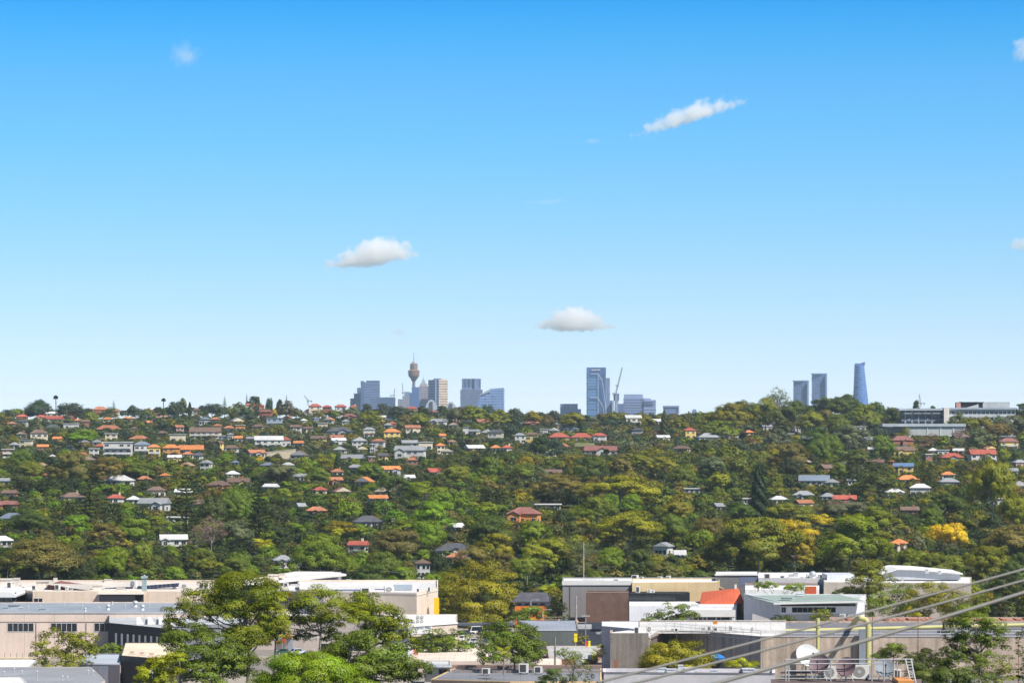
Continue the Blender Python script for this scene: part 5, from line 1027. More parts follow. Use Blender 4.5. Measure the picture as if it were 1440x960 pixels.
def vent(px, py, D, r, where, col=(.62,.63,.63)):
    x, y, z = W(px, py, D); s = D / F * r
    o = thing('roof_ventilator', (x, y, z), cat='roof ventilator'); mb = MB(); mb.lathe((0, 0, 0), [(.75*s, 0), (.6*s, .7*s), (.55*s, 1.0*s)], 14); mb.build('throat', MT['white'], o)
    mb = MB(); mb.lathe((0, 0, 1.7*s), [(.55*s, -.7*s), (.95*s, -.35*s), (1.0*s, 0), (.85*s, .45*s), (.4*s, .75*s), (.05*s, .8*s)], 16); mb.build('turbine_head', MT['steel'], o, col)
    CLUTTER.append(dict(obj=o, where=where, px=px, nm='domed turbine ventilator'))
def duct(px, py, D, w, h, where, col=(.66,.66,.64), nm='boxy pale roof duct', deep=1.2):
    x, y, z = W(px, py, D); s = D / F
    o = thing('roof_duct', (x, y, z), cat='roof duct'); mb = MB(); mb.box(-w*s/2, w*s/2, -w*s*deep/2, w*s*deep/2, 0, h*s*.82); mb.build('housing', MT['metal'], o, col)
    mb = MB(); mb.box(-w*s*.56, w*s*.56, -w*s*deep*.56, w*s*deep*.56, h*s*.83, h*s); mb.build('cap', MT['metal'], o, tuple(c * .9 for c in col))
    mb = MB(); mb.cyl((w*s*.5 - .02, 0, h*s*.3), (w*s*.5 + .35*w*s, 0, h*s*.3), .16*h*s, n=8); mb.build('outlet_pipe', MT['steel'], o)
    CLUTTER.append(dict(obj=o, where=where, px=px, nm=nm))
def pipe_stack(px, py, D, h, where):
    x, y, z = W(px, py, D); s = D / F; o = thing('vent_pipe', (x, y, z), cat='vent pipe'); mb = MB(); mb.cyl((0,0,0), (0,0,h*s), .09, n=8); mb.build('pipe', MT['steel'], o); mb = MB(); mb.lathe((0,0,h*s), [(.2, .05), (.22, .1), (.03, .3)], 8); mb.build('cowl', MT['steel'], o)
    CLUTTER.append(dict(obj=o, where=where, px=px, nm='thin metal vent pipe'))
pinkc, tanc = (.73,.59,.50), (.76,.61,.47)

# --- left: pink two-storey factory
o, P, z1 = bld('long pink two-storey factory with bands of windows and a flat grey metal roof', [(-70,830),(290,830),(290,881),(-70,881)], (861,830), MT['panel'], pinkc, (.33,.36,.39), 'factory', 'factory', MT['metal'], par=.25)
for a, b in ((11, 47), (72, 108), (133, 168)): on(o, 'window', P, 0, a, b, 876, 887, WIN, frame=.15, mull=5)
on(o, 'window', P, 0, 170, 206, 876, 887, WIN, frame=.15, mull=5)
on(o, 'dark_line', P, 0, -40, 288, 873.4, 874.1, MT['trim'], (.34,.27,.24), out=.10); on(o, 'parapet_capping', P, 0, -40, 290, 860.6, 861.8, MT['trim'], (.50,.50,.51), out=.14)  # a thin darker line runs across the wall
for a in (50.5, 121): on(o, 'downpipe', P, 0, a, a + .9, 875, 930, MT['trim'], (.33,.27,.25), out=.16)
zr = z1 - .25; W1 = 'on the pink factory roof'
for px, py, r in ((152, 857, 4.2), (190.5, 853, 4.6), (200.5, 857.5, 4.2), (120, 859, 2.6), (158, 849, 2)): D = (CZ - zr) / (py - HY) * F; vent(px, py, D, r * .8, W1)
for px, py, w, h in ((20, 856, 14, 7), (8, 857, 8, 4), (60, 858, 9, 3)): D = (CZ - zr) / (py - HY) * F; duct(px, py, D, w, h, W1, (.42,.45,.49), 'low grey roof duct')
for px, py in ((40, 857), (57, 856), (116, 856), (139, 858), (176, 855), (90, 852), (210, 852)): D = (CZ - zr) / (py - HY) * F; pipe_stack(px, py, D, 4, W1)
o = thing('sign_board', W(258, 861, 834), 'white glazed sign board with blue lettering at the end of the pink factory roof', 'sign'); D = 834
mb = MB(); a, b = W(246, 851.5, D), W(272, 860.4, D); mb.box(a[0], b[0], D, D + .3, b[2], a[2]); mb.build('board', MT['white'], o, world=True)
def letters(o, txt, px, py, D, hpx, col, part='lettering', rz=0.0, wpx=None, mat='trim', out=.06):
    """raised lettering facing the camera: one part"""
    cu = bpy.data.curves.new('t', 'FONT'); cu.body = txt; cu.extrude = .02; cu.size = 1; tmp = bpy.data.objects.new('t', cu); COL.objects.link(tmp)
    dg = bpy.context.evaluated_depsgraph_get(); me = bpy.data.meshes.new_from_object(tmp.evaluated_get(dg)); bpy.data.objects.remove(tmp); bpy.data.curves.remove(cu)
    n = len(me.vertices); co_ = np.zeros(n * 3); me.vertices.foreach_get('co', co_); co_ = co_.reshape(-1, 3); s = hpx * D / F / max(np.ptp(co_[:, 1]), .1); sx = s if wpx is None else wpx * D / F / np.ptp(co_[:, 0])
    X = (co_[:, 0] - co_[:, 0].mean()) * sx; Z = (co_[:, 1] - co_[:, 1].min()) * s; x, y, z = W(px, py, D)
    V = np.stack([x + X * math.cos(rz) - o.location.x, y + X * math.sin(rz) - co_[:, 2] - out - o.location.y, z + Z - o.location.z], 1)
    me.vertices.foreach_set('co', V.ravel()); me.materials.clear(); me.materials.append(MT[mat]); me.update()
    q = bpy.data.objects.new(part, me); COL.objects.link(q); q.parent = o; q.color = (*col, 1); return q
letters(o, 'Rand', 263, 859.6, 834, 3.4, (.05,.1,.4)); mb = MB()
mb.box(W(246.5, 0, 833)[0], W(272, 0, 833)[0], 833.93, 833.98, zat(855.4, D), zat(852, D)); mb.build('glazing', MT['glass'], o, world=True)

# --- left: tan warehouse behind
o, P, z2 = bld('tan flat-roofed warehouse with a dark loading bay behind the pink factory', [(46,890),(302,890),(302,955),(-60,955),(-60,926),(18,915)], (831,890), MT['panel'], tanc, (.62,.56,.49))
on(o, 'loading_bay_shade', P, 0, 140, 202, 835, 850, MT['dark'], out=.03); on(o, 'bay_canopy', P, 0, 138, 203, 833.2, 835, MT['trim'], (.7,.66,.6), out=1.6); on(o, 'bay_lining', P, 0, 141, 190, 837, 848, MT['wall'], (.24,.22,.21), out=.06)  # flat near-black panel paints the shade inside the bay
on(o, 'window', P, 0, 48, 53.5, 841, 850, WIN, frame=.1); on(o, 'window', P, 0, 54.5, 59.5, 841, 850, WIN, frame=.1); on(o, 'window', P, 5, 38, 45.5, 841, 850, WIN, frame=.1, mull=2)
on(o, 'shade_toned_end_wall', P, 5, 19, 45.9, 831.2, 852, MT['panel'], (.36,.33,.36), out=.03)  # this left side is greyed in colour to paint its shade
A, B = xy(-60, 953), xy(302, 953); panel(o, 'rear_parapet', A, B, 0, 1, z2 - .5, zat(815.5, 953), MT['panel'], (.62,.52,.44), out=.3)
W2 = 'on the tan warehouse roof'
def roofD(z, py): return (CZ - z) / (py - HY) * F
# butterfly roof, flue, solar arrays
q = MB(); zb = z2 - .4
q.hexa([W(66, 821.5, 908), W(128, 830.5, 903), W(152, 823, 938), W(72, 817.5, 945)], [W(66, 820.6, 908), W(128, 829.6, 903), W(152, 822.2, 938), W(72, 816.6, 945)]); q.build('skillion_roof', MT['metal'], o, (.64,.57,.48), world=True)
q = MB(); a, b = W(68, 0, 909), W(124, 0, 905); q.hexa([(a[0], a[1], zb), (b[0], b[1], zb), (b[0], b[1] + 25, zb), (a[0], a[1] + 25, zb)], [(a[0], a[1], zat(821.8, 909)), (b[0], b[1], zat(830.3, 905)), (b[0], b[1] + 25, zat(830.6, 905)), (a[0], a[1] + 25, zat(822, 909))]); q.build('skillion_wall', MT['brick'], o, (.22,.09,.075), world=True)
o = thing('flue', W(203, 834, 893), 'tall square grey-green flue with a wider cap rising above the tan warehouse', 'flue'); s = 893 / F
q = MB(); q.box(-3.2*s, 3.2*s, -3.2*s, 3.2*s, -2, 21.5*s); q.build('shaft', MT['metal'], o, (.38,.46,.46)); q = MB(); q.box(-4.4*s, 4.4*s, -4.4*s, 4.4*s, 21.6*s, 24.6*s); q.build('cap', MT['metal'], o, (.40,.46,.48)); q = MB(); q.cyl((0,0,24.7*s), (0,0,26.5*s), 1.3*s, n=8); q.build('terminal', MT['steel'], o)
for a, b, pa, pb, n, lab in ((146, 186, 826, 824.5, 7, 'dark solar array on the tan warehouse roof left of the flue'), (192, 251, 823.5, 819, 10, 'dark solar array on the tan warehouse roof reaching right of the flue')):
    D0 = 912; o = thing('solar_array', W(a, pa + 5, D0), lab, 'solar panels', 'rooftop solar arrays')
    for i in range(n):
        u0, u1 = a + (b - a) * i / n, a + (b - a) * (i + .94) / n; p = pa + (pb - pa) * i / n; q = MB()
        v = [W(u0, p + 4.8, D0), W(u1, p + 4.7, D0), W(u1 + 1.5, p - .2, D0 + 4), W(u0 + 1.5, p - .1, D0 + 4)]; q.hexa([(x, y, z - .06) for x, y, z in v], v); q.build('panel', MT['solar'], o, world=True)
for px, w, h, k in ((13, 7, 12, 0), (33, 5, 5, 0), (48, 6, 7, 0), (81, 7, 8, 0), (94, 5, 6, 1), (101, 5, 4, 1), (246, 6, 6, 0), (188, 8, 11, 1), (260, 9, 6, 1), (284, 6, 6, 0), (290, 6, 6, 0)): 
    py = 829.5 - (0 if px < 150 else 3); ac(px, py, roofD(z2 - .45, py), w, h, W2, k)
for px, py, w, h in ((24, 826, 7, 14), (60, 824, 16, 8), (137, 829, 12, 7), (8, 821, 18, 8), (170, 830, 10, 4), (78, 818, 5, 6), (152, 818, 10, 4)): duct(px, py, roofD(z2 - .45, py), w, h, W2, (.72,.64,.56))
o, P, z = bld('low building with a bulging white canopy and dark glazing at the left edge', [(-60,882),(23,882),(23,912),(-60,912)], (833,882), MT['dark'], None, (.7,.7,.7), 'canopy_building', 'building')
q = MB(); pr = [(-60, 839.5), (22, 839.5), (22.5, 837), (19, 834), (13, 832.4), (-60, 832)]; q.hexa([W(a, b, 880) for a, b in pr][::1], [(W(a, b, 880)[0], 912, W(a, b, 880)[2]) for a, b in pr]); q.build('white_canopy', MT['white'], o, world=True); on(o, 'glazing', P, 0, -20, 16, 841, 846, WIN, frame=.1, mull=5)

# --- left: black building, dark shed, blue-grey shed, bottom roofs, sandstone wall
o, P, z3 = bld('black-walled building with a row of slim white windows and roof louvres', [(152,800),(243,775),(346,792),(346,838),(152,838)], (875,800), MT['wall'], (.040,.036,.042), (.42,.43,.44), 'black_building', 'building')
for i in range(8): a = 162 + i * 8.25; on(o, 'window', P, 0, a, a + 2.6, 889.5 + i * .7, 907 + i * .9, MT['white'], out=.06)
on(o, 'side_wall', P, 1, 244, 346, 877.5, 925, MT['wall'], (.20,.20,.22), out=.04)
for i in range(4):
    px = 192 + i * 15.5; D = 800; q = MB(); x, y, z = W(px, 882, D); q.hexa([(x, y, z3 - .4), (x + 1.6, y, z3 - .4), (x + 1.6, y + 1, z3 - .4), (x, y + 1, z3 - .4)], [(x, y + .5, z3 + 1.3), (x + .6, y + .5, z3 + 1.3), (x + .6, y + 1, z3 + 1.3), (x, y + 1, z3 + 1.3)]); q.build('roof_louvre', MT['white'], o, world=True)
    if i < 3: q = MB(); q.box(x + 1.8, W(px + 15, 0, D)[0], y + 1.2, y + 1.5, z3 - .4, z3 + .7); q.build('plant_screen', MT['metal'], o, (.30,.33,.36), world=True)
o, P, z = bld('dark corrugated shed with a cream roof and three small roof vents', [(170,705),(228,695),(262,712),(262,748),(176,748)], (921,705), MT['metal'], (.075,.065,.062), (.68,.57,.43), 'corrugated_shed', 'shed', par=.15)
for px in (185.5, 199.5, 213): D = roofD(z - .15, 920 + (px - 185) * .09); duct(px, 920 + (px - 185) * .09, D, 6, 5, 'on the cream shed roof', (.72,.55,.45), 'small square roof vent', 1)
o, P, z = bld('small blue-grey shed with a pale roof beside the dark corrugated shed', [(115,700),(169,698),(169,730),(113,730)], (932,700), MT['metal'], (.25,.26,.31), (.48,.51,.55), 'storage_shed', 'shed', MT['metal'], par=.2)
on(o, 'roller_door', P, 0, 153, 168, 934.5, 965, MT['metal'], (.14,.13,.15), out=.05); on(o, 'fascia', P, 0, 114, 169, 932.2, 934, MT['trim'], (.45,.47,.52), out=.08)
o, P, z = bld('broad low grey roof with pipes along the bottom edge', [(-60,600),(96,610),(148,652),(128,690),(-60,690)], (937,690), MT['wall'], (.5,.45,.4), (.34,.34,.35), 'factory', 'factory', MT['metal'], par=.05)
for px, py, h in ((20, 945, 5), (31, 948, 4), (52, 956, 12), (88, 955, 4), (95, 956, 4), (124, 947, 4), (131, 948, 4), (6, 950, 5)): pipe_stack(px, py, roofD(z, py), h, 'on the broad bottom grey roof')
o2, P, z = bld('bright white flat roof in the bottom left corner', [(-60,612),(46,612),(30,640),(-60,640)], (951.5,640), MT['wall'], (.6,.6,.58), (.66,.65,.63), 'annex', 'building', par=.1)
o2, P, z = bld('white strip roof between the small gum and the grey bottom roof', [(-60,712),(40,712),(52,735),(-60,735)], (937,712), MT['wall'], (.6,.6,.58), (.66,.65,.63), 'annex', 'building', par=.1)
o = thing('sandstone_wall', W(10, 936, 775), 'golden sandstone retaining wall below the pink factory', 'wall')
q = MB(); a, b = W(-40, 937, 775), W(52, 937, 775); q.box(a[0], b[0], 775, 777, a[2] - 3, zat(925.5, 775)); q.build('stone_face', MT['brick'], o, (.66,.45,.19), world=True); q = MB(); q.box(a[0], b[0], 774.9, 777.1, zat(925.5, 775) + .004, zat(924.6, 775)); q.build('coping', MT['wall'], o, (.7,.56,.34), world=True)
for i in range(7): q = MB(); x = W(-2 + i * 8.5, 0, 776)[0]; q.cyl((x, 776, zat(924.6, 775)), (x, 776, zat(924.6, 775) + 1.1), .04, n=5); q.build('rail_post', MT['dark'], o, world=True)

# --- middle
o = thing('showroom', W(425, 825, 960), 'building under a broad white wedge roof that points right, behind the gum trees', 'building')
q = MB(); q.hexa([W(376, 826, 962), W(471, 826, 972), (W(471,0,972)[0], 1008, zat(826, 972)), (W(376,0,962)[0], 1008, zat(826, 962))], [W(376, 818.6, 962), W(471, 810, 972), (W(471,0,972)[0], 1008, zat(811, 972)), (W(376,0,962)[0], 1008, zat(818, 962))]); q.build('wall', MT['panel'], o, (.36,.34,.38), world=True)
rf = [W(342, 819.5, 940), W(380, 818, 950), W(440, 811.5, 958), W(487, 806.6, 968), W(468, 803.2, 1015), W(415, 803.0, 1015), W(385, 809.5, 1010), W(345, 814.5, 1000)]
q = MB(); q.hexa([(x, y, z - .5) for x, y, z in rf], rf); q.build('wedge_roof', MT['roof'], o, (.68,.65,.61), world=True)
for px, py, w, h in ((385, 816, 14, 9), (397, 812, 8, 6), (372, 818, 8, 6)): duct(px, py, 965, w, h, 'on the white wedge roof', (.76,.66,.56))
o, P, z4 = bld('crowded white roof block with many air conditioners behind the tan corner wall', [(392,918),(470,912),(586,906),(586,955),(392,955)], (831,912), MT['panel'], (.52,.50,.50), (.66,.64,.61), 'showroom', 'building')
on(o, 'orange_band', P, 0, 393, 411, 833, 839.5, MT['plast'], (.62,.14,.05), out=.06); on(o, 'window', P, 0, 394, 412, 840.5, 848, WIN, frame=.12, mull=3); on(o, 'eave', P, 0, 389, 432, 828.8, 830.8, MT['trim'], (.78,.77,.76), out=1.5)
W4 = 'on the crowded white roof'
for px, py, w, h, k in ((388.5, 824.5, 7, 6, 0), (402, 825, 7, 6, 0), (423, 824.5, 8, 7, 1), (437, 824, 8, 7, 0), (447, 830, 5, 5, 0), (459, 829, 6, 6, 0), (471, 829, 7, 9, 0), (478, 822, 8, 6, 1), (490, 820, 6, 6, 1), (519, 822, 13, 5, 0), (500, 822, 7, 7, 0)): ac(px, py, roofD(z4 - .45, py), w, h, W4, k)
for px, py, w, h in ((453, 826, 6, 8), (431, 829, 8, 5), (510, 824, 8, 3)): duct(px, py, roofD(z4 - .45, py), w, h, W4)
o, P, z5 = bld('tan corner building with smooth walls, a dark downpipe and a yellow pylon', [(421,892),(455,884),(586,872),(616,900),(616,945),(421,945)], (833,872), MT['panel'], (.72,.60,.48), (.62,.60,.58), 'showroom', 'building', th=.35)
on(o, 'shade_grey_wall', P, 0, 421.5, 454.8, 833, 900, MT['panel'], (.40,.38,.41), out=.04); on(o, 'downpipe', P, 1, 524.5, 525.6, 834, 876, MT['trim'], (.22,.2,.2), out=.2); on(o, 'downpipe', P, 1, 516.5, 517, 834, 876, MT['trim'], (.42,.36,.3), out=.1)  # greyed panel paints the shade on the left-turned wall
on(o, 'capping', P, 1, 455, 586, 832.3, 833.6, MT['trim'], (.66,.62,.58), out=.10); on(o, 'capping', P, 2, 586, 616, 832.3, 833.6, MT['trim'], (.66,.62,.58), out=.10)
q = MB(); x, y, _ = W(614, 0, 886); q.box(x - .62, x + .62, y - 2, y + .2, float(ground(x, y)) - 2, zat(840, 886)); q.build('yellow_pylon', MT['plast'], o, (.80,.50,.01), world=True)
W5 = 'on the tan corner building'
for px, py, w, h, k in ((514, 834, 14, 8, 0), (547, 833, 13, 9, 1), (588, 832, 4, 5, 0), (604, 832, 3, 7, 0), (499, 834, 5, 4, 0)): ac(px, py, roofD(z5 - .45, py), w, h, W5, k)
q = MB(); a, b = W(553, 0, 895), W(579, 0, 895); q.box(a[0], b[0], 893, 900, z5 - .4, zat(822.5, 895)); q.build('plant_screen', MT['metal'], o, (.42,.48,.54), world=True); q = MB(); q.box(W(470, 0, 893)[0], W(512, 0, 893)[0], 893, 896, z5 - .4, zat(829, 893)); q.build('blue_screen', MT['metal'], o, (.08,.11,.26), world=True); q = MB(); q.box(W(527, 0, 897)[0], W(540, 0, 897)[0], 897, 899, z5 - .4, zat(828, 897)); q.build('blue_screen', MT['metal'], o, (.08,.11,.26), world=True)
# meat market
o, P, z6 = bld('white and tan corner shop with a white sign board and dark shopfront', [(574,790),(643,804),(643,838),(544,838),(544,808)], (879,790), MT['wall'], (.62,.50,.41), (.66,.64,.61), 'corner_shop', 'shop', par=.15)
on(o, 'white_wall', P, 4, 546, 573.9, 879.6, 940, MT['wall'], (.74,.75,.79), out=.05); on(o, 'corner_pillar', P, 0, 571.8, 575.3, 881, 930, MT['white'], out=.35); on(o, 'roof_edge', P, 0, 574, 643, 877, 878.7, MT['trim'], (.8,.77,.72), out=.25); on(o, 'roof_edge', P, 4, 545, 574, 877.0, 878.7, MT['trim'], (.82,.82,.82), out=.25)
A, B = edge(P, 0); an = math.atan2(B[1] - A[1], B[0] - A[0])
on(o, 'sign_board', P, 0, 576.3, 607, 880.6, 890.6, MT['white'], out=.12)
pD = 790 + (804 - 790) * tpx(P, 0, 592); letters(o, 'T BONE MEAT MARKET', 591.8, 883.9, pD, 4.2, (.10,.16,.20), rz=an, wpx=27 / math.cos(an) * .93, out=.34)
on(o, 'soffit', P, 0, 576, 640, 892.6, 894, MT['dark'], out=1.2); on(o, 'shop_window', P, 0, 576.3, 608, 896, 912, WIN, frame=.12, mull=4, out=.08); on(o, 'transom', P, 0, 576.3, 606, 895.2, 898, MT['frame'], out=.14); on(o, 'dark_paint_and_shade', P, 0, 609, 640, 892, 925, MT['dark'], out=.04)  # near-black panel beside the shop window is painted shade
for a, b, c in ((575.6, 580, (.7,.62,.75)), (582, 588, (.75,.2,.06)), (589, 592, (.75,.72,.74))): on(o, 'poster', P, 0, a, b, 912.5, 918.5, MT['plast'], c, out=.1)
oo = thing('condenser_unit', W(590.5, 876.2, 803), 'square four-fan condenser standing on the corner shop roof', 'air conditioner'); s = 803 / F
q = MB(); q.box(-6.2*s, 6.2*s, -1, 1, 0, 12*s); q.build('cabinet', MT['white'], oo)
for i in (-1, 1):
    for j in (0, 1): q = MB(); q.cyl((i*2.9*s, -1.02, (3.2 + 5.6*j)*s), (i*2.9*s, -1.10, (3.2 + 5.6*j)*s), 2.1*s, n=14); f_ = q.build('fan_grille', MT['grille'], oo); q = MB(); q.cyl((i*2.9*s, -1.102, (3.2 + 5.6*j)*s), (i*2.9*s, -1.14, (3.2 + 5.6*j)*s), .8*s, n=8); q.build('fan_hub', MT['white'], f_)
duct(568, 876.5, 800, 6, 12, 'at the back of the corner shop roof', (.78,.78,.77), 'tall white roof duct')
# white-lettered store behind the gums
o, P, z = bld('pale store with big white letters half hidden behind the gum trees', [(348,872),(548,860),(548,885),(348,898)], (869,860), MT['wall'], (.68,.60,.54), (.72,.70,.67), 'store', 'shop')
on(o, 'blue_grey_panel', P, 0, 404, 412, 895, 915, MT['wall'], (.42,.47,.55), out=.05); pD = 872 - 12 * .41; letters(o, 'EDFLISH', 431.5, 898.0, pD, 4.6, (.84,.84,.82), wpx=40, rz=-.33, out=.22); on(o, 'awning', P, 0, 399, 411, 893, 896, MT['plast'], (.55,.12,.04), out=1.0); on(o, 'shop_window', P, 0, 450, 520, 905, 918, WIN, frame=.12, mull=6)
o = thing('flag_banner', W(397, 912, 850), 'bright red feather banner beside the pale lettered store', 'banner'); q = MB(); x, y, z = W(397, 914, 850); q.cyl((x, y, z - 2), (x, y, zat(893, 850)), .05, n=6); q.build('pole', MT['steel'], o, world=True); q = MB(); q.hexa([(x+.06, y, zat(903, 850)), (x + .8, y, zat(903, 850)), (x+.8, y+.04, zat(903, 850)), (x+.06, y+.04, zat(903, 850))], [(x+.06, y, zat(893.5, 850)), (x+.45, y, zat(894.5, 850)), (x+.45, y+.04, zat(894.5, 850)), (x+.06, y+.04, zat(893.5, 850))]); q.build('banner', MT['plast'], o, (.80,.07,.02), world=True)
o = thing('billboard', W(343, 862, 846), 'small red and white sign on a post showing through the big gum crown', 'sign'); D = 846; q = MB(); q.box(W(340, 0, D)[0], W(348, 0, D)[0], D, D + .3, zat(858.5, D), zat(851.5, D)); q.build('panel', MT['plast'], o, (.70,.14,.14), world=True); q = MB(); q.box(W(340, 0, D)[0], W(348, 0, D)[0], D - .02, D + .3, zat(860, D), zat(858.6, D)); q.build('white_strip', MT['white'], o, world=True); q = MB(); q.cyl((W(344, 0, D)[0], D + .15, 4), (W(344, 0, D)[0], D + .15, zat(860, D)), .12, n=6); q.build('post', MT['steel'], o, world=True)

# --- middle bottom
o, P, z = bld('cream sawtooth-roofed workshop below the corner shop', [(588,735),(692,735),(692,778),(588,778)], (929,735), MT['wall'], (.6,.48,.4), (.66,.56,.46), 'workshop', 'workshop', par=.05)
for a in (627, 656):
    q = MB(); D = 737; q.hexa([W(a, 941, D), W(a + 24, 941, D), (W(a + 24, 0, D)[0], D + 26, zat(941, D)), (W(a, 0, D)[0], D + 26, zat(941, D))], [W(a, 929, D), W(a + 24, 939.5, D), (W(a + 24, 0, D)[0], D + 26, zat(939.5, D)), (W(a, 0, D)[0], D + 26, zat(929, D))]); 
    q.build('sawtooth', MT['brick'], o, (.20,.115,.085), world=True); q = MB(); q.hexa([W(a - .5, 928.6, D - .6), W(a + 25, 939.6, D - .6), (W(a + 25, 0, D)[0], D + 27, zat(939.6, D)), (W(a - .5, 0, D)[0], D + 27, zat(928.6, D))], [W(a - .5, 927.8, D - .6), W(a + 25, 938.8, D - .6), (W(a + 25, 0, D)[0], D + 27, zat(938.8, D)), (W(a - .5, 0, D)[0], D + 27, zat(927.8, D))]); q.build('sawtooth_roof', MT['roof'], o, (.66,.56,.46), world=True)
o, P, z = bld('small grey-roofed cottage shop in front of the cream sawtooth workshop', [(597,690),(633,690),(633,712),(597,712)], (938,690), MT['wall'], (.55,.52,.48), (.46,.47,.48), 'cottage', 'building', par=.3)
q = MB(); D = 689; q.hexa([W(593, 938, D - .5), W(636, 938, D - .5), W(634, 932.5, 712), W(600, 932.5, 712)], [W(593, 937, D - .5), W(636, 937, D - .5), W(634, 931.7, 712), W(600, 931.7, 712)]); q.build('sloping_roof', MT['metal'], o, (.45,.47,.49), world=True); on(o, 'window', P, 0, 601, 608, 940, 947, WIN, frame=.1); on(o, 'window', P, 0, 617, 629, 940, 947, WIN, frame=.1, mull=2)
o, P, z7 = bld('long grey flat roof with brown edges and a tan front along the bottom', [(606,668),(718,662),(846,662),(846,700),(640,700)], (957.5,662), MT['metal'], (.70,.50,.24), (.20,.20,.22), 'workshop', 'workshop', par=.12)
on(o, 'brown_wall', P, 0, 607, 717, 957, 985, MT['metal'], (.22,.16,.13), out=.05); q = MB(); q.box(W(622, 0, 699)[0], W(846, 0, 699)[0], 698, 700.2, z7 - .1, z7 + .55); q.build('brown_parapet', MT['wall'], o, (.26,.18,.15), world=True); q = MB(); q.box(W(640, 0, 688)[0], W(846, 0, 688)[0], 687.6, 688.4, z7 - .1, z7 + .3); q.build('roof_ridge', MT['metal'], o, (.32,.27,.24), world=True)
W7 = 'on the long grey roof at the bottom'
for px, py, w, h, k in ((683.5, 948, 11, 9, 0), (736.5, 946.5, 13, 14, 0), (757, 946.5, 11, 10, 0)): ac(px, py, roofD(z7, py), w, h, W7, k, rz=-.1)
o, P, z = bld('pale grey metal roof of a low shed beside the stained concrete building', [(772,790),(838,790),(846,838),(768,838)], (926,790), MT['brick'], (.3,.15,.1), (.54,.52,.48), 'shed', 'shed', MT['metal'], par=.03)
duct(814, 934, 745, 9, 16, 'standing before the pale grey shed roof', (.44,.45,.46), 'grey square flue with a cap')
o, P, z = bld('cream peaked slab roof between the shed and the round street tree', [(752,722),(786,722),(790,750),(758,750)], (938,722), MT['wall'], (.7,.6,.5), (.66,.56,.46), 'annex', 'building', par=.05)
q = MB(); q.hexa([W(752, 937.6, 721), W(787, 937.6, 721), W(790, 937, 750), W(757, 937, 750)], [W(752, 937, 721), W(787, 937, 721), W(782, 926, 750), W(768, 925, 750)]); q.build('peaked_roof', MT['roof'], o, (.66,.56,.46), world=True)
o, P, z = bld('dark grey-green shed wall left of the yellow pylon sign', [(752,850),(811,850),(811,895),(728,895)], (886,850), MT['metal'], (.13,.145,.14), (.34,.36,.40), 'shed', 'shed', MT['metal'], par=.1)
on(o, 'white_edge', P, 0, 752, 811, 884.9, 886, MT['trim'], (.6,.6,.62), out=.1)
o, P, z = bld('charcoal building with a white painted word beside the stained concrete wall', [(812,862),(850,862),(850,892),(812,892)], (884,862), MT['wall'], (.045,.055,.075), (.3,.3,.3), 'charcoal_building', 'building')
on(o, 'upper_step', P, 0, 832, 846, 877, 884, MT['wall'], (.05,.06,.085), out=.3); letters(o, 'NXT I', 843, 891.2, 862, 3.6, (.85,.85,.85), wpx=9)
def pylon(px, t, b, D, w, col, label):
    o = thing('pylon_sign', W(px, b, D), label, 'sign'); s = D / F; q = MB(); x, y, z = W(px, t, D); q.box(x - w*s/2, x + w*s/2, y, y + .3, zat(b, D), z); q.build('panel', MT['plast'], o, col, world=True); q = MB(); g = float(ground(x, y)); q.cyl((x, y + .15, g - .5), (x, y + .15, zat(b, D)), .09, n=6); q.build('post', MT['steel'], o, world=True)
    q = MB(); q.box(x - w*s*.36, x + w*s*.36, y - .03, y, zat(t + (b - t) * .42, D), zat(t + (b - t) * .2, D)); q.build('faded_mark', MT['plast'], o, tuple(c * .8 for c in col), world=True)
pylon(809.5, 890.5, 902, 840, 4.4, (.86,.70,.01), 'tall bright yellow pylon sign before the dark shed wall'); pylon(825.3, 901, 908, 836, 2.6, (.72,.04,.08), 'small red upright sign next to a yellow one'); pylon(828.8, 900.5, 908.8, 834, 3, (.86,.78,.02), 'small yellow upright sign right of the red one')
o = thing('terrace', W(790, 884, 930), 'cream terrace with a timber pergola below the grey hall', 'terrace'); q = MB(); D = 925; q.box(W(768, 0, D)[0], W(826, 0, D)[0], D, D + 20, 2, zat(880, D)); q.build('deck', MT['wall'], o, (.62,.52,.42), world=True)
for px in (766, 774, 782, 790): q = MB(); x = W(px, 0, 935)[0]; q.cyl((x, 935, zat(880, D)), (x, 935, zat(867, 935)), .12, n=6); q.build('post', MT['bark'], o, (.2,.15,.12), world=True)
for py in (867, 870.5): q = MB(); q.box(W(765, 0, 935)[0], W(791, 0, 935)[0], 934.8, 935.2, zat(py + .5, 935), zat(py - .3, 935)); q.build('beam', MT['bark'], o, (.22,.17,.14), world=True)
for px, c, lab in ((797, (.03,.12,.42), 'blue'), (811, (.70,.28,.10), 'orange'), (786, (.5,.42,.34), 'beige')):
    oo = thing('sun_umbrella', W(px, 879, 926.5), lab + ' closed sun umbrella on the cream terrace', 'umbrella'); q = MB(); q.cyl((0,0,-.3), (0,0,1.9), .04, n=6); q.build('pole', MT['steel'], oo); q = MB(); q.lathe((0,0,.8), [(.55, 0), (.45, .35), (.06, .85)], 10); q.build('canopy', MT['plast'], oo, c)
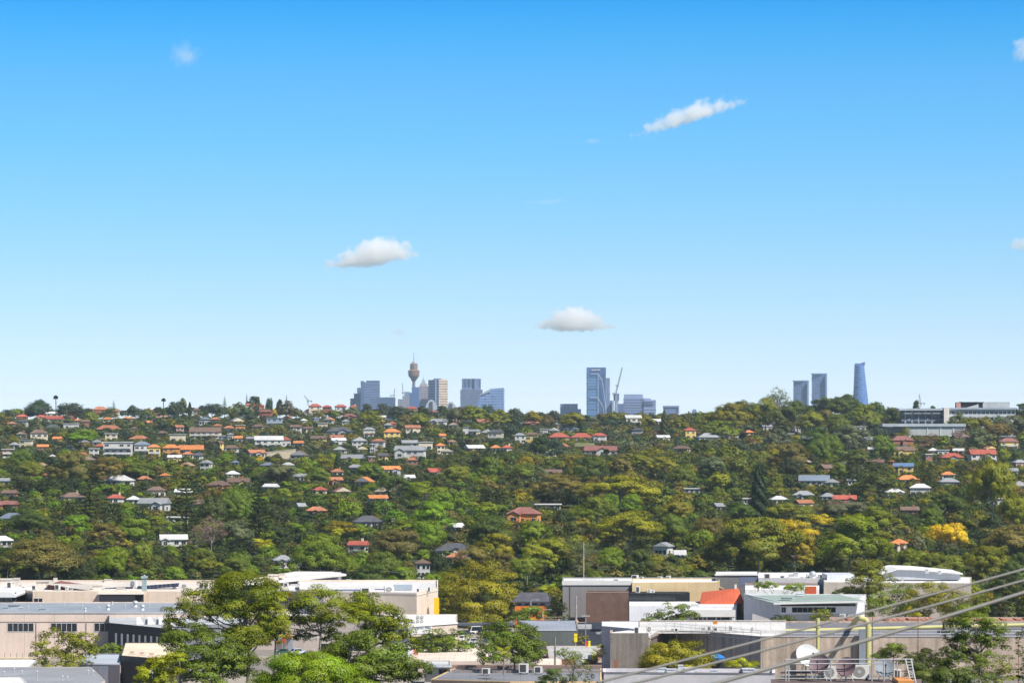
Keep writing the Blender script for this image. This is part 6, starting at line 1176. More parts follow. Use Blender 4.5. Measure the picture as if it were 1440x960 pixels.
# house with orange wall
o = thing('shop_house', W(748, 866, 985), 'dark hip-roofed building with an orange wall between the big olive gum and the grey hall', 'building'); D = 985
a, b = W(724, 0, D)[0], W(769, 0, D)[0]; q = MB(); q.box(a, b, D, D + 11, 2, zat(851.6, D)); q.build('wall', MT['brick'], o, (.74,.20,.04), world=True); q = MB(); q.box(a + .1, b + 1.2, D + .3, D + 11, zat(851.5, D), zat(846, D)); q.build('upper_wall', MT['wall'], o, (.38,.37,.40), world=True)
for i in range(4): q = MB(); u = 727 + i * 11; q.box(W(u, 0, D)[0], W(u + 6, 0, D)[0], D + .2, D + .31, zat(850.4, D), zat(848, D)); q.build('window', MT['glass'], o, world=True)
z0 = zat(846, D); q = MB(); e = [(a - .8, D - .6, z0), (b + 2.0, D - .6, z0), (b + 2.0, D + 12, z0), (a - .8, D + 12, z0)]; e2 = [(x, y, z + .2) for x, y, z in e]; r1, r2 = W(731, 832.4, D + 5), W(768, 832.4, D + 5)
for i in range(4): q.poly([e[i], e[(i+1) % 4], e2[(i+1) % 4], e2[i]])
q.poly(e[::-1]); q.poly([e2[0], e2[1], r2, r1]); q.poly([e2[2], e2[3], r1, r2]); q.poly([e2[1], e2[2], r2]); q.poly([e2[3], e2[0], r1]); q.build('roof', MT['tile'], o, (.085,.085,.10), world=True)
o = thing('carport', W(690, 880, 962), 'long thin dark carport roof above the parked cars', 'carport'); q = MB(); q.box(W(640, 0, 962)[0], W(722, 0, 962)[0], 962, 970, zat(879.4, 962), zat(877, 962)); q.build('roof', MT['metal'], o, (.10,.11,.15), world=True)
for px in (642, 668, 694, 720): q = MB(); x = W(px, 0, 963)[0]; q.cyl((x, 963, 2), (x, 963, zat(879.4, 962)), .08, n=6); q.build('post', MT['steel'], o, world=True)

# --- right: grey hall, brick wing, glass wing, tan hall
o, P, z8 = bld('large grey hall with a wide white roof behind the brick wing', [(791,1000),(892,1000),(1000,1004),(1014,1048),(791,1048)], (821.5,1000), MT['panel'], (.24,.235,.235), (.72,.71,.69), 'hall', 'hall', par=.3)
on(o, 'white_fascia', P, 0, 790.5, 890, 815.6, 822.2, MT['trim'], (.66,.65,.63), out=.25); on(o, 'downpipe', P, 0, 801, 802, 824, 878, MT['trim'], (.13,.13,.13), out=.15)
W8 = 'on the white hall roof'
for px, py, w, h, k in ((893, 816, 9, 8, 0), (902, 816.5, 5, 6, 0), (928, 816, 6, 6, 1), (940, 816, 6, 7, 1), (969, 815, 8, 3, 0)): ac(px, py, 1026, w, h, W8, k)
for px, py, w, h in ((866, 818, 6, 4), (872, 819, 12, 2.5), (850, 821, 4, 3)): duct(px, py, 1012, w, h, W8, (.3,.31,.33))
q = MB(); q.box(W(818, 0, 1030)[0], W(850, 0, 1030)[0], 1030, 1030.6, z8 - .3, zat(813, 1030)); q.build('plant_screen', MT['metal'], o, (.62,.63,.63), world=True)
o, P, z = bld('tan-yellow hall rising behind the dark glass wing', [(889,997),(1011,1000),(1013,1024),(889,1024)], (818.5,997), MT['panel'], (.60,.46,.26), (.75,.73,.68), 'hall', 'hall', par=.3)
for px, py, w, h, k in ((897, 834, 6, 10, 0), (913, 834, 6, 6, 1), (918, 834, 5, 5, 1)): ac(px, py, 995, w, h, 'hung on the tan-yellow hall wall', k, rz=0)
o, P, z = bld('windowless brown brick wing in front of the grey hall', [(824,985),(884,985),(884,996),(824,996)], (832.5,985), MT['brick'], (.155,.095,.072), (.4,.38,.36), 'brick_wing', 'building')
on(o, 'capping', P, 0, 824, 884, 831.8, 833, MT['trim'], (.30,.22,.19), out=.06)
o, P, z = bld('glossy black glass wing beside the brown brick wing', [(884.3,986),(950,986),(970,992),(970,996.5),(884.3,996.5)], (833.8,986), MT['glass'], None, (.5,.5,.5), 'glass_wing', 'building')
for a in np.linspace(890, 947, 7): on(o, 'mullion', P, 0, a, a + .5, 834.5, 856, MT['trim'], (.05,.055,.07), out=.08)
on(o, 'parapet_edge', P, 0, 884.5, 950, 832.9, 834.2, MT['trim'], (.05,.05,.06), out=.06)
o, P, z = bld('low white office with a strip of windows in front of the black glass wing', [(885,958),(1036,958),(1036,982),(885,982)], (851.5,958), MT['wall'], (.72,.73,.77), (.72,.71,.69), 'office', 'office', par=.2)
on(o, 'fascia', P, 0, 962, 1034, 856.5, 866.5, MT['white'], out=1.0); 
for a, b in ((976, 981), (982.5, 987.5), (989, 993), (995, 1006), (1008, 1013), (1014, 1026)): on(o, 'window', P, 0, a, b, 867.2, 875, WIN, frame=.08)
on(o, 'end_pier', P, 0, 1029, 1034, 866.6, 880, MT['white'], out=.9); on(o, 'roof_step', P, 0, 955, 964, 850, 858, MT['white'], out=.2)
for px, w, h in ((959, 11, 9), (977, 10, 8)): duct(px, 857, 961, w, h, 'on the low white office roof', (.66,.64,.61), 'white box on the roof edge')
# orange-red roof
o = thing('shop_house', W(1015, 862, 976), 'building with a steep orange-red roof and small skylights', 'building'); D = 972
q = MB(); q.box(W(986, 0, D)[0], W(1043, 0, D)[0], D, D + 14, 2, zat(848.5, D)); q.build('wall', MT['brick'], o, (.17,.085,.065), world=True)
z0 = zat(849.5, D); e = [W(984, 849.5, D - .7), W(1031, 849.5, D - .7), W(1047, 847.5, D + 4), W(1047, 846, D + 15), W(984, 846, D + 15)]; r1, r2 = W(987, 832, D + 8), W(1038, 826.3, D + 7)
q = MB(); q.poly([e[0], e[1], r2, r1]); q.poly([e[1], e[2], r2]); q.poly([e[2], e[3], r2]); q.poly([e[3], e[4], r1, r2]); q.poly([e[4], e[0], r1]); q.poly(e[::-1]); q.build('roof', MT['metal'], o, (.56,.125,.06), world=True)
def onroof(u, v, du, dv, part, mat, col=None):
    A_, B_, C_, D_ = map(Vector, (e[0], e[1], r2, r1)); f_ = lambda s, t: (A_ + (B_ - A_) * s) * (1 - t) + (D_ + (C_ - D_) * s) * t + Vector((0, -.06, .06)); q = MB(); q.poly([f_(u, v), f_(u + du, v), f_(u + du, v + dv), f_(u, v + dv)]); q.build(part, mat, o, col, world=True)
for i in range(3): onroof(.58 + i * .1, .55, .06, .3, 'skylight', MT['glass']); onroof(.40 + i * .14, .18, .05, .14, 'skylight', MT['glass'])
q = MB(); x, y, zz = r2; q.box(x - 1, x - .4, y - .3, y + .3, zz - .3, zz + 1); q.build('chimney', MT['white'], o, world=True)
o = thing('gable_wall', W(1005, 845, 1004), 'tan gable end peeking above the orange-red roof', 'building'); D = 1004; q = MB(); q.poly([W(986, 846, D), W(1018, 846, D), W(1018, 829, D), W(1004, 823, D), W(986, 838, D)]); q.poly([(x, y + 6, z) for x, y, z in [W(986, 846, D), W(1018, 846, D), W(1018, 829, D), W(1004, 823, D), W(986, 838, D)]][::-1]); q.build('gable', MT['wall'], o, (.46,.34,.20), world=True); q = MB(); t = [W(985, 838.5, D - .3), W(1004, 822.6, D - .3), W(1019, 829.2, D - .3)]
for a, b in zip(t, t[1:]): q.hexa([a, b, (b[0], b[1] + 7, b[2]), (a[0], a[1] + 7, a[2])], [(a[0], a[1], a[2] + .3), (b[0], b[1], b[2] + .3), (b[0], b[1] + 7, b[2] + .3), (a[0], a[1] + 7, a[2] + .3)])
q.build('roof', MT['tile'], o, (.42,.32,.2), world=True)
# lilac-white building with green roof
o, P, z = bld('white building with a faded green roof and deep dark eaves', [(1098,897),(1204,897),(1218,938),(1046,942)], (846,897), MT['wall'], (.76,.76,.80), (.4,.45,.4), 'office', 'office', par=.6)
q = MB(); rf = [W(1088, 847.5, 893), W(1217, 844.6, 893), W(1180, 835, 940), W(1046, 836.2, 944)]; q.hexa([(x, y, z_ - .25) for x, y, z_ in rf], rf); q.build('green_roof', MT['metal'], o, (.36,.43,.36), world=True)
q = MB(); q.hexa([W(1088, 849.5, 892.6), W(1217, 846.6, 892.6), W(1217, 846.6, 893.2), W(1088, 849.5, 893.2)], [W(1088, 847, 892.6), W(1218, 844.1, 892.6), W(1218, 844.1, 893.2), W(1088, 847, 893.2)]); q.build('fascia', MT['white'], o, world=True); on(o, 'painted_eave_shadow', P, 0, 1098, 1203, 848.8, 851.5, MT['dark'], out=.3)  # dark strip under the eaves is a painted shadow
for a, b in ((1093.5, 1105), (1114, 1143), (1144, 1160), (1162, 1175)): on(o, 'window', P, 0, max(a, 1099), b, 853.5, 860.5, WIN, frame=.08, mull=max(2, int((b - a) / 6)))
q = MB(); q.hexa([W(1058, 878, 890), W(1180, 878, 890), W(1180, 878, 896), W(1058, 878, 896)], [W(1058, 862, 890), W(1095, 874, 890), W(1095, 874, 896), W(1058, 862, 896)]); q.build('ramp_wall', MT['wall'], o, (.46,.43,.42), world=True); on(o, 'lower_wall', P, 0, 1099, 1203, 863, 885, MT['wall'], (.50,.47,.45), out=.12)
for px, w, h, k in ((1185, 8, 7, 1), (1196, 7, 6, 0)): ac(px, 869.5, 893, w, h, 'below the deep eaves', k)
duct(1125, 836.5, 930, 10, 3, 'on the faded green roof', (.76,.77,.78), 'low white roof vent'); duct(1106, 842, 908, 14, 3, 'on the faded green roof', (.40,.47,.44), 'low green roof hatch')
# row behind
o, P, z = bld('grey-walled hall with a thin white roof below the dark trees', [(1006,1012),(1066,1012),(1066,1040),(1006,1040)], (808.5,1012), MT['panel'], (.17,.17,.175), (.66,.65,.63), 'hall', 'hall', par=.1); on(o, 'white_edge', P, 0, 1005, 1066, 806.8, 808.6, MT['white'], out=.3); on(o, 'blue_panel', P, 0, 1040, 1065, 811, 823, MT['wall'], (.14,.17,.26), out=.05)
o, P, z9 = bld('long white roof building topped with ducts and fans behind the green roof', [(1066.5,1006),(1158,1002),(1158,1040),(1066.5,1040)], (812,1004), MT['wall'], (.74,.73,.72), (.72,.71,.69), 'factory', 'factory', par=.2)
W9 = 'on the long white roof'
for px, py, w, h, k in ((1079, 814, 9, 8, 0), (1101, 815, 7, 6, 0), (1137, 815, 6, 7, 1), (1128, 815, 6, 5, 1), (1154, 815, 6, 8, 0)): ac(px, py, 1003.5 if px < 1100 else 1008, w, h, W9, k)
for px, py, w, h in ((1119, 814, 6, 10), (1113, 815, 7, 8), (1148, 814, 10, 4), (1140, 812, 12, 5)): duct(px, py, 1012, w, h, W9, (.55,.56,.57))
vent(1143, 815, 1006, 5, W9); 
o, P, z = bld('low brown roof strip in front of the long white roof', [(1048,994),(1150,994),(1150,1003),(1048,1003)], (821,994), MT['wall'], (.3,.24,.2), (.24,.18,.15), 'annex', 'building', par=.05)
o, P, z = bld('white flat roof with plants in front of the low brown strip', [(1048,955),(1152,955),(1152,980),(1048,980)], (828.5,955), MT['wall'], (.76,.76,.75), (.7,.68,.65), 'annex', 'building', par=.1)
on(o, 'orange_wedge', P, 0, 1132, 1148, 824, 836, MT['metal'], (.72,.13,.05), out=.1)
o, P, z = bld('beige blank-walled factory behind the roadside gum', [(1158.5,975),(1366,968),(1366,1008),(1158.5,1012)], (818.5,972), MT['panel'], (.50,.44,.37), (.78,.78,.78), 'factory', 'factory', par=.2)
q = MB(); D = 985; pr = [(1243, 815), (1243, 808), (1262, 801), (1290, 802), (1350, 807), (1352, 815)]; q.hexa([W(a, b, D) for a, b in pr[::-1]][::-1], [(W(a, b, D)[0], D + 22, W(a, b, D)[2]) for a, b in pr]); 
q.build('clerestory', MT['wall'], o, (.46,.47,.50), world=True); q = MB(); t = [W(1240, 808.4, D - 1), W(1262, 800.8, D - 1), W(1290, 801.6, D - 1), W(1354, 807.4, D - 1)]
for a, b in zip(t, t[1:]): q.hexa([a, b, (b[0], b[1] + 25, b[2]), (a[0], a[1] + 25, a[2])], [(a[0], a[1], a[2] + .35), (b[0], b[1], b[2] + .35), (b[0], b[1] + 25, b[2] + .35), (a[0], a[1] + 25, a[2] + .35)])
q.build('curved_roof', MT['roof'], o, (.72,.71,.69), world=True)
for px, py, w, h in ((1303, 806, 4, 6), (1321, 807, 4, 5), (1202, 817, 6, 4), (1269, 816, 3, 4)): duct(px, py, 980, w, h, 'on the beige factory', (.5,.5,.5))
q = MB(); q.box(W(1163, 0, 990)[0], W(1202, 0, 990)[0], 990, 1006, zat(819, 990), zat(808, 990)); q.build('roof_monitor', MT['metal'], o, (.66,.68,.70), world=True)

# --- right: stained concrete works with pipes
o, P, zc = bld('huge stained concrete works with guard rails and a yellow pipe along its roof', [(858,735),(912,735),(912.5,744),(935,772),(1070,742),(1480,742),(1480,800),(858,800)], (894,742), MT['conc'], (.50,.40,.32), (.17,.165,.18), 'concrete_works', 'factory', par=.4, th=.5)
on(o, 'weathered_face', P, 0, 858, 912, 889.5, 960, MT['conc'], (.22,.195,.17), out=.06); on(o, 'rust_door', P, 0, 864, 868, 927, 944, MT['wall'], (.30,.11,.06), out=.1); on(o, 'brick_face', P, 2, 913.5, 934.5, 893, 950, MT['brick'], (.16,.12,.11), out=.05); on(o, 'shade_painted_face', P, 3, 935, 1070, 890, 950, MT['conc'], (.36,.34,.34), out=.04)  # the side turned from the sun gets its shade as greyer concrete
on(o, 'capping', P, 4, 1070, 1470, 893.2, 895, MT['trim'], (.42,.40,.39), out=.1); on(o, 'capping', P, 3, 935, 1070, 891.5, 893.5, MT['trim'], (.36,.36,.38), out=.12)
def rail(o, pts, h=1.1, step=3.0, r=.035, part='guard_rail'):
    for (a, b) in zip(pts, pts[1:]):
        a = Vector(a); b = Vector(b); n = max(1, int((b - a).length / step)); q = MB()
        for hh in (h, h * .5): q.cyl(a + Vector((0, 0, hh)), b + Vector((0, 0, hh)), r, n=5)
        for i in range(n + 1): p = a + (b - a) * (i / n); q.cyl(p, p + Vector((0, 0, h)), r, n=5)
        q.build(part, MT['steel'], o, world=True)
rail(o, [(*xy(936, 772.5), zc), (*xy(1070, 743), zc), (*xy(1470, 743), zc)], r=.05)
rail(o, [(*xy(915, 756.5), zc+.3), (*xy(1105, 757), zc+.3)], h=2.2, r=.05)
q = MB(); a, b = Vector((*xy(917, 752), zc - 6)), Vector((*xy(913, 751), zc + .6))
for d in (-.5, .5): q.cyl(a + Vector((d, 0, 0)), b + Vector((d, 0, 0)), .06, n=5)
for i in range(14): p = a + (b - a) * (i / 13); q.cyl(p - Vector((.5, 0, 0)), p + Vector((.5, 0, 0)), .05, n=4)
q.build('ladder', MT['rail'], o, world=True)
oo, P2, zw = bld('white upper roof of the concrete works with a blue-grey end wall', [(846,768),(899,756),(899,786),(846,786)], (879.5,768), MT['metal'], (.36,.37,.44), (.70,.68,.65), 'upper_hall', 'hall', par=.1)
q = MB(); q.hexa([(*xy(858, 736.5), zc + .01), (*xy(911, 736.5), zc + .01), (*xy(935, 774), zc + .01), (*xy(862, 753), zc + .01)], [(*xy(857.5, 736.3), zc + .25), (*xy(911.5, 736.3), zc + .25), (*xy(935.5, 774), zc + .25), (*xy(862, 753), zc + .25)]); q.build('white_lower_roof', MT['roof'], o, (.66,.64,.61), world=True)
q = MB(); q.prism([xy(899.5, 757), xy(1105, 758), xy(1105, 790), xy(899.5, 790)], zc - .3, zat(886, 757)); q.build('white_upper_roof', MT['roof'], o, (.58,.56,.53), world=True)
q = MB(); q.hexa([(*xy(940, 768), zc - .38), (*xy(1068, 744), zc - .38), (*xy(1100, 744), zc - .38), (*xy(1100, 757.8), zc - .38), (*xy(1000, 757.8), zc - .38)][1:], [(*xy(1068, 744), zc - .2), (*xy(1100, 744), zc - .2), (*xy(1100, 757.8), zc - .2), (*xy(1000, 757.8), zc - .2)]); q.build('white_roof_sheet', MT['roof'], o, (.70,.68,.65), world=True)
WC = 'on the concrete works roof'
for px, py, w, h, k in ((896, 891, 7, 10, 0), (913, 890, 7, 11, 1), (946, 887, 5, 4, 1), (951, 888, 5, 5, 0), (990, 886, 6, 5, 1), (998, 886, 5, 6, 1), (1006, 887, 6, 5, 0), (1028, 886, 4, 7, 1), (1058, 887, 4, 6, 1)): ac(px, py, 752 if px > 930 else 745, w, h, WC, k)
duct(1005.5, 877, 768, 6, 4, 'on the white upper roof', (.72,.26,.03), 'small orange roof box')
ylw = (.50,.47,.20)
o = thing('yellow_pipeline', (*xy(1250, 772), zat(888, 772)), 'long pale yellow pipe running along the concrete works roof with a tall bent riser', 'pipeline')
q = MB(); q.tube([W(1068, 887.2, 768), W(1175, 884.8, 770), W(1300, 881.5, 772), W(1480, 877, 775)], .42, 10); q.build('main_pipe', MT['plast'], o, ylw, world=True)
q = MB(); q.tube([W(1221, 935, 735), W(1221, 884, 735), W(1220.4, 876, 735), W(1217, 870.5, 735), W(1211, 868.6, 735), W(1206, 869, 737), W(1203, 871.5, 742), W(1200, 877, 752), W(1193, 884, 771)], .56, 12); q.build('riser', MT['plast'], o, ylw, world=True)
q = MB(); x, y, _ = W(1150, 0, 738); q.cyl((x, y, zat(940, 738)), (x, y, zat(868.5, 738)), .4, n=12); q.build('stand_pipe', MT['plast'], o, ylw, world=True); q = MB(); q.cyl((x, y, zat(882, 738)), (x, y, zat(880.5, 738)), .52, n=12); q.build('pipe_collar', MT['plast'], o, (.5,.47,.2), world=True)
for px in (1110, 1175, 1250, 1327, 1395): q = MB(); p = W(px, 886.4 - (px - 1110) * .027, 771); q.box(p[0] - .35, p[0] + .35, p[1] - .5, p[1] + .5, zc - .4, p[2] - .4); q.build('pipe_saddle', MT['dark'], o, world=True)
for py in (900, 924): q = MB(); x, y, z_ = W(1221, py, 735); q.cyl((x, y, z_), (x, y, z_ + .25), .64, n=12); q.build('pipe_collar', MT['plast'], o, (.5,.47,.2), world=True)
q = MB(); x, y, z_ = W(1327, 886, 760); q.box(x - 1.3, x + 1.3, y - .6, y + .6, zc - .4, z_ + .1); q.cyl((x, y, z_), (x, y, z_ + 1.6), .22, n=8); q.build('valve', MT['dark'], o, world=True)
q = MB(); q.box(W(1208, 0, 741)[0], W(1217, 0, 741)[0], 740.6, 741.6, zat(940, 741), zat(884, 741)); q.build('riser_bracket', MT['metal'], o, (.26,.29,.33), world=True)
o = thing('tile_stack', W(1300, 880, 806), 'long strip of stacked reddish roof tiles behind the yellow pipe', 'tiles'); q = MB(); D = 806
for i in range(44): px = 1172 + i * 6.6; h_ = R0.uniform(.9, 1.5); q.box(W(px, 0, D)[0], W(px + 6.3, 0, D)[0], D, D + 6, zc - .4, zat(878.5, D) + h_)
q.build('tile_rows', MT['brick'], o, (.42,.19,.12), world=True); q = MB(); q.box(W(1170, 0, D)[0], W(1470, 0, D)[0], D + 6.3, D + 6.8, zc - .4, zat(869.5, D)); q.build('back_wall', MT['wall'], o, (.55,.42,.36), world=True)
o = thing('bracket_pipe', W(1005, 905, 757), 'bent grey overflow pipe on the shaded concrete face', 'pipe'); q = MB(); q.tube([W(1004, 920, 757), W(1004, 896, 757), W(1006, 893.5, 757), W(1011, 893, 757)], .2, 8); q.build('pipe', MT['steel'], o, world=True); q = MB(); q.box(W(1002.5, 0, 757)[0], W(1005.5, 0, 757)[0], 757.2, 757.5, zat(912, 757), zat(911, 757)); q.build('clip', MT['dark'], o, world=True)
o = thing('covered_skip', W(1008, 925, 735), 'bright blue tarpaulin shade on dark posts before the shaded concrete face', 'canopy'); q = MB(); D = 733; q.lathe((W(1008, 0, D)[0], D, zat(922, D)), [(1.6, -.7), (1.75, -.25), (1.2, .15), (.6, .42), (.05, .5)], 9); q.build('tarpaulin', MT['plast'], o, (.02,.16,.42), world=True)
for px in (1000.5, 1015): q = MB(); x = W(px, 0, D)[0]; q.cyl((x, D, zat(945, D)), (x, D, zat(926, D)), .09, n=6); q.build('post', MT['dark'], o, world=True)
q = MB(); q.box(W(1001, 0, D)[0], W(1015, 0, D)[0], D + .5, D + 2, zat(948, D), zat(930, D)); q.build('dark_booth', MT['dark'], o, world=True)

# --- bottom right: lilac building, roof platform with dishes
o, P, zl = bld('pale lilac flat-topped building with dark capping along the bottom', [(847.5,480),(1090,478),(1090,489),(847.5,490)], (946,480), MT['wall'], (.62,.58,.60), (.26,.26,.28), 'office', 'office', par=.5)
on(o, 'capping', P, 0, 847, 1090, 944.9, 946.3, MT['trim'], (.15,.14,.15), out=.08); on(o, 'corner_pipe', P, 0, 846.6, 849, 944, 985, MT['dark'], out=.12)
for px, py, w, h in ((930, 945, 12, 7), (943, 945.5, 12, 6), (957, 944, 7, 10), (969, 945, 14, 7), (1004, 946, 10, 5), (1052, 944, 16, 5), (905, 946, 10, 3)): duct(px, py, max(482, min(488, roofD(zl - .5, py))), w, h, 'on the pale lilac building', (.66,.67,.69), 'white roof duct')
o, P, zp = bld('dark brown rooftop platform with white railings and satellite dishes', [(1084,244),(1296,244),(1296,248.4),(1084,248.4)], (957.5,246), MT['wall'], (.15,.11,.10), (.13,.095,.085), 'rooftop_platform', 'building', par=.03)
D = 246; zr_ = zp
q = MB()
for py in (926.5, 932): q.cyl(W(1104, py + (1 if py > 930 else 0), D), W(1243, py, D), .045, n=6)
q.cyl(W(1104, 942.5, D), W(1168, 942.5, D), .04, n=6); q.build('railing', MT['rail'], o, world=True)
for px in (1105, 1109, 1168, 1226, 1243): q = MB(); q.cyl(W(px, 957.5, D), W(px, 926.3, D), .05, n=6); q.build('rail_post', MT['rail'], o, world=True)
q = MB()
for a, b in (((1273, 926), (1281, 960)), ((1281, 926), (1288, 960))): q.cyl(W(*a, D), W(*b, D - 1), .05, n=6)
for i in range(9): t = i / 8; q.cyl(W(1273 + 8*t, 926 + 34*t, D - t), W(1281 + 7*t, 926 + 34*t, D - t), .035, n=5)
q.build('ladder', MT['rail'], o, world=True); q = MB()
for dx in (1257, 1262, 1283): q.tube([W(dx, 950, D), W(dx, 931, D), W(dx + 1, 927.5, D), W(dx + 4 if dx < 1280 else dx - 3, 926.4, D)], .04, 6)
q.cyl(W(1243, 926.5, D), W(1284, 926.2, D), .05, n=6); q.cyl(W(1256, 941, D), W(1284, 945, D), .04, n=6); q.build('gate_frame', MT['rail'], o, world=True)
for py, dd in ((944, 248), (950, 248)): q = MB(); q.box(W(1098, 0, dd)[0], W(1160, 0, dd)[0], dd, dd + .3, zat(py + 2.4, dd), zat(py, dd)); q.build('floor_beam', MT['metal'], o, (.16,.13,.14) if py < 950 else (.24,.27,.31), world=True)
q = MB(); q.box(W(1262, 0, 244)[0], W(1284, 0, 244)[0], 243.5, 247, zp - .1, zat(955.6, 244)); q.build('orange_mat', MT['plast'], o, (.66,.28,.08), world=True)
def dish(px, py, rpx, D, col, dirv, label, oval=1.0):
    d = Vector(dirv).normalized(); r = rpx * D / F; c = Vector(W(px, py, D)); o = thing('satellite_dish', (c.x, c.y, zp), label, 'satellite dish'); c = c - Vector(o.location)
    rot = d.to_track_quat('Z', 'Y').to_matrix(); q = MB(); n = 26; ra = [0.02, .25, .5, .75, 1.0]
    f_ = lambda k, i, off: c + rot @ Vector((r*k*math.cos(2*math.pi*i/n), r*k*oval*math.sin(2*math.pi*i/n), r*.28*k*k + off))
    for a, b in zip(ra, ra[1:]):
        for i in range(n): j = (i+1) % n; q.poly([f_(a, i, 0), f_(a, j, 0), f_(b, j, 0), f_(b, i, 0)]); q.poly([f_(a, j, -.03), f_(a, i, -.03), f_(b, i, -.03), f_(b, j, -.03)])
    for i in range(n): j = (i+1) % n; q.poly([f_(1, i, 0), f_(1, j, 0), f_(1, j, -.03), f_(1, i, -.03)])
    me = q.build('reflector', MT['trim'], o, col)
    for p in me.data.polygons: p.use_smooth = True
    q = MB(); tip = c + d * r * 1.05 + Vector((0, 0, -r*.15)); q.tube([c + rot @ Vector((0, -r*oval*.95, r*.25)), tip], .03, 6); q.build('feed_arm', MT['dark'], o); q = MB(); q.cyl(tip, tip - d * .14, .07, .05, 8); q.build('feed_horn', MT['dark'], o)
    q = MB(); base = Vector((c.x, c.y + .25, 0)); q.cyl(base, c - d * .1, .05, n=8)
    for a in (-.5, .5): q.cyl(Vector((c.x + a, c.y - .2, 0)), c - d * .12, .025, n=5)
    q.build('mount', MT['steel'], o)
dish(1134, 922.5, 19.5, 248, (.62,.62,.61), (.42, -.80, .42), 'largest brilliant white satellite dish at the back of the platform', .86)
dish(1152.5, 934, 14.5, 246.6, (.17,.115,.13), (-.30, -.82, .48), 'shade-toned mauve-grey satellite dish overlapping the white dish', 1.06)  # this and the next two dishes carry a shaded front in their colour
dish(1190, 938, 14, 246.4, (.17,.11,.12), (-.28, -.84, .46), 'shade-toned mauve-grey satellite dish standing alone in the middle of the platform', 1.06)
dish(1243.5, 940, 13.8, 246.8, (.19,.22,.25), (.05, -.80, .60), 'shade-toned blue-grey satellite dish near the white ladder', 1.1)
for px, w, h, D_ in ((1168, 18, 19, 247.6), (1210, 24, 21, 247.7)): ac(px, 955.2, D_, w, h, 'on the dish platform', 1, rz=0, deep=.45)
ac(1262, 955.2, 247.5, 10, 15, 'on the dish platform', 0, rz=0, deep=.7)

# --- cars
def car(px, D, col, label, rz=0.0, van=False):
    x, y, _ = W(px, 0, D); o = thing('parked_car' if not van else 'parked_van', (x, y, float(ground(x, y)) + .02), label, 'car' if not van else 'van', rz=rz); L_ = 2.2; hh = 1.45 if not van else 2.1
    q = MB(); q.hexa([(-L_, -.85, .35), (L_, -.85, .35), (L_, .85, .35), (-L_, .85, .35)], [(-L_ + .1, -.82, .85), (L_ - .1, -.82, .85), (L_ - .1, .82, .85), (-L_ + .1, .82, .85)]); a = (-1.1, .9) if not van else (-1.4, 2.0)
    q.hexa([(a[0] - .5, -.78, .852), (a[1] + .1, -.78, .852), (a[1] + .1, .78, .852), (a[0] - .5, .78, .852)], [(a[0], -.66, hh), (a[1] - .35, -.66, hh), (a[1] - .35, .66, hh), (a[0], .66, hh)]); q.build('body', MT['paint'], o, col)
    q = MB(); q.hexa([(a[0] - .3, -.80, .92), (a[1] - .1, -.80, .92), (a[1] - .1, .80, .92), (a[0] - .3, .80, .92)], [(a[0] + .05, -.70, hh - .1), (a[1] - .4, -.70, hh - .1), (a[1] - .4, .70, hh - .1), (a[0] + .05, .70, hh - .1)]); q.build('window', MT['glass'], o)
    q = MB(); q.hexa([(a[0] - .56, -.6, .9), (a[0] - .5, -.6, .9), (a[0] - .5, .6, .9), (a[0] - .56, .6, .9)], [(a[0] - .12, -.55, hh - .08), (a[0] - .06, -.55, hh - .08), (a[0] - .06, .55, hh - .08), (a[0] - .12, .55, hh - .08)]); q.build('windscreen', MT['glass'], o)
    for wx in (-1.35, 1.35):
        for wy in (-.8, .8): q = MB(); q.cyl((wx, wy - .1, .33), (wx, wy + .1, .33), .33, n=14); w_ = q.build('wheel', MT['rubber'], o); q = MB(); q.cyl((wx, wy - .11, .33), (wx, wy + .11, .33), .19, n=10); q.build('rim', MT['steel'], w_)
    for wy in (-.55, .55): q = MB(); q.box(-L_ - .02, -L_ + .12, wy - .18, wy + .18, .6, .78); q.build('headlight', MT['white'], o)
car(668.5, 952, (.70,.70,.68), 'white van parked in the yard by the carport', .5, True); car(679, 950, (.03,.035,.05), 'dark blue car parked beside the white van', 1.1); car(656, 944, (.06,.06,.07), 'black car parked alone left of the white van', .2); car(689, 958, (.62,.62,.62), 'silver car at the right end of the carport', 1.0)
car(419, 846, (.45,.52,.62), 'silver-blue car parked before the pale lettered store', .5); car(400, 846, (.03,.10,.06), 'dark green car parked under the red banner', .2); car(664, 900, (.5,.5,.52), 'grey car parked lower in the yard near the round trees', .8)

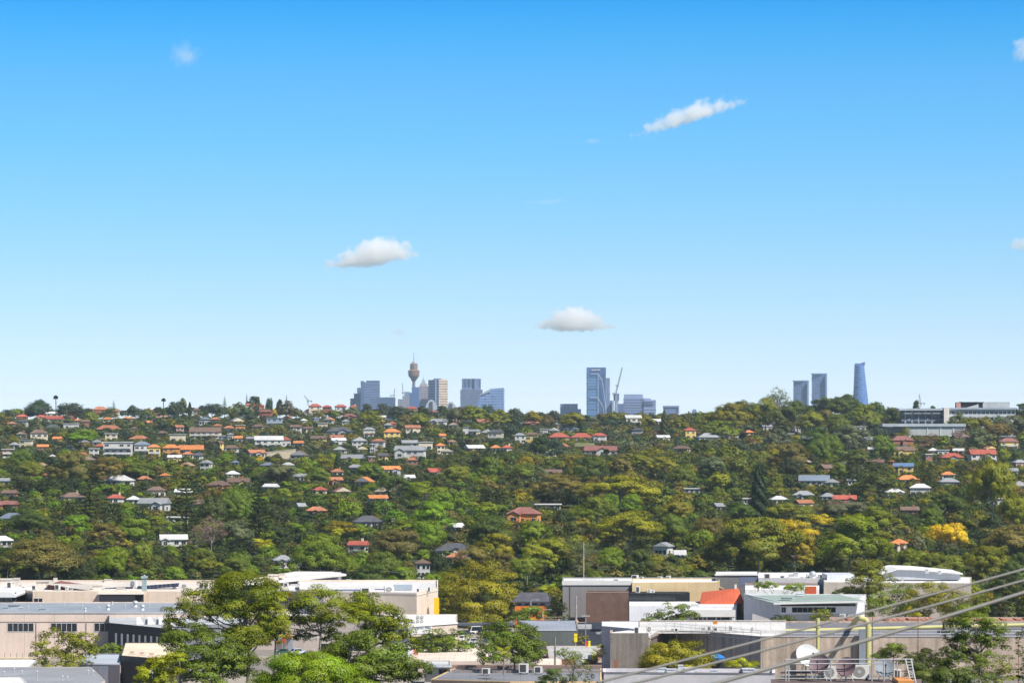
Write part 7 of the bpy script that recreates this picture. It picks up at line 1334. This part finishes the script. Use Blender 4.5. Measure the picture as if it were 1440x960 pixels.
car(645, 880, (.5,.08,.06), 'red car parked at the yard edge left of the broad round tree', .9); car(652, 915, (.7,.7,.69), 'white car parked nose-in behind the round street trees', 1.2); car(705, 935, (.66,.66,.64), 'white van parked under the long dark carport', .1, True); car(716, 930, (.2,.22,.25), 'dark grey car at the far right of the yard', .3)
for px, D, c, lab in ((660, 868, (.03,.16,.07), 'green wheeled skip bin in the yard'), (687, 905, (.05,.1,.3), 'blue skip bin beside the grey car'), (633, 880, (.3,.3,.3), 'grey skip bin behind the round street trees')):
    x, y, _ = W(px, 0, D); o = thing('skip_bin', (x, y, float(ground(x, y)) + .02), lab, 'bin'); q = MB(); q.hexa([(-1.1, -.7, .15), (1.1, -.7, .15), (1.1, .7, .15), (-1.1, .7, .15)], [(-1.4, -.8, 1.3), (1.4, -.8, 1.3), (1.4, .8, 1.3), (-1.4, .8, 1.3)]); q.build('body', MT['metal'], o, c); q = MB(); q.hexa([(-1.42, -.82, 1.31), (1.42, -.82, 1.31), (1.42, .82, 1.31), (-1.42, .82, 1.31)], [(-1.3, -.5, 1.55), (1.3, -.5, 1.55), (1.3, .5, 1.5), (-1.3, .5, 1.5)]); q.build('lid', MT['plast'], o, tuple(v * .7 for v in c))
    for wx in (-.9, .9): q = MB(); q.cyl((wx, -.72, .12), (wx, -.6, .12), .12, n=10); q.build('wheel', MT['rubber'], o)
# --- poles, wires, lamp
def pole(px, top, D, label, arm=0.0, r=.14, col=(.30,.27,.24), name='power_pole', cat='power pole', mat='bark', lamp=False):
    x, y, _ = W(px, 0, D); g = float(ground(x, y)); zt = zat(top, D); o = thing(name, (x, y, g), label, cat); q = MB(); q.cyl((0, 0, -.5), (0, 0, zt - g), r, r * .72, 8); q.build('shaft', MT[mat], o, col)
    if arm:
        for dz in (.3,) if arm < 2.5 else (.3, 1.3):
            q = MB(); q.box(-arm/2, arm/2, -.22, -.12, zt - g - dz - .1, zt - g - dz + .08); q.build('crossarm', MT['bark'], o, (.40,.38,.35))
            for u in (-.42, -.15, .15, .42): q = MB(); q.cyl((arm*u, -.17, zt - g - dz + .08), (arm*u, -.17, zt - g - dz + .36), .06, n=6); q.build('insulator', MT['trim'], o, (.6,.6,.6))
    if lamp: q = MB(); q.tube([(0, 0, zt - g - .1), (.4, 0, zt - g + .4), (1.6, -.2, zt - g + .5)], .06, 6); q.build('lamp_arm', MT['steel'], o); q = MB(); q.box(1.5, 2.2, -.35, -.05, zt - g + .38, zt - g + .52); q.build('lamp_head', MT['steel'], o)
    return o
pole(810, 837.5, 880, 'thick bare grey power pole before the brown brick wing', 0, .32, (.30,.27,.26)); pole(823.5, 864, 850, 'slimmer power pole with a crossarm right of the thick pole', 2.0, .14); pole(780.5, 895, 720, 'leaning weathered pole beside the pale grey shed roof', 0, .22, (.22,.19,.17))
pole(746.5, 845, 950, 'thin white lamp post before the orange-walled building', 0, .07, (.7,.7,.7), 'lamp_post', 'lamp post', 'trim', True); pole(763.5, 859, 930, 'short white lamp post at the end of the orange wall', 0, .08, (.6,.6,.58), 'lamp_post', 'lamp post', 'trim', True)
pole(1291, 866, 640, 'tall thin rusty mast crossing the concrete wall near the tall tree', 0, .09, (.16,.07,.05), 'mast', 'mast'); pole(1227, 866, 650, 'thin dark mast right of the bent yellow riser', 0, .09, (.12,.09,.07), 'mast', 'mast'); pole(1432, 899, 560, 'thin rust-red mast near the right picture edge', 0, .07, (.30,.09,.05), 'mast', 'mast')
pole(821, 762, 1035, 'tall pale flagpole mast rising from the white hall roof', 0, .075, (.66,.64,.6), 'mast', 'mast', 'trim'); pole(792, 808, 1030, 'thin mast at the left corner of the white hall', 0, .06, (.4,.4,.4), 'mast', 'mast', 'trim'); pole(939, 858, 930, 'short grey pole among the trees before the low white office', 0, .12, (.5,.5,.5))
for px, top, b, lab, arm in ((543, 697, 728, 'pale lamp post with a yellow head among mid-slope trees', 0), (555, 728, 744, 'T-shaped pole left of the bright broadleaf trees', 2.6), (957, 738, 754, 'white T-shaped pole in the mid-slope canopy', 2.6), (1022, 632, 652, 'slim pole with a wire below the small grey block', 1.8), (301, 762, 776, 'pole with a wire beside the white cottage', 1.6), (457, 733, 745, 'pole behind the yellowish flowering tree', 1.8),
                            (397, 748, 772, 'tall pole left of the large bright green tree', 2.2), (421, 793, 802, 'pole with wires above the white wedge roof', 1.4), (1273, 756, 790, 'pole in front of the orange house at the slope foot', 0), (761, 604, 622, 'white pole beside the yellow two-storey house', 0), (119, 792, 815, 'thin pale pole in front of the olive dome tree', 0), (1070, 656, 668, 'pole beside the tall dark cypress', 1.5), (208, 661, 676, 'thin pole by the terracotta roofed brick house', 1.2), (1060, 672, 690, 'short pole just left of the tall cypress', 1.6)):
    pole(px, top, inv(px, b) - 6, lab, arm, .13 if arm else .10, (.52,.49,.46))
pole(214, 947, 560, 'white globe street lamp at the bottom left', 0, .07, (.7,.7,.7), 'street_lamp', 'street lamp', 'trim'); 
lampo = [ob for ob in COL.objects if ob.name.startswith('street_lamp')][0]; q = MB(); zt = zat(947, 560) - lampo.location.z; q.lathe((0, 0, zt), [(.15, 0), (.62, .1), (.55, .5), (.2, .75), (.05, .9)], 14); q.build('lamp_head', MT['white'], lampo)
def wire(pts, r, label, name='power_line', col=(.35,.34,.33), sag=0.0, n=24):
    a, b = Vector(pts[0]), Vector(pts[1]); P = [a + (b - a) * (i / n) - Vector((0, 0, 4 * sag * (i/n) * (1 - i/n))) for i in range(n + 1)]; q = MB(); q.tube(P, r, 6); o = q.build(name, MT['cable'], color=col); tag(o, label, 'cable'); return o
CB = (.27,.25,.23)
wire([W(840, 959, 30), W(1470, 791.5, 36)], .0115, 'uppermost of the three thick grey cables slanting across the lower right', 'overhead_cable', sag=.012); wire([W(880, 963, 29), W(1470, 807, 35)], .0115, 'middle of the three thick grey cables slanting across the lower right', 'overhead_cable', sag=.015)
wire([W(900, 990, 28), W(1470, 823, 34)], .017, 'lowest and thickest grey cable slanting across the lower right', 'overhead_cable', sag=.018)
wire([W(1205, 836, 900), W(1262, 834, 905)], .05, 'short wire from the roadside gum across the beige factory', sag=.2); wire([W(301, 764, 1300), W(200, 756, 1280)], .04, 'thin line strung left from the pole by the white cottage', sag=1.5); wire([W(301, 764, 1300), W(360, 772, 1250)], .04, 'thin line strung right from the pole by the white cottage', sag=1.2); wire([W(421, 795, 1120), W(500, 803, 1090)], .05, 'dark line strung right above the white wedge roof', sag=.8); wire([W(421, 795, 1120), W(380, 798, 1110)], .05, 'dark line strung left above the white wedge roof', sag=.5); wire([W(535, 802, 1080), W(585, 805, 1085)], .05, 'pale line crossing the dark trees above the tan corner building', sag=.2); wire([W(590, 760, 1350), W(660, 762, 1340)], .04, 'thin line over the charcoal-roofed long house', sag=.6); wire([W(1022, 638, 2150), W(1078, 640, 2150)], .05, 'thin line strung right from the slim pole', sag=.6)

# ------------------------------------------------------------------ trees standing among the buildings, each with its own crown
rooted_tree('gum_tree', [(345,828,44,17),(312,836,34,18),(377,840,28,19),(278,850,30,16),(256,868,26,15),(300,862,28,13),(334,860,24,12),(362,866,26,13),(388,850,18,12),(350,897,30,11),(330,888,16,8),(372,888,18,9),(240,878,14,9)], 520, 'fresh green', 345, .34, 'large spreading gum with pale forked limbs before the black building', seed=21, fork=.42, r=.016, nc=20)
rooted_tree('gum_tree', [(268,902,36,18),(300,908,32,16),(246,908,20,16),(285,928,42,18),(322,924,34,16),(256,934,26,14),(236,900,14,10),(300,945,40,16),(345,940,30,16),(330,905,14,8)], 470, 'mid green', 262, .32, 'dense shaded gum low at the bottom left with a pale trunk', seed=22, fork=.5, nc=19)
rooted_tree('gum_tree', [(450,850,38,16),(422,864,24,14),(480,866,32,16),(444,878,30,12),(400,868,22,13),(468,895,16,9),(425,893,14,8),(385,880,22,10)], 560, 'fresh green', 443, .34, 'tall gum with two pale trunks before the lettered store', seed=23, fork=.62, r=.013, nc=19)
rooted_tree('gum_tree', [(515,850,30,15),(540,868,26,15),(560,890,26,18),(525,890,28,14),(500,870,26,14),(572,906,18,14),(498,905,20,12)], 500, 'fresh green', 520, .34, 'gum leaning right towards the corner shop', seed=24, fork=.5, r=.013, nc=19)
rooted_tree('gum_tree', [(490,915,36,18),(545,932,40,18),(470,932,28,16),(585,945,24,16),(520,945,40,18),(560,955,36,16),(505,900,20,12)], 430, 'mid green', 500, .30, 'low bushy gum at the bottom centre left of the sawtooth workshop', seed=25, fork=.5, nc=20)
rooted_tree('gum_tree', [(380,872,26,13),(362,884,18,10),(392,890,20,10),(375,900,20,8)], 600, 'yellowish olive', 384, .33, 'thin yellowish gum between the two larger gums', seed=36, fork=.66, r=.011)
rooted_tree('broadleaf_tree', [(430,938,34,18),(395,948,30,16),(465,945,32,18),(375,962,26,14),(430,955,70,22),(490,960,30,16),(412,930,22,12),(448,930,22,11),(510,972,30,12)], 330, 'bright green', 430, .24, 'rounded bright green tree dome at the bottom edge', seed=26, nc=34, rcf=.27, fl=.55, tv=.34)
rooted_tree('broadleaf_tree', [(228,940,20,14),(205,952,18,12),(245,930,18,10),(215,935,14,9),(240,955,24,12)], 420, 'lime green', 225, .24, 'lime-green bush beside the dark corrugated shed', seed=27, cat='bush', nc=19)
rooted_tree('gum_tree', [(80,900,24,12),(62,915,18,14),(100,912,28,14),(118,903,20,10),(70,932,22,14),(95,932,28,14),(124,918,14,10),(58,938,14,10)], 700, 'olive green', 90, .42, 'small rounded gum before the pink factory wall', seed=28, fork=.4, nc=14)
for i, (a, b, top, hh) in enumerate(((128,180,909,10),)): rooted_tree('hedge', [(a + (b - a) * t, top + 7 + 2 * math.sin(t * 9), 11, 8) for t in np.linspace(0, 1, 7)], 765, 'mid green', 150, .4, 'bright clipped hedge at the foot of the black building', seed=29, cat='hedge')
rooted_tree('gum_tree', [(670,812,34,16),(640,822,26,14),(700,820,26,14),(655,836,36,18),(690,842,32,18),(632,845,20,16),(712,845,16,14),(668,860,40,18),(640,866,24,14),(702,866,20,14),(670,876,40,10)], 990, 'yellowish olive', 670, .5, 'big rounded yellow-green gum between the yellow pylon and the orange-walled building', seed=70, fork=.3, nc=14, depth=.6)
rooted_tree('broadleaf_tree', [(608,902,20,14),(600,912,16,10),(622,910,18,11)], 765, 'mid green', 610, .4, 'left one of two round street trees before the corner shop', seed=30)
rooted_tree('broadleaf_tree', [(646,904,18,14),(655,912,12,9),(634,912,14,10)], 768, 'mid green', 645, .4, 'right one of two round street trees before the corner shop', seed=31)
rooted_tree('broadleaf_tree', [(712,894,34,15),(742,902,26,16),(692,906,26,14),(725,918,34,15),(755,915,18,12),(688,924,18,10),(745,930,22,13)], 690, 'mid green', 722, .4, 'broad round green tree left of the grey roofed shed', seed=32, nc=19)
rooted_tree('wispy_tree', [(800,921,17,7),(812,931,16,8),(822,944,12,9),(828,955,9,9),(792,918,10,5)], 520, 'mid green', 805, .28, 'thin wispy sapling leaning right at the bottom centre', seed=33, dens=.5, r=.010, fork=.6)
rooted_tree('shrub', [(782,950,18,8),(768,956,14,7),(800,957,14,6)], 560, 'deep green', 783, .28, 'dark shrub on the long grey roof edge', seed=43, cat='shrub')
rooted_tree('broadleaf_tree', [(935,922,28,13),(962,916,26,12),(918,934,24,11),(985,928,20,11),(948,935,40,12),(910,942,14,7),(995,938,10,6)], 690, 'yellowish olive', 950, .4, 'wide yellow-green tree in front of the stained concrete works', seed=34, nc=22, tv=.3)
rooted_tree('broadleaf_tree', [(948,862,24,10),(926,872,20,8),(968,872,18,8),(910,876,12,6)], 915, 'mid green', 945, .5, 'green tree crown before the low white office', seed=35)
rooted_tree('gum_tree', [(1370,872,30,15),(1348,885,24,15),(1392,888,24,15),(1368,900,28,14),(1346,908,20,12),(1394,910,24,13),(1358,922,16,8),(1385,925,18,8)], 430, 'mid green', 1372, .30, 'tall twin-trunked gum standing clear before the pink concrete wall', seed=37, fork=.5, r=.013, nc=18)
rooted_tree('gum_tree', [(1335,928,22,14),(1330,945,22,14),(1365,950,28,12),(1340,958,34,12)], 400, 'deep green', 1336, .28, 'dark lower gum left of the tall twin-trunked gum', seed=38, fork=.45)
rooted_tree('gum_tree', [(1405,932,22,10),(1415,950,20,10),(1388,955,24,10)], 440, 'olive green', 1400, .28, 'thin olive sapling right of the tall twin-trunked gum', seed=39, dens=.7, fork=.45)
rooted_tree('gum_tree', [(1436,905,10,16),(1440,930,12,16),(1444,890,12,10),(1438,948,12,12)], 440, 'deep green', 1440, .28, 'dark tree cut by the right picture edge at the bottom', seed=40)
rooted_tree('flat_topped_tree', [(1258,910,14,5),(1250,917,16,5),(1266,914,12,5),(1240,922,14,5)], 520, 'mid green', 1258, .24, 'small flat-topped tree above the white ladder', seed=41, cat='tree', fork=.8, r=.012)
rooted_tree('shrub', [(1300,928,22,12),(1290,942,28,14),(1318,940,20,14),(1275,930,14,7),(1300,955,34,12)], 480, 'deep green', 1300, .28, 'dark bushy shrub right of the white ladder', seed=42, cat='shrub', nc=19)
for i, (pts, D, col, lab) in enumerate((([(1245,848,22,14),(1270,842,24,14),(1260,862,30,14),(1232,862,18,12)], 935, 'mid green', 'left third of the leafy hedge-like trees before the beige factory'), ([(1300,838,26,15),(1325,842,24,14),(1310,858,34,15),(1290,862,20,12)], 930, 'yellowish olive', 'middle of the leafy hedge-like trees before the beige factory'), ([(1352,850,24,14),(1375,856,22,14),(1350,866,30,12)], 925, 'olive green', 'right end of the leafy hedge-like trees before the beige factory'))):
    rooted_tree('broadleaf_tree', pts, D, col, pts[0][0] + 8, .48, lab, seed=50 + i, nc=14)
rooted_tree('gum_tree', [(1222,806,24,14),(1238,822,22,14),(1208,826,22,12),(1228,842,22,12),(1200,836,16,8),(1225,796,16,8)], 950, 'olive green', 1222, .48, 'roadside gum standing between the green roof and the beige factory', seed=54, fork=.4)
rooted_tree('shrub', [(1190,832,14,7),(1180,836,12,6)], 955, 'deep green', 1186, .45, 'low dark shrub at the end of the green roof', seed=55, cat='shrub')
rooted_tree('broadleaf_tree', [(1405,845,24,16),(1425,860,24,18),(1395,862,20,14),(1435,835,20,16),(1415,825,22,14)], 900, 'dark green', 1410, .48, 'dark tree at the right edge above the cables', seed=56)
rooted_tree('broadleaf_tree', [(1155,868,15,9),(1148,874,12,7),(1164,874,12,8)], 860, 'olive green', 1155, .42, 'small round tree before the green-roofed building', seed=57)
for px, lab, sd in ((1094, 'left', 58), (1108, 'right', 59)): rooted_tree('shrub', [(px, 870, 9, 5), (px - 5, 875, 10, 5), (px + 6, 876, 10, 5)], 850, 'deep green', px, .4, lab + ' one of two dark shrubs by the ramp of the green-roofed building', seed=sd, cat='shrub')
rooted_tree('broadleaf_tree', [(744,866,24,11),(730,872,16,9),(760,872,16,9)], 940, 'mid green', 745, .48, 'leafy green tree hiding the foot of the orange wall', seed=60)
rooted_tree('broadleaf_tree', [(782,852,14,12),(776,864,12,12),(790,866,10,12)], 975, 'dark green', 782, .48, 'dark tree wedged between the orange wall and the grey hall', seed=61)
rooted_tree('shrub', [(813,898,8,6),(815,904,7,6)], 842, 'olive brown', 814, .35, 'small brownish shrub beside the yellow pylon sign', seed=62, cat='shrub')
rooted_tree('shrub', [(843,915,8,9),(838,922,9,7)], 760, 'lime green', 841, .35, 'pale green shrub against the blue-grey concrete end wall', seed=63, cat='shrub')
rooted_tree('shrub', [(1040,932,16,5),(1058,935,12,4),(1026,934,10,4)], 715, 'lime green', 1040, .35, 'bright lime hedge at the foot of the shaded concrete face', seed=64, cat='hedge')
rooted_tree('broadleaf_tree', [(527,866,16,7),(520,870,10,6)], 850, 'dark green', 526, .42, 'small dark tree on the roof line before the tan corner wall', seed=65)
rooted_tree('shrub', [(1083,823,10,4),(1070,826,12,3),(1120,826,14,4),(1108,828,10,3)], 950, 'bright green', 1095, .4, 'row of roof-garden plants on the white flat roof', seed=66, cat='plants')
def near_palm(px, top, h, D, w, label, col='bright green'):
    x, y, _ = W(px, 0, D); o = thing('palm_tree', (x, y, zat(top + h, D)), label, 'palm'); p = PROTO['palm'][0]; o.scale = (w * D / F / p['w'],) * 2 + (h * D / F / p['h'],)
    for part, c in (('crown', PAL[col]), ('trunk', (.2,.16,.12))): q = bpy.data.objects.new(part, p[part]); COL.objects.link(q); q.parent = o; q.color = (*c, 1)
near_palm(708, 908, 40, 668, 28, 'feathery palm at the lower edge of the broad round tree', 'lime green'); near_palm(1066, 817, 14, 950, 22, 'small palm rising from the white flat roof with plants'); near_palm(823, 893, 16, 842, 14, 'small yellowish palm by the yellow pylon sign', 'yellowish olive')
# labels of the roof clutter
by = {}
for c in CLUTTER: by.setdefault((c['nm'], c['where']), []).append(c)
ORDN = ['leftmost', 'second', 'third', 'fourth', 'fifth', 'sixth', 'seventh', 'eighth', 'ninth', 'tenth', 'eleventh', 'twelfth']
for (nm, where), v in by.items():
    v.sort(key=lambda c: c['px'])
    for i, c in enumerate(v):
        c['obj']['label'] = (nm + ' ' + where) if len(v) == 1 else ('leftmost ' if i == 0 else 'rightmost ' if i == len(v) - 1 else ORDN[i] + ' from left, ') + nm + ' ' + where
        c['obj']['group'] = nm.split()[-1] + ('s ' if not nm.endswith('s') else ' ') + where
# ------------------------------------------------------------------ clouds: thin volumes far beyond everything
def cloud(px, py, w, h, label, rot=0, dens=.02, D=26000, thr=.42, sc=1.0, seed=0, peak=0.0, x0=0.0, wisp=1.0):
    x, y, z = W(px, py, D); s = D / F
    mb = MB(); mb.lathe((0, 0, 0), [(max(.02, math.sin(t)), -math.cos(t)) for t in np.linspace(0.05, math.pi - .05, 12)], 20)
    m, nt, N, L = _new('cloud_vapour')
    co = _coord(nt); sx = N.new('ShaderNodeSeparateXYZ'); L.new(co, sx.inputs[0])
    ax = _math(nt, 'ABSOLUTE', _math(nt, 'SUBTRACT', sx.outputs[0], x0))
    zz = _math(nt, 'SUBTRACT', sx.outputs[2], _math(nt, 'MULTIPLY', _math(nt, 'SUBTRACT', .4, ax), peak))
    zz = _math(nt, 'MAXIMUM', zz, _math(nt, 'MULTIPLY', sx.outputs[2] if peak else zz, -2.0 if peak else -1.15))
    cb = N.new('ShaderNodeCombineXYZ'); L.new(sx.outputs[0], cb.inputs[0]); L.new(sx.outputs[1], cb.inputs[1]); L.new(zz, cb.inputs[2])
    ln = N.new('ShaderNodeVectorMath'); ln.operation = 'LENGTH'; L.new(cb.outputs[0], ln.inputs[0])
    mp = N.new('ShaderNodeMapping'); mp.inputs['Scale'].default_value = (w / 40 * sc, .8 * sc, h / 40 * sc); mp.inputs['Location'].default_value = (seed * 7.3, seed * 3.1, seed); L.new(co, mp.inputs[0])
    nz = _noise(nt, mp.outputs[0], 1.5, 6, .62)
    fall = _range(nt, ln.outputs['Value'], .1, 1.0, 1.0, -.35)
    d = _range(nt, _math(nt, 'ADD', _math(nt, 'MULTIPLY', fall, .52), _math(nt, 'MULTIPLY', nz, wisp)), thr + .3, thr + .95, 0, 1)
    v = N.new('ShaderNodeVolumePrincipled'); v.inputs['Color'].default_value = (1, 1, 1, 1); v.inputs['Anisotropy'].default_value = 0.0
    L.new(_math(nt, 'MULTIPLY', d, dens * .45), v.inputs['Density'])
    o = N.new('ShaderNodeOutputMaterial'); L.new(v.outputs[0], o.inputs['Volume'])
    ob = mb.build('cloud', m); ob.location = (x, y, z); ob.scale = (w / 2 * s, h / 2 * s * 1.6, h / 2 * s); ob.rotation_euler = (0, math.radians(-rot), 0)
    tag(ob, label, 'cloud', 'small clouds in the blue sky'); return ob
cloud(968, 166, 235, 54, 'long wispy white cloud slanting up to the right, highest in the sky', 17, .045, thr=.29, seed=1, x0=.1, peak=.25)
cloud(520, 364, 205, 64, 'soft white puffy cloud drifting alone over the observation tower', 6, .060, thr=.24, seed=2, peak=.75, x0=.22)
cloud(806, 457, 160, 56, 'small white peaked cloud floating just above the sign tower', 0, .070, thr=.22, seed=3, peak=.95, x0=.02)
cloud(1436, 345, 80, 36, 'small white cloud cut by the picture edge midway up the sky', 0, 0.0416, thr=0.31, seed=4)
cloud(1446, 72, 80, 70, 'soft white cloud at the upper right corner of the sky', 0, 0.0208, thr=0.33, seed=5)
cloud(260, 78, 66, 60, 'very faint veil of cloud high on the left of the sky', 0, 0.0057, thr=0.25, seed=6)
cloud(560, 467, 60, 22, 'tiny faint cloud wisp below the puffy cloud', 0, 0.0156, thr=0.31, seed=7)
cloud(770, 284, 110, 16, 'thin faint streak of cloud in the middle of the sky', 2, 0.0130, thr=0.31, seed=8)
cloud(832, 199, 40, 16, 'tiny faint cloud scrap beside the slanting cloud', 0, 0.0156, thr=0.31, seed=9)
# ------------------------------------------------------------------ haze
m, nt, N, L = _new('haze_air')
v = N.new('ShaderNodeVolumePrincipled'); v.inputs['Color'].default_value = (.80,.90,1,1); v.inputs['Density'].default_value = 4.8e-5; v.inputs['Anisotropy'].default_value = .55
o = N.new('ShaderNodeOutputMaterial'); L.new(v.outputs[0], o.inputs['Volume'])
mb = MB(); mb.box(-14500, 14500, -600, 30500, 2.0, 330); h = mb.build('haze', m); tag(h, kind='stuff')

# ------------------------------------------------------------------ labels for houses and trees
MARK = [(54, 'left domed tree'), (98, 'right domed tree'), (166, 'white apartments'), (230, 'thin ridge palm'), (262, 'tall Norfolk pine'), (289, 'cream apartments'), (327, 'white hip-roofed house'), (364, 'dark tall pine'), (403, 'small ridge pine'),
        (443, 'long ridge roof'), (479, 'white ridge house'), (517, 'flat office slab'), (551, 'vivid orange roof'), (582, 'observation tower'), (616, 'striped tower'), (662, 'block tower'), (690, 'wedge roof block'), (737, 'maroon-roofed house'), (770, 'wide red roofs'), (802, 'low block'), (838, 'sign tower'), (867, 'tower crane'), (900, 'broad office block'),
        (934, 'ridge cypress'), (977, 'tiny grey block'), (1028, 'tall ridge gums'), (1067, 'tall dark cypress'), (1094, 'bare ridge tree'), (1127, 'shorter twin tower'), (1152, 'taller twin tower'), (1211, 'curved tower'), (1257, 'white hip roof'), (1289, 'lone ridge tree'), (1335, 'golden tree'), (1383, 'wide white house'), (1418, 'balcony house'), (1440, 'right edge')]
def column(px):
    if px < 22: return 'at the left edge'
    c, n = min(MARK, key=lambda m: abs(m[0] - px)); d = px - c
    return ('aligned with the ' if abs(d) <= 7 else 'left of the ' if d < 0 else 'right of the ') + n
def rowname(b): return 'on the ridge' if b < 596 else 'on upper slope' if b < 630 else 'on middle slope' if b < 680 else 'on lower slope' if b < 745 else 'at slope foot'
NUM = ['two', 'three', 'four', 'five', 'six', 'seven', 'eight', 'nine', 'ten', 'eleven', 'twelve']; ORD = ['highest', 'second', 'third', 'fourth', 'fifth', 'sixth', 'seventh', 'eighth', 'ninth', 'tenth', 'eleventh', 'twelfth']
def relabel(items, cat, groupf):
    by = {}
    for t in items:
        if t.get('label'): t['obj']['label'] = t['label']
        else: by.setdefault(t['look'] + ' ' + rowname(t['base']) + ', ' + column(t['px']), []).append(t)
        t['obj']['category'] = cat(t) if callable(cat) else cat; t['obj']['group'] = groupf(t)
    for lab, v in by.items():
        v.sort(key=lambda t: t['py'])
        for i, t in enumerate(v):
            t['obj']['label'] = lab if len(v) == 1 else ('lowest' if i == len(v) - 1 else 'highest' if i == 0 else ORD[min(i, 11)] + ' highest') + (' of ' + NUM[min(len(v) - 2, 10)] if i in (0, len(v) - 1) else '') + ', ' + lab
relabel(HOUSES, 'house', lambda t: 'houses on the wooded hillside')
GN = dict(gum='gum trees on the hillside', round='broadleaf trees on the hillside', cloud='flat-topped trees on the hillside', wispy='wispy casuarinas on the hillside', pine='tall pines on the hillside', cedar='cedars on the hillside', cypress='cypresses on the hillside', palm='palms among the trees', fan='tall thin palms', shrub='shrubs on the hillside', flower='yellow flowering trees')
relabel(TREES, lambda t: 'shrub' if t['kind'] == 'shrub' else 'palm' if t['kind'] in ('palm', 'fan') else 'tree', lambda t: GN[t['kind']])

for ob in list(COL.objects):
    if ob.parent is None and ob.name.split('.')[0] in ('retaining_wall', 'sandstone_wall', 'gable_wall'): ob['kind'] = 'thing'

for ob in COL.objects:
    if ob.parent is None and 'label' in ob and len(ob['label'].split()) > 16: print('LONG', len(ob['label'].split()), ob['label'])
